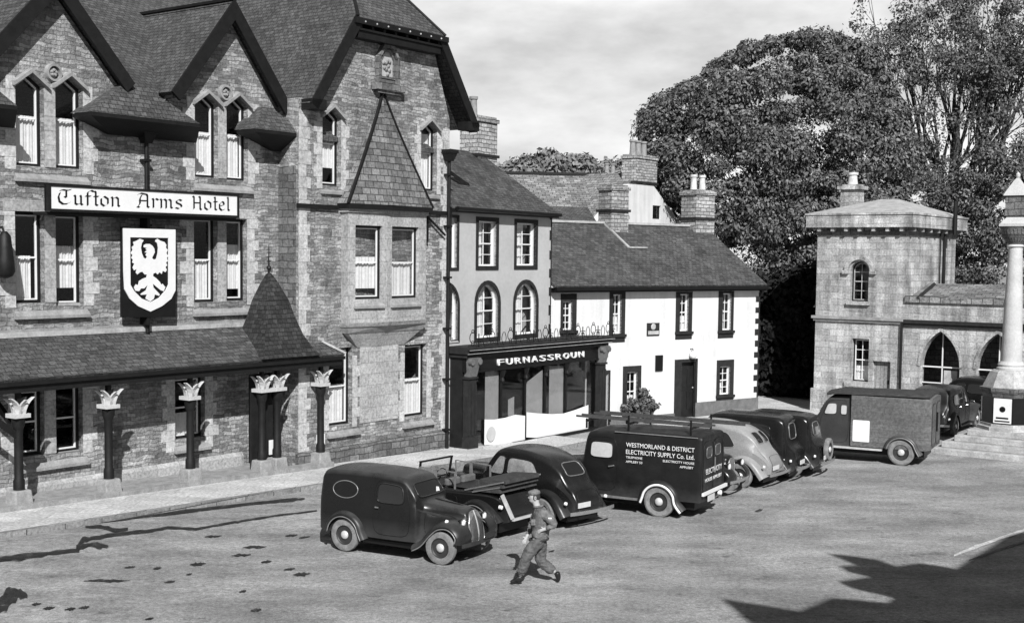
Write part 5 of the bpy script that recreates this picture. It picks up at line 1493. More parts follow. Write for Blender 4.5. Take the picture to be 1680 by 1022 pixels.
while x < AL:
    wd_ = 1.5 if k % 2 == 0 else 0.9
    mb.box(x, min(AL, x+wd_)-0.01, -0.10, 0.6, zpar-0.25, zpar-(0.0 if k % 2 == 0 else 0.14)); x += wd_; k += 1
mb.slab([(0.0, 0.4, zpar-0.1), (AL, 0.4, zpar-0.1), (AL, 2.8, zpar+0.45), (0.0, 2.8, zpar+0.45)], 0.1)
mb.build('parapet', M['stoneslate'], ar)
mb = MB(); mb.bar((0.5, -0.05, zpar-0.1), (1.1, 0.2, zpar+0.5), 0.16, 0.12); mb.build('raking_stone', M['darkstone'], ar)
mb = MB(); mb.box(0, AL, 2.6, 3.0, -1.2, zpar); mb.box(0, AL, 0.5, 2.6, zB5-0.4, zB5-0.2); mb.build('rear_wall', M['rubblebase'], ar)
for k, a_ in enumerate(arches):
    s_ = MB(); oo = [(p[0], p[1]) for p in a_[2:]]; 
    xa, xb = a_[0][0], a_[1][0]; cx = (xa+xb)/2
    n_ = len(oo); big = [(cx+(p[0]-cx)*1.13, zS5+(p[1]-zS5)*1.10 if p[1] > zS5 else p[1]) for p in oo]
    for i in range(n_-1):
        q4 = [big[i], big[i+1], oo[i+1], oo[i]]
        s_.add([(p[0], -0.035, p[1]) for p in q4]+[(p[0], 0, p[1]) for p in q4], [(3,2,1,0), (0,1,5,4), (2,3,7,6)])
    s_.build('arch_surround', M['towerstone'], ar)
    s_ = MB(); s_.box(xa-0.15, xb+0.15, -0.1, 0.35, zB5-0.2, zB5-0.051); s_.build('arch_sill', M['towerstone'], ar)
    f_ = MB(); zm = zS5-0.05
    f_.box(cx-0.02, cx+0.02, 0.30, 0.34, zB5, zA5-0.1); f_.box(xa, xb, 0.30, 0.34, zm, zm+0.05); f_.box(xa, cx, 0.30, 0.34, zm-0.62, zm-0.58); f_.build('glazing_bars', M['white'], ar)
    f_ = MB(); f_.box(cx+0.05, xb-0.2, 0.38, 0.42, zm-0.85, zm-0.10); f_.build('white_screen', M['lead'] if k == 0 else M['white'], ar)

# ------------------------------------------------------------------ LOW CROSS: column on stepped base
cn_ = gpt(1523, 743, 0.0); hw0 = 1.84
cc = Vector((cn_.x, cn_.y, 0)) + NX*hw0 + UX*hw0
F8 = Frame(cc, d=(NX.x, NX.y))
def zc8(py_, y=0.0): 
    return F8.px(1653, py_, y)[1]
low = empty('market_cross', (cc.x, cc.y, 0), F8.yaw, 'tall white stone column on octagonal pedestal and broad stone steps', 'monument')
zg8 = gz(cc.x, cc.y)
zp0 = zc8(702); zp1 = zc8(646, -0.6); zbs = zc8(606); zsh1 = zc8(398)
print('cross at', cc, 'z', zg8, zp0, zp1, zbs, zsh1)
sc8 = FPX/cc.y
nst = 4; hstep = 0.18
for k in range(nst):
    hw = hw0 - k*0.29
    mb = MB(); mb.box(-hw, hw, -hw, hw, zg8-0.3 if k == 0 else zg8+k*hstep+0.001, zg8+(k+1)*hstep); mb.build('step', M['step'], low, bevel=0.02)
R0 = 0.80; zq = zg8+nst*hstep+0.001
mb = MB(); mb.lathe([(R0+0.12, zq), (R0+0.12, zq+0.10), (R0+0.04, zq+0.12), (R0+0.04, zq+0.2)], (0,0,0), 8, a0=math.pi/8); mb.build('pedestal_plinth', M['step'], low)
zp0 = zq+0.202
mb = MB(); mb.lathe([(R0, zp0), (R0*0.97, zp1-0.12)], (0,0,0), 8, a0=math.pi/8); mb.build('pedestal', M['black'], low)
mb = MB(); mb.lathe([(R0*0.98, zp1-0.118), (R0+0.08, zp1+0.05), (R0+0.10, zp1+0.16), (R0+0.02, zp1+0.17)], (0,0,0), 8, a0=math.pi/8); mb.build('pedestal_cornice', M['rubblebase'], low)
mb = MB(); mb.lathe([(R0+0.01, zp1+0.172), (0.60, zbs-0.06), (0.52, zbs), (0.4, zbs+0.003)], (0,0,0), 8, a0=math.pi/8); mb.build('weathered_cap', M['step'], low)
# white posters on the pedestal faces
for k in range(8):
    a_ = math.pi/4*k
    ap = (R0)*math.cos(math.pi/8)
    if k % 2: continue
    e_ = MB(); w_ = 0.26; 
    e_.box(-w_, w_, -0.03, 0.0, zp0+0.04, zp1-0.14)
    e_.mi = 1; zz = zp0+0.08
    e_.box(-w_*0.85, w_*0.85, -0.036, -0.031, zz, zz+0.04); e_.box(-w_*0.7, w_*0.7, -0.036, -0.031, zz+0.09, zz+0.14)
    e_.lathe([(0, -0.036), (0.09, -0.036), (0.09, -0.031)], (0, 0, zz+0.38), 10, 'y'); e_.box(-0.06, 0.06, -0.036, -0.031, zz+0.38, zz+0.38)
    o = e_.build('poster', [M['white'], M['black']], low)
    o.rotation_euler = (0, 0, a_ + math.pi/2); o.location = (math.cos(a_)*(ap+0.012), math.sin(a_)*(ap+0.012), 0)
rb = 0.305; rt = 0.20
mb = MB(); mb.lathe([(rb+0.12, zbs+0.004), (rb+0.12, zbs+0.06), (rb+0.07, zbs+0.1), (rb+0.09, zbs+0.16), (rb+0.02, zbs+0.26)], (0,0,0), 28); mb.build('column_base', M['whitestone'], low, smooth=40)
pr_ = []
for i in range(9):
    t = i/8; pr_.append((rb + (rt-rb)*(t**1.25), zbs+0.262 + (zsh1-0.15-zbs-0.262)*t))
mb = MB(); mb.lathe(pr_ + [(rt+0.05, zsh1-0.12), (rt+0.02, zsh1-0.06)], (0,0,0), 28); mb.build('column_shaft', M['whitestone'], low, smooth=40)
zk = [zc8(v) for v in (392, 372, 355, 322, 298, 290)]
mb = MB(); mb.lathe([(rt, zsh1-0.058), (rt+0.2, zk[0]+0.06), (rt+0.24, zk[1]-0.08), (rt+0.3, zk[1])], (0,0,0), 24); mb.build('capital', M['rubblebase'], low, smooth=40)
mb = MB(); mb.box(-0.4, 0.4, -0.4, 0.4, zk[1]+0.002, zk[1]+0.08); mb.frustum(-0.38, 0.38, -0.38, 0.38, zk[1]+0.082, -0.2, 0.2, -0.2, 0.2, zk[2]); mb.build('abacus', M['whitestone'], low)
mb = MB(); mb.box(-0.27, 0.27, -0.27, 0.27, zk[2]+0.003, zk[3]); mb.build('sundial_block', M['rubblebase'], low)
mb = MB(); mb.lathe([(0.46, zk[3]+0.003), (0.42, zk[3]+0.08), (0.14, zk[4]), (0.0, zk[5])], (0,0,0), 4, a0=math.pi/4); mb.lathe([(0, zk[5]-0.1), (0.06, zk[5]-0.02), (0.07, zk[5]+0.06), (0, zk[5]+0.14)], (0,0,0), 12)
mb.build('finial', M['whitestone'], low)
# ------------------------------------------------------------------ TREES
def leaf_mat(name, a, b, rough=0.5, spec=0.35):
    mt, t, p = new_mat(name)
    ge = N(t, 'NewGeometry')
    t.links.new(ramp(t, ge.outputs['Random Per Island'], 0, 1, a, b), p.inputs['Base Color'])
    p.inputs['Roughness'].default_value = rough; p.inputs['Specular IOR Level'].default_value = spec
    return mt
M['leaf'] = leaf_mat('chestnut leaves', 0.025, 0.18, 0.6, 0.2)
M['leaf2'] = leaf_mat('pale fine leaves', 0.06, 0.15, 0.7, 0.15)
M['yew'] = leaf_mat('shade-dark yew leaves', 0.006, 0.022, 0.7, 0.1)  # near black: the shade under the tree is put into the leaf colour
M['farleaf'] = leaf_mat('distant leaves', 0.10, 0.22, 0.8, 0.1)  # paler than near leaves; the haze of distance is put into the colour
M['bark'] = plain('bark', 0.05, 0.9, 0.4, 6, bump=0.8)

def in_poly(x, y, P):
    c = False; n = len(P); j = n-1
    for i in range(n):
        if (P[i][1] > y) != (P[j][1] > y) and x < (P[j][0]-P[i][0])*(y-P[i][1])/(P[j][1]-P[i][1])+P[i][0]: c = not c
        j = i
    return c
def world_at(px_, py_, Y):
    d = ray(px_, py_); return EYE + d*(Y/d.y)

def leaves(centers, radii, nper, size, rs, droop=0.4, shell=0.55, name='crown', mat=None, parent=None, flat=0.75, origin=Vector((0,0,0)), aspect=0.5):
    """leaf clusters scattered over lobes; every leaf is a small bent quad"""
    C_ = np.repeat(np.array([tuple(c-origin) for c in centers]), nper, axis=0); R_ = np.repeat(np.array(radii), nper)
    n = len(C_)
    d = rs.normal(size=(n, 3)); d /= np.linalg.norm(d, axis=1)[:, None]
    r = R_*(shell + (1-shell)*rs.random(n)**0.6)*(0.9+0.25*rs.random(n))
    P = C_ + d*r[:, None]*np.array([1, 1, flat])
    nrm = d + rs.normal(size=(n, 3))*0.55 + np.array([0, 0, 0.25]); nrm /= np.linalg.norm(nrm, axis=1)[:, None]
    down = d*0.8 + np.array([0, 0, -droop]) + rs.normal(size=(n, 3))*0.4
    ax_ = down - nrm*(down*nrm).sum(1)[:, None]; ax_ /= np.linalg.norm(ax_, axis=1)[:, None]+1e-9
    sd = np.cross(nrm, ax_)
    L_ = size*(0.6+0.8*rs.random(n)); W_ = L_*aspect*(0.7+0.6*rs.random(n))
    a = P - sd*(W_*0.25)[:, None]; b = P + sd*(W_*0.25)[:, None]
    m1 = P + ax_*(L_*0.6)[:, None] - nrm*(L_*0.06)[:, None]
    c = m1 + sd*(W_*0.6)[:, None]; e = m1 - sd*(W_*0.6)[:, None]
    tip = P + ax_*L_[:, None] - nrm*(L_*0.3)[:, None]
    V = np.stack([a, b, c, tip, e], 1).reshape(-1, 3)
    me = bpy.data.meshes.new(name)
    idx = np.arange(n)[:, None]*5
    me.vertices.add(n*5); me.vertices.foreach_set('co', V.astype('f').ravel())
    me.loops.add(n*5); me.loops.foreach_set('vertex_index', (idx + np.arange(5)).astype('i').ravel())
    me.polygons.add(n); me.polygons.foreach_set('loop_start', (np.arange(n)*5).astype('i')); me.polygons.foreach_set('loop_total', np.full(n, 5, 'i'))
    me.update(calc_edges=True); me.validate(); me.materials.append(mat)
    o = bpy.data.objects.new(name, me); COL.objects.link(o)
    if parent: o.parent = parent
    return o

def lobes_from_outline(P, Y, thick, n, rmin, rmax, rs, edge=0.0):
    xs = [p[0] for p in P]; ys = [p[1] for p in P]; cx, cy = sum(xs)/len(xs), sum(ys)/len(ys)
    out_ = []
    k = Y/FPX
    tries = 0
    while len(out_) < n and tries < 20000:
        tries += 1
        x = rs.uniform(min(xs), max(xs)); y = rs.uniform(min(ys), max(ys))
        if not in_poly(x, y, P): continue
        ex = (x-cx)/((max(xs)-min(xs))/2); ey = (y-cy)/((max(ys)-min(ys))/2)
        e = min(1, ex*ex+ey*ey)
        dep = thick*math.sqrt(max(0.05, 1-e)) * (rs.choice([-1, -1, -1, 1, 0.3])*(0.75+0.3*rs.random()))
        r = rs.uniform(rmin, rmax)
        w = world_at(x, y, Y + dep)
        if w.z < r*0.3: w.z = r*0.4
        out_.append((w, r))
    return out_

def branch(mb, p, d, L_, r, rs, depth, spread=0.5, tips=None, upb=0.15, seg=4):
    pts = [p]; rad = [r]; q = p.copy(); dd = d.copy()
    for i in range(seg):
        dd = (dd + Vector(rs.normal(size=3))*0.10 + Vector((0, 0, upb*0.3))).normalized()
        q = q + dd*(L_/seg); pts.append(q.copy()); rad.append(r*(1-0.5*(i+1)/seg))
    mb.tube(pts, rad, 5 if depth > 1 else 3, cap=False)
    if depth == 0:
        if tips is not None: tips.append(q)
        return
    k = 3 if depth > 1 else 3
    for i in range(k):
        t = 0.45+0.55*(i+1)/k; j = min(seg, int(round(t*seg)))
        nd_ = (dd + Vector(rs.normal(size=3))*spread + Vector((0, 0, upb))).normalized()
        branch(mb, pts[j], nd_, L_*rs.uniform(0.62, 0.85), rad[j]*0.75, rs, depth-1, spread, tips, upb, seg)

rs = np.random.RandomState(11)
# 1: the great horse chestnut behind the cottage
out1 = [(1062,195),(1085,165),(1125,150),(1160,118),(1200,92),(1250,78),(1310,62),(1370,66),(1420,85),(1465,150),(1490,260),(1500,400),(1450,500),(1370,545),(1290,525),(1235,480),(1190,440),(1130,380),(1080,300),(1060,245)]
Y1 = 76
base = world_at(1330, 640, Y1); base.z = -0.5
t1 = empty('chestnut_tree', base, 0, 'huge round-crowned leafy chestnut tree rising behind the whitewashed cottage', 'tree', 'large trees behind the square')
lb = lobes_from_outline(out1, Y1, 7.0, 330, 0.6, 1.35, rs)
edge = []
for i in range(len(out1)):
    a_, b_ = out1[i], out1[(i+1) % len(out1)]
    for t in (0.0, 0.33, 0.66):
        edge.append((world_at(a_[0]+(b_[0]-a_[0])*t+rs.uniform(-4, 4), a_[1]+(b_[1]-a_[1])*t+rs.uniform(-3, 5), Y1+rs.uniform(-1.5, 1.5)), rs.uniform(0.35, 0.8)))
lb += edge
leaves([c for c, r in lb], [r for c, r in lb], 540, 0.175, rs, name='crown', mat=M['leaf'], parent=t1, origin=base)
mb = MB(); tips = []
mb.tube([Vector((0,0,-0.3)), Vector((0.2,0,2.5)), Vector((0,0.1,5))], [0.7, 0.55, 0.45], 10)
for k in range(6):
    a_ = k*1.05; branch(mb, Vector((0, 0, 4.3)), Vector((math.cos(a_)*0.7, math.sin(a_)*0.5, 0.8)).normalized(), 5.2, 0.28, rs, 2, 0.5, tips)
mb.build('trunk', M['bark'], t1, smooth=60)

# 2: tall open tree with fanning limbs at the right
out2 = [(1420,62),(1445,30),(1480,8),(1520,-30),(1640,-60),(1740,-40),(1790,60),(1790,300),(1700,330),(1600,300),(1520,290),(1470,250),(1440,150)]
Y2 = 88
base = world_at(1548, 640, Y2); base.z = -0.5
t2 = empty('tall_elm_tree', base, 0, 'tall open tree with fanning bare limbs and thin pale foliage at right', 'tree', 'large trees behind the square')
mb = MB(); tips = []
zt_ = world_at(1548, 330, Y2).z
mb.tube([Vector((0,0,-0.3)), Vector((0.1,0,4)), Vector((0,0.1,zt_))], [0.75, 0.6, 0.5], 10)
for k in range(13):
    ang = -0.50 + 1.50*k/12; 
    st = Vector((0, 0.1, zt_*(0.55+0.45*((k*5) % 13)/12)))
    branch(mb, st, Vector((math.sin(ang)*0.95, rs.uniform(-0.45, 0.45), math.cos(ang)+0.15)).normalized(), 6.6*(0.8+0.3*rs.random()), 0.34, rs, 3, 0.27, tips, upb=0.22)
mb.build('trunk', M['bark'], t2, smooth=60)
print('tips', len(tips))
tc_ = [p+base for p in tips]
leaves(tc_, [rs.uniform(0.5, 1.0) for _ in tc_], 40, 0.20, rs, name='crown', mat=M['leaf2'], parent=t2, origin=base, shell=0.1)
lb = lobes_from_outline(out2, Y2, 5.0, 150, 0.5, 1.3, rs)
leaves([c for c, r in lb], [r for c, r in lb], 190, 0.17, rs, name='crown_fringe', mat=M['leaf2'], parent=t2, origin=base, shell=0.2)

# 3: darker trees and shrubs behind the arcade
for k, (P, Y_, n_, lab) in enumerate((
    ([(1570,280),(1640,240),(1760,200),(1800,520),(1570,520),(1560,400)], 80, 130, 'dense leafy tree right behind the stone column'),
    ([(1450,300),(1530,270),(1600,300),(1600,500),(1440,490)], 83, 80, 'leafy tree showing just behind the pavilion roof'))):
    b_ = world_at(sum(p[0] for p in P)/len(P), 640, Y_); b_.z = -0.5
    t3_ = empty('bushy_tree', b_, 0, lab, 'tree', 'large trees behind the square')
    lb = lobes_from_outline(P, Y_, 3.0, n_, 0.6, 1.3, rs)
    leaves([c for c, r in lb], [r for c, r in lb], 380, 0.17, rs, name='crown', mat=M['leaf'], parent=t3_, origin=b_)
    mb = MB(); mb.tube([(0,0,-0.3), (0.1,0,3), (0,0,8)], [0.4, 0.3, 0.15], 8); mb.build('trunk', M['bark'], t3_)
# 4: yew hedge closing the lane; deep shade is put into its colour
P = [(1235,470),(1350,440),(1360,560),(1350,668),(1235,668)]
b_ = world_at(1290, 650, 59); b_.z = -0.5
hg = empty('yew_hedge', b_, 0, 'dense hedge coloured as in deep shade, closing the lane between cottage and pavilion', 'hedge')
lb = lobes_from_outline(P, 58.5, 1.0, 150, 0.5, 0.9, rs)
leaves([c for c, r in lb], [r for c, r in lb], 130, 0.26, rs, name='foliage', mat=M['yew'], parent=hg, origin=b_)
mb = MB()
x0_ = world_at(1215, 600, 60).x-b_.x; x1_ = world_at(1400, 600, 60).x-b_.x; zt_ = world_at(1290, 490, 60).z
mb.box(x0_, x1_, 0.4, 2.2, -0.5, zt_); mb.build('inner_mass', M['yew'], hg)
# 5: far trees on the skyline
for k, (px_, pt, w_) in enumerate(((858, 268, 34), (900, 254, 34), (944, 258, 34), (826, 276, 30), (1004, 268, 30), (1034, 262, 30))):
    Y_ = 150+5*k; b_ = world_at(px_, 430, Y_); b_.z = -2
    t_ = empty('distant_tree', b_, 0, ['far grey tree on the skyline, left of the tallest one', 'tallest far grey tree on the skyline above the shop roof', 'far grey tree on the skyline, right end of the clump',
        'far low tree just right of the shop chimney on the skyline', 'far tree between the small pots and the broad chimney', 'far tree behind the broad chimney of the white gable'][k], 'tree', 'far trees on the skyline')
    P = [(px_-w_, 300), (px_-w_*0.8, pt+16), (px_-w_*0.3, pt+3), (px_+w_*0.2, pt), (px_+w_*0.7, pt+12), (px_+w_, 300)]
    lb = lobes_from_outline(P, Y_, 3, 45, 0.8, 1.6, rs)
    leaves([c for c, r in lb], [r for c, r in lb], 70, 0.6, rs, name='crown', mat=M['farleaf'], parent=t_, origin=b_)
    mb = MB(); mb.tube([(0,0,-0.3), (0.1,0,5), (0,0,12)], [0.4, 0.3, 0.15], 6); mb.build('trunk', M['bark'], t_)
# plants by the cottage door
for k, (px_, Yl) in enumerate(((1064, 0.35), (1038, 0.4))):
    u_ = F3.px(px_, 660, -Yl)[0]; p_ = F3.w(u_, -Yl, -0.32)
    pl = empty('potted_shrub', p_, 0, ['taller dark shrub in a tub left of the cottage door', 'low dark flowering shrub under the cottage window'][k], 'plant', 'shrubs along the cottage front')
    hh = (1.15, 0.75)[k]
    cs = [p_+Vector((rs.uniform(-0.3, 0.3), rs.uniform(-0.2, 0.2), 0.3+rs.uniform(0, hh-0.3))) for _ in range(14)]
    leaves(cs, [0.16]*14, 40, 0.12, rs, name='foliage', mat=M['leaf2'], parent=pl, origin=p_)
    mb = MB(); mb.lathe([(0.16, -0.1), (0.2, 0.25), (0.22, 0.28), (0.18, 0.28)], (0,0,0), 14); mb.build('tub', M['greyplinth'], pl, smooth=40)

# ------------------------------------------------------------------ wet gutter and road marks (thin sheets on the road)
def road_patch(name, pts, mat, dz=0.004, zg=0.0):
    P = [gpt(x, y, zg) for x, y in pts]
    P = [Vector((p.x, p.y, gz(p.x, p.y)+dz+0.013)) for p in P]
    a = sum(P[i].x*P[(i+1) % len(P)].y-P[(i+1) % len(P)].x*P[i].y for i in range(len(P)))
    if a < 0: P.reverse()
    tr = tessellate_polygon([P]); mb = MB()
    fs = []
    for t in tr:
        A, B, C_ = (P[i] for i in t); cr_ = (B-A).cross(C_-A).z
        fs.append(tuple(t) if cr_ > 0 else tuple(reversed(t)))
    mb.add(P, fs); o = mb.build(name, mat); tag(o, kind='structure'); return o
def streak(name, pts, w, mat, jit=0.35, dz=0.004):
    up, dn = [], []; r = random.Random(len(pts)*7+int(pts[0][0]))
    fine = []
    for (a, b), (a2, b2), w0, w1 in zip(pts[:-1], pts[1:], w[:-1], w[1:]):
        for t in (0, .25, .5, .75): fine.append((a+(a2-a)*t, b+(b2-b)*t, w0+(w1-w0)*t))
    fine.append((pts[-1][0], pts[-1][1], w[-1]))
    for x, y, ww in fine:
        up.append((x, y-ww*(1+jit*r.uniform(-1, 1))-0.2)); dn.append((x+r.uniform(-.5, .5), y+ww*(1+jit*r.uniform(-1, 1))+0.2))
    return road_patch(name, up+dn[::-1], mat, dz)
D = M['damp']
road_patch('pavement', [(1000,712),(1060,697),(1111,687),(1160,681),(1241,673),(1242,640),(1335,658),(1400,668),(1450,690),(1200,716),(1000,742)], M['pavement'], 0.03, -0.4)
streak('wet_gutter', [(-10,926),(30,922),(80,914),(130,907)], [4,5,3,3], D)
streak('wet_gutter', [(125,905),(135,890),(150,886),(200,877),(240,873),(275,865),(320,867),(380,855),(400,851),(455,841),(520,832)], [5,5,3,3.5,3,2,2,2,1.5,1.5,1.2], D)
streak('dark_patch', [(128,905),(145,898),(165,899),(178,900)], [3,4,5,2], D, 0.4, 0.008)
streak('dark_patch', [(140,866),(165,866),(190,871),(210,869)], [1.5,3,4,2], D)
streak('wet_gutter', [(60,870),(120,862),(200,851),(300,836),(400,822),(480,812),(500,810)], [1,2,2.5,2.5,2,3,1], D)
streak('dark_patch', [(-10,1010),(10,992),(30,982),(45,985)], [10,16,8,3], D)  # plain dark patch at the lower left corner
for x, y, w_, h_ in ((350,880,14,1.6),(325,928,13,2.6),(258,936,7,1.6),(175,958,38,2.2),(495,943,14,2.6),(475,935,9,1.4),(437,923,9,2),(278,958,9,1.4),(213,935,9,1.4),(310,945,5,1.2),(396,912,16,2),(418,898,20,2),(478,877,10,1.4),(398,972,6,1.4),(420,1002,9,1.8),(60,998,8,2),(80,1004,10,2),(115,1005,9,2),(138,1002,9,2),(245,1018,7,1.4),(500,880,9,1.2),(540,875,8,2),(1245,838,6,1.5),(905,905,5,1),(720,900,4,1)):
    streak('dark_patch', [(x-w_,y+1.0),(x-w_*0.3,y),(x+w_*0.3,y-0.4),(x+w_,y-1.5)], [0.3,h_,h_,0.3], D, 0.5)
streak('worn_track', [(1565,912),(1600,898),(1640,884),(1690,868)], [1.5,2.5,2.5,2.5], M['pavement'], 0.3)
streak('dark_patch', [(1590,920),(1640,902),(1690,886)], [0.8,1.5,1.5], D, 0.3)

# ------------------------------------------------------------------ building on the near side of the square (off frame, throws the shadow at lower right)
OPQ = Vector((9.0, 8.0, 0))
def sunback(px_, py_):
    G = gpt(px_, py_, 0.0); t = (OPQ-G).dot(NX)/Vector((SUN.x, SUN.y, 0)).dot(NX)
    P = G + SUN*t; return ((P-OPQ).dot(UX), P.z)
sk = [(1234,990),(1368,1012),(1418,990),(1512,998),(1522,990),(1455,975),(1425,962),(1480,954),(1442,946),(1426,936),(1454,934),(1402,914),(1440,918),(1500,940),(1560,931),(1602,953),(1700,886),(1790,862),(1850,900)]
pr_ = [sunback(*p) for p in sk]
pr_ = [(pr_[0][0], -0.3)] + pr_ + [(pr_[-1][0], -0.3)]
print('skyline', [(round(a, 1), round(b, 1)) for a, b in pr_])
OPF = Frame(OPQ, d=(UX.x, UX.y))
ob = empty('opposite_building', (OPQ.x, OPQ.y, 0), OPF.yaw, 'gabled stone building on the near side of the square beside the viewer', 'house')
lo = min(p[0] for p in pr_)-0.0; hi = max(p[0] for p in pr_)
mb = MB(); mb.sheet([p for p in pr_], [], 0, thick=0.6); mb.build('gabled_front', M['rubble'], ob)
mb = MB(); zz = 3.0; mb.box(lo+0.1, hi-0.1, 0.0, 0.59, -0.3, zz+0.3)
mb.build('wall', M['rubble'], ob)
# ------------------------------------------------------------------ VEHICLES
def paint(name, c, rough=0.28, dust=0.0):
    mt, t, p = new_mat(name)
    tc_ = N(t, 'TexCoord'); n1 = N(t, 'TexNoise', Scale=2.5, Detail=8.0, Roughness=0.7); t.links.new(tc_.outputs['Object'], n1.inputs['Vector'])
    n2 = N(t, 'TexNoise', Scale=30, Detail=4.0, Roughness=0.7); t.links.new(tc_.outputs['Object'], n2.inputs['Vector'])
    ge = N(t, 'NewGeometry'); sx_ = N(t, 'SeparateXYZ'); t.links.new(ge.outputs['Normal'], sx_.inputs[0])
    up = ramp(t, sx_.outputs['Z'], 0.3, 1.0, 0.0, dust)          # settled dust on upward faces
    nn = ramp(t, n1.outputs[0], 0.3, 0.7, 0.5, 1.4)
    mm = N(t, 'Math', operation='MULTIPLY'); t.links.new(up, mm.inputs[0]); t.links.new(nn, mm.inputs[1])
    ad = N(t, 'Math', operation='ADD'); t.links.new(mm.outputs[0], ad.inputs[0])
    tz = N(t, 'SeparateXYZ'); t.links.new(tc_.outputs['Object'], tz.inputs[0])
    mud = ramp(t, tz.outputs['Z'], 0.35, 0.72, 0.022, 0.0)          # road dirt thrown up on the sills and wings
    md = N(t, 'Math', operation='MULTIPLY'); t.links.new(mud, md.inputs[0]); t.links.new(nn, md.inputs[1])
    bs = N(t, 'Math', operation='ADD'); t.links.new(md.outputs[0], bs.inputs[0]); t.links.new(ramp(t, n2.outputs[0], 0.3, 0.7, c*0.8, c*1.25), bs.inputs[1])
    t.links.new(bs.outputs[0], ad.inputs[1])
    t.links.new(ad.outputs[0], p.inputs['Base Color'])
    t.links.new(ramp(t, n1.outputs[0], 0.35, 0.7, rough*0.7, min(1, rough*1.7)), p.inputs['Roughness'])
    p.inputs['Specular IOR Level'].default_value = 0.32
    bp = N(t, 'Bump', Strength=0.12, Distance=0.01); n3 = N(t, 'TexNoise', Scale=5, Detail=2.0); t.links.new(tc_.outputs['Object'], n3.inputs['Vector'])
    t.links.new(n3.outputs[0], bp.inputs['Height']); t.links.new(bp.outputs[0], p.inputs['Normal'])
    return mt
M['carblack'] = paint('black car paint', 0.006, 0.2, 0.015)
M['vanblack'] = paint('black van paint', 0.008, 0.4, 0.012)
M['cardark'] = paint('dark dusty car paint', 0.008, 0.30, 0.035)
M['cargrey'] = paint('light grey car paint', 0.17, 0.35, 0.10)
M['vangrey'] = masonry('grey boarded van body', 9.0, 0.16, 0.095, 0.12, 0.07, mortar=0.004, warp=0.003, stain=0.25, bump=0.3, rough=0.6)
M['vancab'] = paint('dark cab paint', 0.035, 0.4, 0.04)
M['tyre'] = plain('dusty tyre', 0.17, 0.9, 0.35, 9, bump=0.3)
M['rim'] = plain('wheel rim', 0.03, 0.5, 0.3, 8)
M['chrome'] = plain('dull chrome', 0.62, 0.25, 0.1, 5, spec=0.5, metal=0.9)
M['hub'] = plain('pale hub cap', 0.55, 0.35, 0.15, 6, spec=0.5, metal=0.3)
M['canvas'] = plain('dark folded canvas', 0.04, 0.9, 0.4, 8, bump=0.5)
M['greymetal'] = plain('grey grille metal', 0.22, 0.4, 0.25, 12, spec=0.5, metal=0.4)
M['paleglass'] = plain('pale daylight-tone glass', 0.20, 0.12, 0.4, 3, spec=0.6)  # opaque; pale colour stands in for daylight seen through the car
M['lens'] = plain('lamp lens', 0.7, 0.15, 0.05, 5, spec=0.6)
M['plate'] = plain('number plate', 0.5, 0.5, 0.1, 8)
M['ladder'] = plain('ladder wood', 0.05, 0.8, 0.3, 6)
M['seat'] = plain('leather seat', 0.10, 0.5, 0.3, 6)

def section(x, z0, zb, zt, w0, wb, wt, r, crown=0.02, n=5):
    P = [(w0, z0), (w0+(wb-w0)*0.75+0.012, z0+(zb-z0)*0.45), (wb, zb), (wb+(wt-wb)*0.5+0.004, zb+(zt-r-zb)*0.5), (wt, zt-r)]
    for k in range(1, n+1):
        a_ = math.pi/2*k/n; P.append((wt-r+r*math.cos(a_), zt-r+r*math.sin(a_)))
    P.append(((wt-r)*0.5, zt+crown*0.75)); P.append((0, zt+crown))
    return [(x, y, z) for y, z in P]
def catmull(secs, sub=3):
    out_ = []; n = len(secs)
    for i in range(n-1):
        p0 = np.array(secs[max(0, i-1)]); p1 = np.array(secs[i]); p2 = np.array(secs[i+1]); p3 = np.array(secs[min(n-1, i+2)])
        if abs(p1[0]-p2[0]) < 0.03: out_.append(list(p1)); continue
        d = p2[0]-p1[0]
        m1 = (p2-p0)/((p2[0]-p0[0]) or 1)*d; m2 = (p3-p1)/((p3[0]-p1[0]) or 1)*d
        for k in range(sub):
            t = k/sub; t2, t3 = t*t, t*t*t
            out_.append(list((2*t3-3*t2+1)*p1 + (t3-2*t2+t)*m1 + (-2*t3+3*t2)*p2 + (t3-t2)*m2))
    out_.append(list(secs[-1])); return out_
def body_mesh(secs, sub=3):
    S_ = [section(*s) for s in catmull(secs, sub)]
    n = len(S_[0]); mb = MB(); vs = []
    for s in S_:
        ring = s + [(x, -y, z) for x, y, z in s[-2::-1]]
        vs += ring
    m_ = 2*n-1; fs = []
    for i in range(len(S_)-1):
        for k in range(m_-1):
            fs.append((i*m_+k, (i+1)*m_+k, (i+1)*m_+k+1, i*m_+k+1))
        fs.append((i*m_+m_-1, (i+1)*m_+m_-1, (i+1)*m_, i*m_))
    fs.append(tuple(range(m_))); fs.append(tuple(range(len(S_)*m_-1, (len(S_)-1)*m_-1, -1)))
    # orientation: x decreasing along sections
    if S_[0][0][0] < S_[-1][0][0]: fs = [f[::-1] for f in fs]
    mb.add(vs, fs); return mb

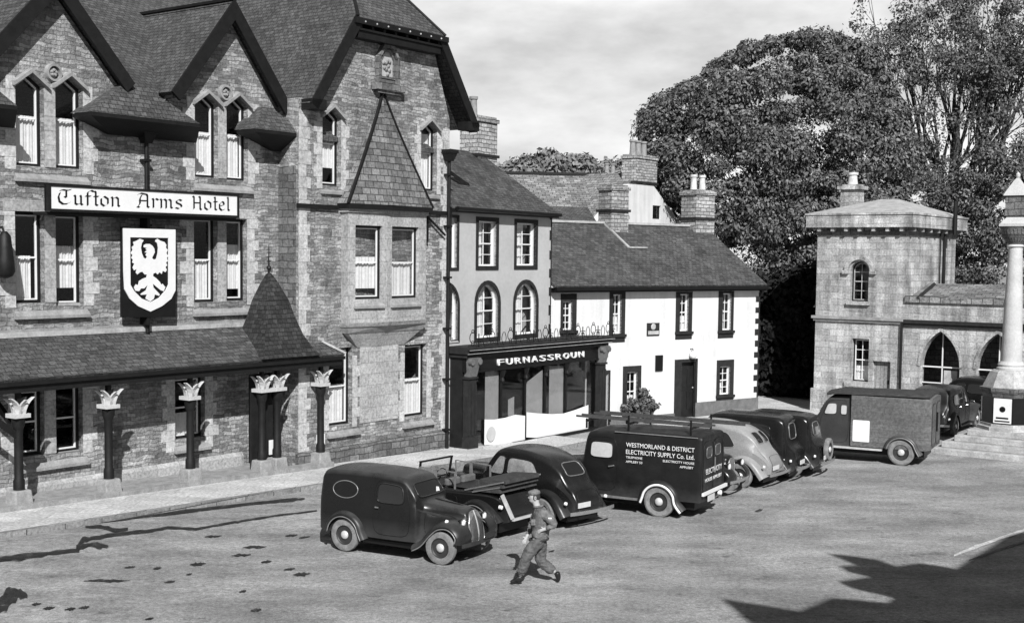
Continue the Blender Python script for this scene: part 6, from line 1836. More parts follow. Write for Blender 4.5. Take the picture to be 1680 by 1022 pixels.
class Veh:
    def __init__(s, name, label, cat, heading, group=None):
        s.root = empty(name, (0, 0, 0), math.atan2(heading[1], heading[0]), label, cat, group)
        s.h = Vector((heading[0], heading[1], 0)).normalized(); s.l = Vector((-s.h.y, s.h.x, 0))
    def place(s, lx, ly, px_, py_, z=0.0):
        g_ = gpt(px_, py_, z); o = g_ - s.h*lx - s.l*ly
        zz = gz(o.x, o.y); s.root.location = (o.x, o.y, zz if z == 0 else z)
    def body(s, secs, mat, sub=3, smooth=32):
        mb = body_mesh(secs, sub); s.b = mb.build('body', mat, s.root, smooth=smooth)
        s.bvh = BVHTree.FromPolygons([Vector(v) for v in mb.v], mb.f); return s.b
    def hit(s, ax_, a, b, side):
        """ax 'y': (x,z) projected from the side; ax 'x': (y,z) from front/rear; ax 'z': (x,y) from above"""
        if ax_ == 'y': o, d = Vector((a, side*4, b)), Vector((0, -side, 0))
        elif ax_ == 'x': o, d = Vector((side*6, a, b)), Vector((-side, 0, 0))
        else: o, d = Vector((a, b, 6)), Vector((0, 0, -1))
        h_, n_, i_, t_ = s.bvh.ray_cast(o, d)
        if h_ is None: return None
        if n_.dot(d) > 0: n_ = -n_
        return h_, n_
    def panel(s, name, mat, ax_, outline, side, off=0.008, parent=None, rings=4, trim=None, trimr=0.009, dense=6):
        P = []
        for i in range(len(outline)):
            a_, b_ = outline[i], outline[(i+1) % len(outline)]
            for k in range(dense): P.append((a_[0]+(b_[0]-a_[0])*k/dense, a_[1]+(b_[1]-a_[1])*k/dense))
        # round the corners a little
        for _ in range(2): P = [((P[i-1][0]+2*P[i][0]+P[(i+1) % len(P)][0])/4, (P[i-1][1]+2*P[i][1]+P[(i+1) % len(P)][1])/4) for i in range(len(P))]
        cx = sum(p[0] for p in P)/len(P); cy = sum(p[1] for p in P)/len(P)
        vs = []; ok = True; n = len(P)
        def pt(a, b):
            h_ = s.hit(ax_, a, b, side)
            if h_ is None: return None
            return h_[0] + h_[1]*off
        c = pt(cx, cy)
        if c is None: return None
        vs = [c]; last = c
        for k in range(1, rings+1):
            t = k/rings
            for p in P:
                q = pt(cx+(p[0]-cx)*t, cy+(p[1]-cy)*t)
                vs.append(q if q is not None else last); last = vs[-1]
        fs = [(0, 1+i, 1+(i+1) % n) for i in range(n)]
        for k in range(rings-1):
            for i in range(n):
                fs.append((1+k*n+i, 1+(k+1)*n+i, 1+(k+1)*n+(i+1) % n, 1+k*n+(i+1) % n))
        mb = MB(); mb.add(vs, fs)
        # outward orientation
        a, b, c_ = (Vector(mb.v[i]) for i in fs[0]); nn = (b-a).cross(c_-a)
        h_ = s.hit(ax_, cx, cy, side)
        if nn.dot(h_[1]) < 0: mb.f = [f[::-1] for f in mb.f]
        o = mb.build(name, mat, parent or s.root, smooth=60)
        if trim:
            t_ = MB(); ringp = vs[1+(rings-1)*n:]; t_.tube(ringp+[ringp[0]], trimr, 5, cap=False); t_.build('trim', trim, o, smooth=180)
        return o
    def wheel(s, x, y, r=0.33, w=0.13, parent=None, rimr=0.6, hubmat='hub', disc='rim', axis='y', name='wheel', z=None, spare=False):
        """the wheel stands at local (x, y); outer face looks toward sign(y)"""
        sd = 1 if y > 0 else -1; z = r if z is None else z
        mb = MB(); a = w/2
        prof = [(r*rimr, -a*0.8), (r*0.86, -a), (r*0.97, -a*0.75), (r, -a*0.3), (r, a*0.3), (r*0.97, a*0.75), (r*0.86, a), (r*rimr, a*0.8)]
        f = lambda p: (x, y, z)
        if axis == 'y':
            mb.lathe([(q, h_*sd) for q, h_ in prof], (x, y, z), 28, 'y', caps=False)
            if sd < 0: pass
        else: mb.lathe(prof, (x, y, z), 28, 'x', caps=False)
        wh = mb.build(name, M['tyre'], parent or s.root, smooth=35)
        mb = MB(); k = sd if axis == 'y' else (1 if x > 0 else -1)
        rp_ = [(r*rimr*1.02, a*0.55*k), (r*rimr*0.96, a*0.80*k), (r*rimr*0.85, a*0.5*k), (r*rimr*0.45, a*0.35*k), (r*rimr*0.35, a*0.6*k), (0.0, a*0.62*k)]
        mb.lathe(rp_, (x, y, z), 24, axis, caps=False); mb.build('rim', M[disc], wh, smooth=35)
        mb = MB(); mb.lathe([(r*rimr*0.44, a*0.55*k), (r*rimr*0.42, a*0.85*k), (r*rimr*0.25, a*1.1*k), (0, a*1.18*k)], (x, y, z), 18, axis); mb.build('hub_cap', M[hubmat], wh, smooth=60)
        return wh
    def wing(s, path, yi, yo_, mat, name='wing', lip=0.07, edge=None, edger=0.012, th=0.02):
        """mudguard swept along path [(x,z)] on the side where yo_ lies"""
        sd = 1 if yo_ > 0 else -1
        mb = MB(); n = len(path); fine = []
        for i in range(n-1):
            p0 = path[max(0, i-1)]; p1 = path[i]; p2 = path[i+1]; p3 = path[min(n-1, i+2)]
            for k in range(4):
                t = k/4
                f = lambda c: 0.5*((2*p1[c]) + (-p0[c]+p2[c])*t + (2*p0[c]-5*p1[c]+4*p2[c]-p3[c])*t*t + (-p0[c]+3*p1[c]-3*p2[c]+p3[c])*t**3)
                fine.append((f(0), f(1)))
        fine.append(path[-1])
        vs = []; W_ = abs(yo_)-abs(yi)
        for i, (x, z) in enumerate(fine):
            a_ = fine[max(0, i-1)]; b_ = fine[min(len(fine)-1, i+1)]
            d = Vector((b_[0]-a_[0], 0, b_[1]-a_[1])).normalized(); nn = Vector((-d.z, 0, d.x))
            if nn.dot(Vector((x, 0, z)) - Vector((sum(p[0] for p in path)/n, 0, min(p[1] for p in path)))) < 0: nn = -nn
            prof = [(0, 0.02), (0.35, 0.03), (0.7, 0.015), (0.9, -0.012), (1.0, -lip*0.6), (1.0, -lip), (0.96, -lip), (0.86, -0.035), (0.35, -0.0), (0, -0.005)]
            for t, h_ in prof:
                q = Vector((x, 0, z)) + nn*h_; vs.append((q.x, sd*(abs(yi)+W_*t), q.z))
        m_ = 10; fs = []
        for i in range(len(fine)-1):
            for k in range(m_):
                f_ = (i*m_+k, i*m_+(k+1) % m_, (i+1)*m_+(k+1) % m_, (i+1)*m_+k); fs.append(f_)
        fs.append(tuple(range(m_))); fs.append(tuple(range(len(fine)*m_-1, (len(fine)-1)*m_-1, -1)))
        mb.add(vs, fs); o = mb.build(name, mat, s.root, smooth=40)
        bm_ = bmesh.new(); bm_.from_mesh(o.data); bmesh.ops.recalc_face_normals(bm_, faces=bm_.faces[:]); bm_.to_mesh(o.data); bm_.free()
        if edge:
            e_ = MB(); e_.tube([vs[i*m_+5] for i in range(len(fine))], edger, 6); e_.build('edge_bead', edge, o, smooth=180)
        return o
    def arcwing(s, xc, r, a0, a1, yi, yo_, mat, z=0.33, extra=(), pre=(), **kw):
        P = list(pre) + [(xc + r*math.cos(math.radians(a_)), z + r*math.sin(math.radians(a_))) for a_ in np.linspace(a0, a1, 9)] + list(extra)
        return s.wing(P, yi, yo_, mat, **kw)
    def part(s, name, mb, mat, parent=None, smooth=None, bevel=0):
        return mb.build(name, mat, parent or s.root, smooth=smooth, bevel=bevel)
    def lamp(s, x, y, z, r, name='headlight', d=1, stalk=None):
        mb = MB(); mb.lathe([(0, -r*1.5*d), (r*0.5, -r*1.2*d), (r*0.95, -r*0.3*d), (r, 0)], (x, y, z), 16, 'x'); o = s.part(name, mb, M['carblack'], smooth=50)
        mb = MB(); mb.lathe([(r*0.98, 0.0), (r*1.05, 0.01*d), (r*0.96, 0.02*d)], (x, y, z), 16, 'x'); s.part('bezel', mb, M['chrome'], o, smooth=60)
        mb = MB(); mb.lathe([(r*0.93, 0.015*d), (r*0.5, 0.035*d), (0, 0.042*d)], (x, y, z), 16, 'x'); s.part('lens', mb, M['lens'], o, smooth=60)
        return o
    def bumper(s, x, w, z, name='bumper', mat='chrome', bow=0.08):
        mb = MB(); sg = 1 if x > 0 else -1
        P = [(x - sg*bow*(abs(t)**2.5), w*t, z) for t in np.linspace(-1, 1, 13)]
        for a_, b_ in zip(P[:-1], P[1:]): mb.bar(a_, b_, 0.02, 0.075)
        for y in (-w*0.45, w*0.45): mb.bar((x, y, z), (x-sg*0.3, y, z+0.02), 0.03, 0.03)
        return s.part(name, mb, M[mat])
    def plate(s, x, y, z, w, h_, txt, d, light=False):
        mb = MB(); mb.box(x-0.008, x+0.008, y-w/2, y+w/2, z-h_/2, z+h_/2); pl = s.part('number_plate', mb, M['plate'] if light else M['carblack'])
        return pl
    def under(s, x0, x1, w, z0=0.18, z1=0.45):
        mb = MB(); mb.box(x0, x1, -w, w, z0, z1); s.part('chassis', mb, M['black'])
    def axles(s, xf, xr, yt, r=0.33, w=0.13, **kw):
        for x in (xf, xr):
            for y in (-yt, yt): s.wheel(x, y, r, w, **kw)
            mb = MB(); mb.tube([(x, -yt, r), (x, yt, r)], 0.04, 8); s.part('axle', mb, M['black'])

HD = (0.88, -0.475)
# ---- 1. small dark delivery van facing right, nearest vehicle
v = Veh('delivery_van', 'small dark delivery van with oval side panel, nose to the right, nearest vehicle', 'van', HD, 'vehicles parked in the square')
secs = [(1.62, .32, .42, .50, .22, .25, .20, .08, .02), (1.58, .32, .56, .70, .26, .29, .23, .10, .02), (1.52, .34, .68, .86, .27, .30, .24, .10, .03), (1.45, .36, .76, .97, .28, .31, .25, .11, .03), (1.05, .36, .84, 1.02, .38, .36, .31, .13, .03),
        (.66, .34, .92, 1.07, .56, .50, .42, .14, .03), (.60, .34, .96, 1.10, .60, .57, .50, .12, .02), (.56, .34, .98, 1.20, .62, .59, .55, .10, .02), (.34, .34, 1.0, 1.47, .64, .62, .55, .12, .02),
        (.20, .34, 1.0, 1.54, .65, .63, .56, .13, .03), (-.3, .34, 1.0, 1.58, .66, .65, .58, .13, .03), (-1.2, .36, 1.0, 1.58, .68, .67, .60, .13, .03), (-1.55, .38, 1.0, 1.55, .67, .66, .59, .14, .03), (-1.63, .40, 1.0, 1.48, .63, .62, .55, .14, .02)]
v.body(secs, M['cardark'])
for sd in (-1, 1):
    v.panel('side_window', M['darkglass'], 'y', [(-.28, 1.04), (.34, 1.04), (.27, 1.38), (-.26, 1.42)], sd, trim=M['cardark'], trimr=0.014)
    w_ = v.panel('door', M['cardark'], 'y', [(-.36, .42), (.44, .42), (.47, .99), (.33, 1.44), (-.34, 1.48)], sd, off=0.003, trim=M['black'], trimr=0.005)
    mb = MB(); mb.tube([(-.30, sd*.66, .95), (-.28, sd*.70, .95), (-.20, sd*.70, .95)], 0.014, 6); v.part('door_handle', mb, M['chrome'], w_)
    # oval advert panel
    ov = [(-1.02+.30*math.cos(a_), 1.22+.17*math.sin(a_)) for a_ in np.linspace(0, 2*math.pi, 17)[:-1]]
    v.panel('oval_panel', M['cardark'], 'y', ov, sd, off=0.004, trim=M['greymetal'], trimr=0.010, dense=2)
    v.arcwing(-1.0, .45, 172, 12, sd*.60, sd*.78, M['cardark'], edge=M['greymetal'], extra=[(-.50, .30)], lip=.08, name='rear_wing')
    v.wing([(1.64, .42), (1.66, .56), (1.55, .72), (1.36, .80), (1.12, .76), (.92, .60), (.74, .40), (.56, .30)], sd*.34, sd*.76, M['cardark'], edge=M['greymetal'], lip=.10, name='front_wing')
    mb = MB(); mb.box(-.52, .58, sd*.58 if sd > 0 else -.76, .76 if sd > 0 else -.58, .25, .29); v.part('running_board', mb, M['black'])
    v.lamp(1.52, sd*.40, .78, .085)
v.panel('windscreen', M['darkglass'], 'x', [(-.46, 1.17), (.46, 1.17), (.42, 1.42), (-.42, 1.42)], 1, trim=M['cardark'], trimr=0.016, dense=8)
v.panel('bonnet_side', M['cardark'], 'y', [(.72, .50), (1.36, .50), (1.36, .84), (.72, .92)], -1, off=0.004, trim=M['black'], trimr=0.005)
gr = v.panel('grille', M['greymetal'], 'x', [(-.23, .34), (.23, .34), (.25, .70), (.14, .94), (-.14, .94), (-.25, .70)], 1, off=0.012, trim=M['chrome'], trimr=0.016)
mb = MB()
for k in range(-7, 8):
    pts_ = []
    for z_ in np.linspace(.36, .90-abs(k)*.02, 7):
        q = v.hit('x', k*.030, z_, 1)
        if q: pts_.append(q[0]+q[1]*.016)
    mb.tube(pts_, .006, 4)
v.part('grille_bars', mb, M['black'], gr)
pts_ = [q[0]+q[1]*.022 for q in (v.hit('x', 0.0, z_, 1) for z_ in np.linspace(.34, .95, 8)) if q]
mb = MB(); mb.tube(pts_, .018, 6); v.part('grille_centre', mb, M['chrome'], gr)
mb = MB(); mb.tube([(1.47, 0, .985), (1.2, 0, 1.045), (.66, 0, 1.105)], .012, 6); v.part('bonnet_hinge', mb, M['black'])
v.bumper(1.74, .66, .40, mat='rim'); v.under(-1.5, 1.35, .5)
v.plate(1.765, 0.2, .48, .38, .11, '', 1)
for z_ in (1.2,):
    mb = MB(); mb.box(.53, .56, -.05, .12, 1.22, 1.32)
mb = MB(); mb.add([(0.575, .16, 1.19), (0.575, .30, 1.19), (0.555, .29, 1.28), (0.55, .20, 1.30)], [(0,1,2,3)])
v.part('tax_disc', mb, M['white'])
mb = MB(); mb.lathe([(0, .03), (.035, .02), (.04, -.02)], (1.30, -.62, .82), 10, 'x'); v.part('side_lamp', mb, M['lens'])
v.axles(1.20, -1.0, .655, .325, .13)
for y in (-.2,):
    pass
v.place(-1.0, -.70, 565, 903)

# ---- generic saloon
def saloon(name, label, heading, p='carblack', L_=4.0, Hh=1.55, W_=.74, fast=True, bw=.60, rear=True, front=False, split=False, spare=False, wings=True, edge=None, boxy=False, rw=None, sg='darkglass'):
    v = Veh(name, label, 'car', heading, 'vehicles parked in the square')
    f = L_/2; r_ = -L_/2; P = M[p]; H_ = Hh
    secs = [(f-.22, .42, .74, .96, .20, .24, .20, .10, .03), (f-.28, .40, .78, 1.0, .27, .29, .24, .11, .03), (f-.75, .36, .86, 1.04, .42, .38, .32, .13, .03),
            (f-1.22, .34, .93, 1.06, bw-.04, bw-.08, bw-.16, .13, .02), (f-1.30, .34, .95, 1.12, bw, bw, bw-.08, .10, .02), (f-1.62, .34, .97, H_-.10, bw+.04, bw+.03, bw-.07, .12, .02), (f-1.85, .34, .98, H_, bw+.05, bw+.04, bw-.06, .14, .03)]
    if fast:
        secs += [(-.35, .34, .98, H_+.02, bw+.06, bw+.05, bw-.05, .15, .04), (r_+1.25, .36, .98, H_-.03, bw+.05, bw+.04, bw-.07, .16, .04), (r_+.85, .38, .97, H_-.13, bw+.03, bw+.01, bw-.11, .16, .04),
                 (r_+.55, .38, .94, H_-.33, bw+.0, bw-.03, bw-.16, .14, .03), (r_+.36, .38, .84, H_-.60, bw-.04, bw-.07, bw-.19, .12, .03), (r_+.22, .40, .72, .86, bw-.08, bw-.11, bw-.2, .10, .02), (r_+.10, .40, .58, .68, bw-.12, bw-.14, bw-.22, .08, .02), (r_+.06, .42, .50, .56, bw-.16, bw-.17, bw-.24, .05, .02)]
    else:
        secs += [(-.35, .34, .98, H_+.02, bw+.06, bw+.05, bw-.03, .12, .03), (r_+.75, .36, .98, H_, bw+.05, bw+.04, bw-.04, .13, .03), (r_+.45, .38, .98, H_-.07, bw+.03, bw+.01, bw-.06, .13, .03),
                 (r_+.36, .38, .98, H_-.30, bw+.0, bw-.01, bw-.07, .12, .02), (r_+.30, .38, .9, 1.03, bw-.02, bw-.04, bw-.08, .10, .02), (r_+.12, .38, .66, .80, bw-.06, bw-.08, bw-.14, .10, .02), (r_+.08, .42, .55, .64, bw-.1, bw-.12, bw-.18, .06, .02)]
    v.body(secs, P)
    xw = f-1.36
    M_ = M[sg]
    for sd in (-1, 1):
        x1 = -.02
        zt_ = H_-.17
        v.panel('side_window', M_, 'y', [(x1+.04, 1.01), (f-1.50, 1.01), (f-1.78, zt_), (x1+.04, zt_)], sd, trim=M['chrome'] if edge else P, trimr=0.010)
        xe = r_+.95 if fast else r_+.72
        v.panel('side_window', M_, 'y', [(xe, 1.02), (x1-.06, 1.01), (x1-.06, zt_), (xe+.28 if fast else xe+.04, zt_-.02)], sd, trim=P, trimr=0.010)
        for (a, b) in ((x1+.01, f-1.42), (x1-.78, x1-.02)):
            d_ = v.panel('door', P, 'y', [(a, .42), (b, .42), (b, .98), (b-.02 if b > .5 else b, 1.0), (a, 1.0)], sd, off=0.003, trim=M['black'], trimr=0.004)
            mb = MB(); hx = a+.1; mb.tube([(hx, sd*(bw+.05), .92), (hx+.02, sd*(bw+.09), .92), (hx+.1, sd*(bw+.09), .92)], 0.013, 6); v.part('door_handle', mb, M['chrome'], d_)
        v.wing([(f+.02, .44), (f+.04, .58), (f-.10, .74), (f-.32, .82), (f-.58, .76), (f-.80, .60), (f-1.02, .40), (f-1.22, .30)], sd*.34, sd*W_, P, lip=.10, name='front_wing', edge=edge)
        rc = r_+.80
        v.wing([(rc+.60, .34), (rc+.46, .52), (rc+.26, .74), (rc+.0, .83), (rc-.26, .77), (rc-.46, .60), (rc-.60, .42), (rc-.66, .34)], sd*(bw-.22), sd*W_, P, lip=.12, name='rear_wing', edge=edge)
        mb = MB(); a_, b_ = rc+.55, f-1.2
        mb.box(a_, b_, sd*(bw-.03) if sd > 0 else -W_, W_ if sd > 0 else -(bw-.03), .26, .30); v.part('running_board', mb, M['black'])
        v.lamp(f-.10, sd*.44, .80, .10)
        mb = MB(); mb.lathe([(0, -.03), (.035, -.02), (.04, .02)], (r_+.16, sd*(W_-.1), .62), 10, 'x'); v.part('tail_light', mb, M['lens'])
    v.panel('windscreen', M['darkglass'], 'x', [(-bw+.16, 1.14), (bw-.16, 1.14), (bw-.2, H_-.16), (-bw+.2, H_-.16)], 1, trim=P, trimr=0.014, dense=8)
    if fast: ro = (H_-.46, H_-.20)
    else: ro = (1.12, H_-.2)
    hw = rw or .27
    if split:
        for sd in (-1, 1): v.panel('rear_window', M['darkglass'], 'x', [(sd*.03, ro[0]), (sd*hw, ro[0]), (sd*(hw-.03), ro[1]), (sd*.03, ro[1])], -1, trim=P, trimr=0.01)
    else: v.panel('rear_window', M['darkglass'], 'x', [(-hw, ro[0]), (hw, ro[0]), (hw-.03, ro[1]), (-hw+.03, ro[1])], -1, trim=M['greymetal'], trimr=0.012)
    v.panel('boot_lid', P, 'x', [(-.34, .50), (.34, .50), (.32, .84), (-.32, .84)], -1, off=.004, trim=M['black'], trimr=.005)
    gr = v.panel('grille', M['greymetal'], 'x', [(-.20, .45), (.20, .45), (.22, .80), (.12, .95), (-.12, .95), (-.22, .80)], 1, off=0.012, trim=M['chrome'], trimr=0.014)
    v.bumper(f+.10, W_-.04, .45, 'front_bumper'); v.bumper(r_-.10, W_-.04, .42, 'rear_bumper')
    v.plate(r_-.02 if not fast else r_+.02, .22, .56, .40, .11, '', -1, light=True)
    v.under(r_+.25, f-.4, .5)
    v.axles(f-.52, r_+.80, W_-.10, .33, .14)
    if spare:
        v.wheel(r_-.02, .0, .31, .14, axis='x', name='spare_wheel', z=.74)
    v.f, v.r = f, r_
    return v

HT = (-0.88, 0.475)
# ---- 2. open tourer with folded hood
v = Veh('open_tourer', 'black open touring car with raised windscreen and folded hood, behind the small van', 'car', (-0.80, 0.60), 'vehicles parked in the square')
P = M['carblack']
secs = [(1.78, .42, .74, .94, .20, .24, .20, .10, .03), (1.70, .40, .78, .98, .27, .29, .24, .11, .03), (1.2, .36, .86, 1.02, .42, .38, .32, .13, .03), (.78, .34, .93, 1.04, .56, .52, .44, .12, .02),
        (.66, .34, .90, .98, .62, .60, .57, .04, .0), (.1, .34, .88, .95, .66, .65, .63, .04, .0), (-.8, .34, .90, .97, .66, .66, .64, .04, .0), (-1.35, .36, .92, 1.0, .62, .62, .58, .06, .0), (-1.60, .38, .86, .95, .54, .56, .50, .10, .01), (-1.80, .42, .60, .70, .48, .46, .40, .08, .01)]
v.body(secs, P)
mb = MB(); mb.add([(.55, -.5, 1.0), (.55, .5, 1.0), (-1.25, .5, 1.01), (-1.25, -.5, 1.01)], [(0,1,2,3)]); v.part('cockpit_opening', mb, M['black'])
for x in (-.05, -.95):
    for y in (-.26, .26):
        mb = MB(); mb.box(x-.16, x-.04, y-.22, y+.22, .95, 1.14); v.part('seat_back', mb, M['seat'], bevel=.04)
mb = MB()
for y in (-.52, .52): mb.bar((.60, y, .98), (.52, y, 1.42), .045, .03)
mb.bar((.52, -.54, 1.43), (.52, .54, 1.43), .05, .035); mb.bar((.60, -.54, 1.03), (.60, .54, 1.03), .04, .03)
ws = v.part('windscreen_frame', mb, M['carblack'])
mb = MB(); mb.add([(.595, -.5, 1.05), (.595, .5, 1.05), (.53, .5, 1.41), (.53, -.5, 1.41)], [(0,1,2,3)]); v.part('pane', mb, M['glass'], ws)
mb = MB()
for x0_, x1_ in ((.45, .05), (.0, -.5)):
    for y in (-.60, .60):
        mb = MB(); mb.bar((x0_, y, .97), (x0_+.02, y, 1.34), .03, .02); mb.bar((x1_, y, .97), (x1_, y, 1.32), .04, .02); mb.bar((x0_, y, 1.34), (x1_, y, 1.32), .03, .02)
        v.part('sidescreen_frame', mb, M['greymetal'])
mb = MB(); mb.tube([(.28, .28, 1.0), (.16, .28, 1.12)], .02, 6); mb.tube([(.14+.0*math.cos(a_), .28+.19*math.cos(a_), 1.14+.16*math.sin(a_)) for a_ in np.linspace(0, 2*math.pi, 20)], .012, 5, cap=False); v.part('steering_wheel', mb, M['black'])
hd = MB()
for k, (z0, z1, w) in enumerate(((1.0, 1.10, .64), (1.105, 1.19, .62), (1.195, 1.26, .58))):
    n = 12; vs_ = []
    for i in range(n+1):
        y = -w + 2*w*i/n
        vs_ += [(-1.02-.05*k, y, z0), (-1.06-.04*k, y, z1), (-1.66-.07*k, y, z1+.03+.02*math.sin(i*1.7+k)), (-1.72-.05*k, y, z0+.03)]
    fs = []
    for i in range(n):
        for q in range(4): fs.append((i*4+q, (i+1)*4+q, (i+1)*4+(q+1) % 4, i*4+(q+1) % 4))
    fs += [(0,1,2,3), (n*4+3, n*4+2, n*4+1, n*4)]
    hd.add(vs_, fs)
fh = v.part('folded_hood', hd, M['canvas'], smooth=40)
mb = MB()
for y in (-.64, .64): mb.bar((-.80, y, 1.0), (-1.80, y, 1.27), .03, .03); mb.bar((-1.0, y, .98), (-1.7, y, 1.15), .025, .025)
v.part('hood_irons', mb, M['greymetal'], fh)
for sd in (-1, 1):
    v.wing([(1.92, .44), (1.94, .58), (1.80, .74), (1.58, .82), (1.32, .76), (1.10, .60), (.88, .40), (.68, .30)], sd*.34, sd*.76, P, lip=.08, name='front_wing')
    v.wing([(-.50, .34), (-.64, .52), (-.84, .74), (-1.10, .83), (-1.36, .77), (-1.56, .60), (-1.70, .42)], sd*.42, sd*.77, P, lip=.10, name='rear_wing', edge=M['greymetal'])
    mb = MB(); mb.box(-.6, .7, sd*.60 if sd > 0 else -.76, .76 if sd > 0 else -.60, .26, .30); v.part('running_board', mb, M['black'])
    for a_, b_ in ((.05, .6), (-.62, -.02)):
        d_ = v.panel('door', P, 'y', [(a_, .42), (b_, .42), (b_, .86), (a_, .86)], sd, off=.003, trim=M['black'], trimr=.004)
    v.lamp(1.72, sd*.40, .80, .10)
    mb = MB(); mb.lathe([(0, -.05), (.04, -.04), (.045, .02)], (-1.70, sd*.6, .74), 10, 'x'); v.part('tail_light', mb, M['lens'])
mb = MB(); mb.bar((-1.66, .50, .98), (-1.90, .44, .50), .05, .07); mb.bar((-1.90, .44, .48), (-1.90, -.30, .48), .05, .05); v.part('luggage_rack', mb, M['hub'])
v.bumper(1.95, .7, .45, 'front_bumper'); v.under(-1.6, 1.4, .5)
v.axles(1.40, -1.10, .66, .34, .13)
v.place(-1.90, .50, 838, 889)

# ---- 3. black fastback saloon
v = saloon('fastback_saloon', 'glossy black fastback saloon with oblong rear window, behind the walking man', (-0.72, 0.69), L_=4.0, Hh=1.58, W_=.76, rw=.30, sg='paleglass', bw=.62)
v.place(v.r-.05, .66, 940, 873)
# ---- 4. electricity company van
v = Veh('electricity_van', 'black van lettered Westmorland and District Electricity Supply with ladders on its roof', 'van', HT, 'vehicles parked in the square')
P = M['vanblack']
secs = [(1.95, .45, .80, 1.00, .30, .34, .30, .12, .03), (1.85, .42, .84, 1.04, .38, .40, .35, .13, .03), (1.15, .40, .95, 1.12, .56, .54, .48, .14, .02), (.98, .40, 1.0, 1.18, .66, .65, .58, .12, .02), (.86, .40, 1.05, 1.66, .71, .71, .64, .12, .02),
        (.78, .40, 1.05, 1.80, .73, .73, .67, .12, .03), (.3, .40, 1.05, 1.86, .76, .76, .72, .13, .04), (-.2, .40, 1.05, 1.90, .77, .77, .73, .10, .04), (-1.9, .42, 1.05, 1.90, .77, .77, .73, .10, .04), (-1.985, .42, 1.05, 1.88, .76, .76, .72, .10, .03), (-2.0, .43, 1.05, 1.86, .74, .74, .70, .10, .03)]
v.body(secs, P)
for sd in (-1, 1):
    # opaque cab window; its pale colour stands in for daylight through the glass
    v.panel('side_window', M['blind'], 'y', [(.14, 1.24), (.72, 1.24), (.70, 1.60), (.14, 1.60)], sd, trim=P, trimr=.012)
    d_ = v.panel('door', P, 'y', [(.02, .50), (.88, .50), (.88, 1.12), (.76, 1.70), (.04, 1.72)], sd, off=.003, trim=M['black'], trimr=.005)
    mb = MB(); mb.tube([(.10, sd*.77, 1.08), (.12, sd*.81, 1.08), (.22, sd*.81, 1.06)], .016, 6); v.part('door_handle', mb, M['chrome'], d_)
    v.wing([(2.12, .45), (2.14, .62), (2.0, .80), (1.76, .88), (1.50, .82), (1.28, .62), (1.08, .42)], sd*.44, sd*.80, P, lip=.1, name='front_wing')
    v.arcwing(-1.02, .47, 178, 10, sd*.68, sd*.86, P, z=.36, edge=M['white'], edger=.03, lip=.08, extra=[(-.52, .34)], pre=[(-1.62, .22)], name='rear_wing')
    mb = MB(); mb.box(-.50, 1.10, sd*.7 if sd > 0 else -.82, .82 if sd > 0 else -.7, .34, .39); v.part('running_board', mb, M['greymetal'])
    v.lamp(1.95, sd*.5, .88, .11)
v.panel('windscreen', M['darkglass'], 'x', [(-.5, 1.24), (.5, 1.24), (.46, 1.62), (-.46, 1.62)], 1, trim=P, trimr=.014, dense=8)
for sd in (-1, 1):
    d_ = v.panel('rear_door', P, 'x', [(sd*.01, .50), (sd*.66, .50), (sd*.64, 1.76), (sd*.01, 1.76)], -1, off=.004, trim=M['black'], trimr=.006)
    v.panel('rear_window', M['darkglass'], 'x', [(sd*.12, 1.38), (sd*.46, 1.38), (sd*.45, 1.62), (sd*.12, 1.62)], -1, off=.010, trim=M['greymetal'], trimr=.009)
mb = MB(); mb.bar((-2.03, -.06, 1.0), (-2.03, -.06, 1.35), .02, .02); v.part('door_bar', mb, M['greymetal'])
mb = MB(); mb.bar((-1.9, .745, 1.86), (.1, .745, 1.86), .02, .02); v.part('roof_gutter', mb, M['greymetal'])
mb = MB(); mb.bar((-2.06, -.78, .62), (-2.06, .80, .62), .05, .07); v.part('rear_step', mb, M['white'])
v.plate(-2.05, .22, .48, .42, .14, '', -1, light=True)
mb = MB(); mb.lathe([(0, -.05), (.06, -.03), (.06, .04)], (-2.07, -.32, .50), 12, 'x'); v.part('tail_light', mb, M['lens'])
def side_text(txt, x_left, x_right, z, size, nm='lettering'):
    # left side: reading direction runs from the nose (+x) to the tail (-x)
    o = text_mesh(txt, nm, M['white'], v.root, size, 0, abs(x_left-x_right), 0, 0, depth=.002)
    o.matrix_local = Matrix.Translation((x_left, .783, z)) @ Matrix.Rotation(math.pi, 4, 'Z')
    return o
side_text('WESTMORLAND & DISTRICT', -.20, -1.84, 1.54, .10)
side_text('ELECTRICITY SUPPLY Co. Ltd.', -.20, -1.84, 1.38, .10)
side_text('TELEPHONE', -.20, -.60, 1.28, .05); side_text('APPLEBY 53', -.20, -.60, 1.18, .05)
side_text('ELECTRICITY HOUSE', -1.10, -1.84, 1.27, .05); side_text('APPLEBY', -1.50, -1.82, 1.17, .05)
def rear_text(txt, y_l, y_r, z, size):
    o = text_mesh(txt, 'lettering', M['white'], v.root, size, 0, abs(y_l-y_r), 0, 0, depth=.002)
    o.matrix_local = Matrix.Translation((-2.018, y_l, z)) @ Matrix.Rotation(-math.pi/2, 4, 'Z')
rear_text('ELECTRICITY', .50, -.55, 1.02, .12); rear_text('HOUSE APPLEBY', .55, -.55, .85, .08)
v.under(-1.8, 1.7, .6, .22, .45); v.bumper(2.2, .75, .46, 'front_bumper')
v.axles(1.55, -1.02, .74, .36, .16)
v.place(-1.02, .80, 1080, 848)
van = v
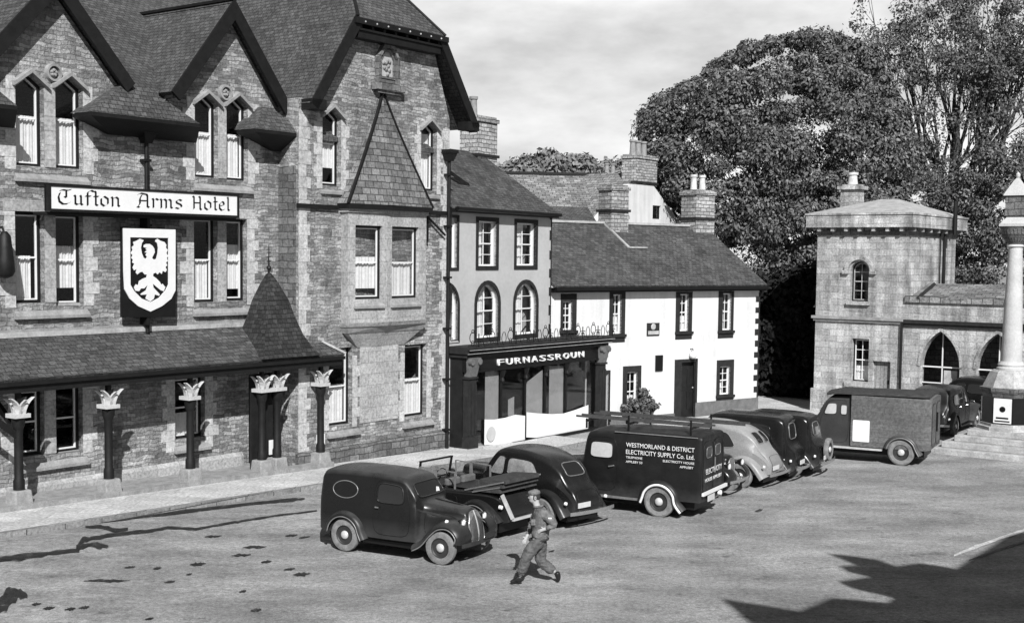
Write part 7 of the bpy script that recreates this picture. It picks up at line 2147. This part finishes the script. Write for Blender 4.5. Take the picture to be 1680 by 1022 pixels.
# ladders are carried on the roof of the van
def ladder(y0, x0, x1, z0, z1, label, w=.34):
    mw = v.root.matrix_basis if False else Matrix.Translation(v.root.location) @ Matrix.Rotation(v.root.rotation_euler.z, 4, 'Z')
    e = empty('ladder', mw @ Vector((x0, y0, z0)), v.root.rotation_euler.z, label, 'ladder', 'ladders carried on the van roof')
    mb = MB(); L_ = x1-x0; dz = z1-z0
    for s_ in (-w/2, w/2): mb.bar((0, s_, 0), (L_, s_, dz), .03, .045)
    e1_ = mb.build('rails', M['ladder'], e)
    mb = MB(); n = int(abs(L_)/.28)
    for k in range(1, n): mb.tube([(L_*k/n, -w/2, dz*k/n), (L_*k/n, w/2, dz*k/n)], .016, 6)
    mb.build('rungs', M['ladder'], e)
ladder(-.12, -2.75, .95, 2.14, 2.16, 'longer wooden ladder lying on top of the electricity van')
ladder(.34, -2.1, 1.2, 2.10, 2.12, 'shorter wooden ladder beside the longer one on the van roof', .3)
mb = MB()
for x in (-1.7, -.2, .85):
    mb = MB(); mb.bar((x, -.68, 2.05), (x, .68, 2.05), .04, .05)
    for y in (-.66, .66): mb.bar((x, y, 1.88), (x, y, 2.24 if x < 0 else 2.1), .035, .035)
    v.part('roof_rack', mb, M['black'])

# ---- 5. black car nosing out behind the electricity van
v = saloon('black_car', 'black car showing only its front wing and headlight behind the electricity van', (0.86, -0.51), L_=3.7, Hh=1.46, W_=.70, fast=False)
v.place(v.f, 0, 1212, 813)
# ---- 6. light grey fastback with divided rear window
v = saloon('grey_saloon', 'light grey fastback saloon with divided rear window', (-0.84, 0.54), p='cargrey', L_=4.1, Hh=1.60, W_=.78, split=True, rw=.36, bw=.62)
v.place(v.r-.02, .72, 1263, 805)
# ---- 7. black boxy saloon
v = saloon('black_saloon', 'upright black saloon with white rear number plate, right of the light grey one', HT, L_=4.1, Hh=1.72, W_=.78, fast=False, bw=.64, rw=.30)
v.place(v.r-.02, .72, 1307, 794)
# ---- 8. black saloon with spare wheel
v = saloon('black_saloon', 'black saloon with spare wheel on its tail, left of the grey boarded van', HT, L_=3.9, Hh=1.66, W_=.76, fast=False, bw=.62, spare=True, rw=.30)
v.place(v.r-.05, .60, 1350, 785)

# ---- 9. grey boarded van at the right
HV = Vector((-0.89, 0.456, 0)).normalized()
v = Veh('boarded_van', 'grey box van with dark cab and square white door panel near the stone cross', 'van', HV, 'vehicles parked in the square')
P = M['vancab']
secs = [(2.25, .5, .85, 1.05, .30, .34, .30, .12, .03), (2.1, .46, .88, 1.10, .40, .42, .37, .13, .03), (1.65, .44, .98, 1.18, .62, .60, .53, .14, .02), (1.50, .44, 1.05, 1.30, .70, .68, .62, .12, .02), (1.25, .44, 1.08, 1.72, .74, .73, .66, .14, .02), (1.1, .44, 1.08, 1.84, .76, .75, .68, .14, .03), (.52, .44, 1.08, 1.90, .78, .77, .70, .14, .03), (.50, .44, 1.08, 1.90, .78, .77, .70, .14, .03)]
v.body(secs, P)
v.panel('side_window', M['blind'], 'y', [(.62, 1.34), (.80, 1.34), (.80, 1.62), (.62, 1.62)], 1, trim=P, trimr=.012)  # opaque pale panel; colour stands in for daylight through the cab
v.panel('side_window', M['blind'], 'y', [(.92, 1.34), (1.30, 1.32), (1.18, 1.64), (.92, 1.66)], 1, trim=P, trimr=.012)
v.panel('door', P, 'y', [(.56, .52), (1.40, .52), (1.40, 1.15), (1.16, 1.74), (.58, 1.76)], 1, off=.003, trim=M['black'], trimr=.005)
v.panel('windscreen', M['darkglass'], 'x', [(-.5, 1.36), (.5, 1.36), (.46, 1.68), (-.46, 1.68)], 1, trim=P, trimr=.014, dense=8)
mb = body_mesh([(.495, .46, 1.2, 1.90, .82, .82, .80, .06, .05), (.48, .46, 1.2, 1.95, .84, .84, .82, .07, .05), (-1.60, .46, 1.2, 1.95, .84, .84, .82, .07, .05), (-1.75, .5, 1.2, 1.92, .80, .80, .78, .07, .05)], 2)
bx_ = mb.build('box_body', M['vangrey'], v.root, smooth=30)
mb2 = MB(); 
cap = body_mesh([(1.25, 1.86, 1.88, 1.93, .62, .62, .60, .03, .05), (.9, 1.93, 1.95, 1.99, .80, .80, .78, .03, .05), (-1.55, 1.965, 1.975, 2.03, .85, .85, .82, .03, .06), (-1.70, 1.96, 1.97, 2.0, .80, .80, .78, .03, .05)], 2)
cap.build('roof_canvas', M['canvas'], v.root, smooth=40)
v.bvh = BVHTree.FromPolygons([Vector(q) for q in mb.v], mb.f)
v.panel('white_panel', M['white'], 'y', [(-.06, .60), (.42, .60), (.42, 1.22), (-.06, 1.22)], 1, off=.012, dense=24)
for sd in (-1, 1): v.panel('rear_door', M['vangrey'], 'x', [(sd*.02, .56), (sd*.7, .56), (sd*.7, 1.78), (sd*.02, 1.78)], -1, off=.006, trim=M['black'], trimr=.008)
mb = MB(); mb.bar((-1.79, 0.02, .95), (-1.79, 0.02, 1.5), .04, .05); v.part('door_bar', mb, M['black'])
for sd in (-1, 1):
    v.wing([(2.3, .5), (2.3, .66), (2.12, .84), (1.86, .90), (1.6, .82), (1.38, .62), (1.18, .44)], sd*.44, sd*.84, P, lip=.1, name='front_wing')
    v.arcwing(-.95, .49, 165, 12, sd*.72, sd*.92, M['vancab'], z=.38, edge=M['greymetal'], edger=.018, lip=.08, pre=[(-1.52, .34)], name='rear_wing')
    mb = MB(); mb.box(-.42, 1.25, sd*.74 if sd > 0 else -.90, .90 if sd > 0 else -.74, .38, .43); v.part('running_board', mb, M['hub'])
    v.lamp(2.1, sd*.5, .90, .11)
v.under(-1.55, 1.9, .6, .24, .46)
v.axles(1.75, -.95, .79, .375, .17)
v.place(-.95, .88, 1477, 764)
# ---- 10. dark car behind the steps
v = saloon('parked_car', 'dark saloon half hidden behind the stone steps and the grey van', (0.55, 0.83), p='cardark', L_=4.2, Hh=1.55, W_=.8, fast=False, bw=.66)
p_ = gpt(1572, 716, -0.05); v.root.location = (p_.x-0.1, p_.y+1.2, gz(p_.x, p_.y))
v = saloon('parked_car', 'dark saloon between the grey van and the arcade, its roof just showing', (-0.80, 0.60), p='carblack', L_=4.2, Hh=1.55, W_=.8, fast=True, bw=.66)
p_ = gpt(1600, 702, -0.05); v.root.location = (p_.x+.6, p_.y+2.2, gz(p_.x, p_.y))
# ------------------------------------------------------------------ THE WALKING MAN
from mathutils import noise as mnoise
M['skin'] = plain('skin', 0.36, 0.6, 0.06, 20)
M['serge'] = plain('grey serge cloth', 0.13, 0.95, 0.45, 14, bump=0.9, bscale=30)
M['serge2'] = plain('grey serge trousers', 0.09, 0.95, 0.45, 12, bump=0.9, bscale=25)
M['boot'] = plain('black boots', 0.015, 0.35, 0.3, 9)
M['hair'] = plain('dark hair', 0.03, 0.7, 0.3, 20)
MX = gpt(850, 957, 0.0); SC = FPX/MX.y
def J(px_, py_, dy=0.0):
    """joint from the silhouette: x, z relative to the standing foot; dy = depth (+ away)"""
    Y_ = MX.y + dy; w = world_at(px_, py_, Y_); return Vector((w.x-MX.x, dy, w.z))
man = empty('person', (MX.x, MX.y, 0), 0, 'man in battledress and side cap striding left across the square', 'person')
def skin_mesh(name, nodes, edges, mat, parent, root=0, sub=2, mats=None, matfn=None, folds=0.0):
    me = bpy.data.meshes.new(name); me.from_pydata([tuple(n[0]) for n in nodes], edges, [])
    o = bpy.data.objects.new(name, me); COL.objects.link(o)
    sk = o.modifiers.new('skin', 'SKIN'); sk.use_smooth_shade = True
    sv = me.skin_vertices[0].data if me.skin_vertices else None
    if sv is None:
        bm_ = bmesh.new(); bm_.from_mesh(me); bm_.verts.layers.skin.verify(); bm_.to_mesh(me); bm_.free(); sv = me.skin_vertices[0].data
    for i, n in enumerate(nodes):
        r = n[1]; sv[i].radius = (r, r) if not hasattr(r, '__len__') else r
        sv[i].use_root = (i == root)
    sd = o.modifiers.new('sub', 'SUBSURF'); sd.levels = sub; sd.render_levels = sub
    dg = bpy.context.evaluated_depsgraph_get(); m2 = bpy.data.meshes.new_from_object(o.evaluated_get(dg))
    o.modifiers.clear(); o.data = m2; m2.name = name
    for mt in (mats or [mat]): m2.materials.append(mt)
    for p in m2.polygons:
        p.use_smooth = True
        if matfn: p.material_index = matfn(p.center)
    if folds:
        for v_ in m2.vertices:
            q = v_.co
            k = mnoise.noise(Vector((q.x*9, q.y*9, q.z*26))) + 0.6*mnoise.noise(Vector((q.x*22, q.y*22, q.z*40+5)))
            v_.co = q + v_.normal*k*folds
    o.parent = parent; return o
hipc = J(884, 884, 0); hL = J(880, 889, -0.09); hR = J(887, 888, 0.09)
kF = J(863, 914, -0.10); aF = J(853, 946, -0.08); kB = J(886, 921, 0.10); aB = J(912, 939, 0.10)
waist = J(885, 872, 0.0); chest = J(888, 852, 0); neckb = J(884, 835, 0); neckt = J(879, 826, 0); headc = J(877, 815, 0)
shL = J(893, 842, -0.19); shR = J(880, 841, 0.19)
elL = J(911, 861, -0.26); wrL = J(893, 868, -0.22)
elR = J(872, 864, 0.25); wrR = J(864, 880, 0.14)
scale = 1.0
nodes = [(hipc, (.11, .10)), (waist, (.10, .085)), (chest, (.13, .09)), (neckb, (.08, .075)), (neckt, (.055, .055)),
         (hL, .08), (kF, .055), (aF, .042), (hR, .08), (kB, .055), (aB, .042),
         (shL, .062), (elL, .045), (wrL, .03), (shR, .062), (elR, .045), (wrR, .03)]
edges = [(0,1),(1,2),(2,3),(3,4),(0,5),(5,6),(6,7),(0,8),(8,9),(9,10),(2,11),(11,12),(12,13),(2,14),(14,15),(15,16)]
# head nodes keep the body one continuous surface
fw = Vector((-1, 0, -0.10)).normalized()
nodes += [(headc + Vector((0.012, 0, -0.02)), (.075, .085)), (headc + Vector((0.0, 0, 0.065)), (.082, .078))]
edges += [(4,17),(17,18)]
def hand_nodes(w, d, up_, side, nodes, edges, wi):
    """palm and five fingers; d = along the hand, side = towards the thumb"""
    n0 = len(nodes); palm = w + d*0.055; nodes.append((palm, (.032, .018))); edges.append((wi, n0))
    lens = [.065, .072, .068, .052]
    for k in range(4):
        off = side*(0.026-0.018*k); a_ = palm + d*0.035 + off
        nodes.append((a_, .0095)); edges.append((n0, len(nodes)-1))
        b_ = a_ + (d*0.9 - up_*0.25).normalized()*lens[k]*0.5; nodes.append((b_, .0085)); edges.append((len(nodes)-2, len(nodes)-1))
        c_ = b_ + (d*0.6 - up_*0.8).normalized()*lens[k]*0.5; nodes.append((c_, .0075)); edges.append((len(nodes)-2, len(nodes)-1))
    a_ = w + d*0.03 + side*0.034; nodes.append((a_, .0115)); edges.append((n0, len(nodes)-1))
    b_ = a_ + (d*0.7+side*0.7).normalized()*0.035; nodes.append((b_, .0095)); edges.append((len(nodes)-2, len(nodes)-1))
dR = (wrR-elR).normalized(); hand_nodes(wrR, dR, Vector((0, 1, 0)), Vector((-0.7, 0, 0.5)).normalized(), nodes, edges, 16)
dL = (wrL-elL).normalized(); hand_nodes(wrL, dL, Vector((0, -1, 0)), Vector((0, 0, 1)), nodes, edges, 13)
skin_mesh('body', nodes, edges, M['skin'], man)
# face details on a head shell (nose, brow, chin, ears belong to the same head form)
hm = MB()
def head_pt(a_, e_):
    x = -math.cos(e_)*math.cos(a_); y = math.cos(e_)*math.sin(a_); z = math.sin(e_)
    r = Vector((x*.098, y*.074, z*.118))
    if z < 0: r.x = r.x*(1-0.16*z*z) ; r.y *= (1-0.30*(-z))
    if x < -.2 and z < -.55: r.x -= .014
    # nose, brow, lips, eye sockets
    f_ = math.exp(-(y/.16)**2)
    if x < 0:
        r.x -= .026*f_*math.exp(-((z+.12)/.14)**2) + .006*math.exp(-(y/.5)**2)*math.exp(-((z-.22)/.08)**2) + .007*f_*math.exp(-((z+.46)/.05)**2) + .006*f_*math.exp(-((z+.58)/.05)**2)
        for s_ in (-1, 1): r.x += .010*math.exp(-((y-s_*.34)/.16)**2)*math.exp(-((z-.08)/.09)**2)
    return r
nu, nv = 40, 26; vs_ = []; fs_ = []
for j in range(nv+1):
    e_ = -math.pi/2 + math.pi*j/nv
    for i in range(nu): vs_.append(headc + head_pt(2*math.pi*i/nu, e_) + Vector((0, 0, .0)))
for j in range(nv):
    for i in range(nu): fs_.append((j*nu+i, (j+1)*nu+i, (j+1)*nu+(i+1) % nu, j*nu+(i+1) % nu))
hm.add(vs_, fs_)
hd_ = hm.build('head', M['skin'], man, smooth=180)
for s_ in (-1, 1):
    mb = MB(); c = headc+Vector((.012, s_*.074, -.005))
    mb.tube([c+Vector((.012*math.sin(a_)+.0, s_*.012, .03*math.cos(a_))) for a_ in np.linspace(0, 2*math.pi, 14)], .009, 6, cap=False); mb.build('ear', M['skin'], hd_, smooth=180)
    mb = MB(); c = headc + Vector((-.080, s_*.026, .010)); mb.lathe([(0, -.012), (.007, -.009), (.010, 0), (.007, .009), (0, .012)], c, 10, 'x'); mb.build('eye', M['hair'], hd_, smooth=180)
hm = MB(); vs_ = []; fs_ = []
for j in range(9):
    e_ = -.35 + 1.25*j/8
    for i in range(25):
        a_ = math.radians(75) + math.radians(210)*i/24; vs_.append(headc + head_pt(a_, e_)*1.035)
for j in range(8):
    for i in range(24): fs_.append((j*25+i, (j+1)*25+i, (j+1)*25+i+1, j*25+i+1))
hm.add(vs_, fs_); hm.build('hair', M['hair'], hd_, smooth=180)
# side cap, tilted forward
cp = MB(); n = 24; rings = []
for h_, k, lx in ((.050, 1.02, 0), (.075, 1.10, -.004), (.105, 1.04, -.012), (.128, .62, -.016), (.134, .12, -.018)):
    rings.append([headc + Vector((math.cos(2*math.pi*i/n)*.100*k+lx-.004, math.sin(2*math.pi*i/n)*.080*k*(1 if h_ < .14 else .7), h_ + .012*math.cos(2*math.pi*i/n))) for i in range(n)])
cp.add([p for r in rings for p in r], [(j*n+i, j*n+(i+1) % n, (j+1)*n+(i+1) % n, (j+1)*n+i) for j in range(4) for i in range(n)] + [tuple(range(4*n, 5*n))])
cap_ = cp.build('cap', M['serge'], man, smooth=60)
mb = MB(); mb.add([headc+Vector((-.095, -.05, .045)), headc+Vector((-.145, -.03, .036)), headc+Vector((-.145, .03, .036)), headc+Vector((-.095, .05, .045)), headc+Vector((-.095, -.05, .035)), headc+Vector((-.145, -.03, .028)), headc+Vector((-.145, .03, .028)), headc+Vector((-.095, .05, .035))],
       [(0,1,2,3), (7,6,5,4), (0,4,5,1), (1,5,6,2), (2,6,7,3), (3,7,4,0)]); mb.build('peak', M['hair'], cap_)
# blouse: torso and sleeves
w2 = J(884, 886, 0)
jn = [(w2, (.20, .155)), (J(886, 876, 0), (.20, .17)), (J(889, 862, 0), (.205, .165)), (chest+Vector((.01, 0, .02)), (.205, .15)), (neckb+Vector((-.005, 0, .025)), (.095, .085)),
      (shL, .10), ((shL+elL)/2+Vector((.02, -.01, 0)), .092), (elL, .082), ((elL+wrL)/2, .058), (wrL+(elL-wrL).normalized()*.03, .043),
      (shR, .088), ((shR+elR)/2, .075), (elR, .064), ((elR+wrR)/2, .052), (wrR+(elR-wrR).normalized()*.03, .040)]
je = [(0,1),(1,2),(2,3),(3,4),(3,5),(5,6),(6,7),(7,8),(8,9),(3,10),(10,11),(11,12),(12,13),(13,14)]
jk = skin_mesh('jacket', jn, je, M['serge'], man, sub=3, folds=0.015)
mb = MB(); mb.tube([neckb+Vector((math.cos(a_)*.075-.01, math.sin(a_)*.072, .055+.012*math.cos(a_))) for a_ in np.linspace(0, 2*math.pi, 18)], .022, 8, cap=False); mb.build('collar', M['serge'], jk, smooth=180)
q = (shL+elL)/2+Vector((.0, -.085, .035)); mb = MB(); mb.box(q.x-.03, q.x+.03, q.y-.004, q.y+.01, q.z-.012, q.z+.012); mb.build('shoulder_flash', M['white'], jk)
q = J(879, 838, -.125); mb = MB(); mb.box(q.x-.035, q.x+.02, q.y-.01, q.y, q.z-.02, q.z+.02)
bl = MB(); bw_ = J(884, 884, 0)
bl.tube([bw_+Vector((math.cos(a_)*.165, math.sin(a_)*.150, .012*math.cos(a_))) for a_ in np.linspace(0, 2*math.pi, 26)], .022, 6, cap=False); bl.build('belt', M['hair'], jk, smooth=180)
bl = MB(); q = J(876, 856, -.155); bl.box(q.x-.05, q.x+.05, q.y-.012, q.y+.03, q.z-.06, q.z+.05); bl.build('breast_pocket', M['serge'], jk, bevel=.012)
# trousers with gaiters
tn = [(J(884, 876, 0), (.165, .135)), (hipc+Vector((0, 0, -.01)), (.170, .145)), (hL+Vector((0, 0, -.03)), .118), ((hL+kF)/2, .125), (kF, .105), (kF+(aF-kF)*.5, .098), (kF+(aF-kF)*.72, .095), (aF+(kF-aF)*.10, .060),
      (hR+Vector((0, 0, -.03)), .118), ((hR+kB)/2, .125), (kB, .105), (kB+(aB-kB)*.5, .098), (kB+(aB-kB)*.72, .095), (aB+(kB-aB)*.10, .060)]
te = [(0,1),(1,2),(2,3),(3,4),(4,5),(5,6),(6,7),(1,8),(8,9),(9,10),(10,11),(11,12),(12,13)]
skin_mesh('trousers', tn, te, M['serge2'], man, sub=3, folds=0.018)
for (a_, hl_, toe, nm) in ((aF, Vector((aF.x+.05, aF.y, .035)), Vector((aF.x-.20, aF.y, .035)), 'boot'), (aB, J(918, 945, .1), J(915, 956, .10), 'boot')):
    if nm == 'boot' and a_ is aB:
        nn = [(a_+Vector((0, 0, .02)), .062), (a_+(hl_-a_)*.4+Vector((.01, 0, -.01)), .058), ((a_+toe)/2+Vector((.025, 0, 0)), .052), (toe+Vector((.01, 0, .045)), (.045, .035)), (toe+Vector((-.03, 0, .03)), (.04, .025))]
        skin_mesh('boot', nn, [(0,1),(1,2),(2,3),(3,4)], M['boot'], man)
    else:
        nn = [(a_+Vector((0, 0, .04)), .062), (a_+Vector((.01, 0, -.03)), .058), (hl_+Vector((-.02, 0, .012)), (.045, .045)), (a_+Vector((-.08, 0, -.055)), (.046, .042)), (toe+Vector((.03, 0, .0)), (.044, .034))]
        skin_mesh('boot', nn, [(0,1),(1,2),(1,3),(3,4)], M['boot'], man)
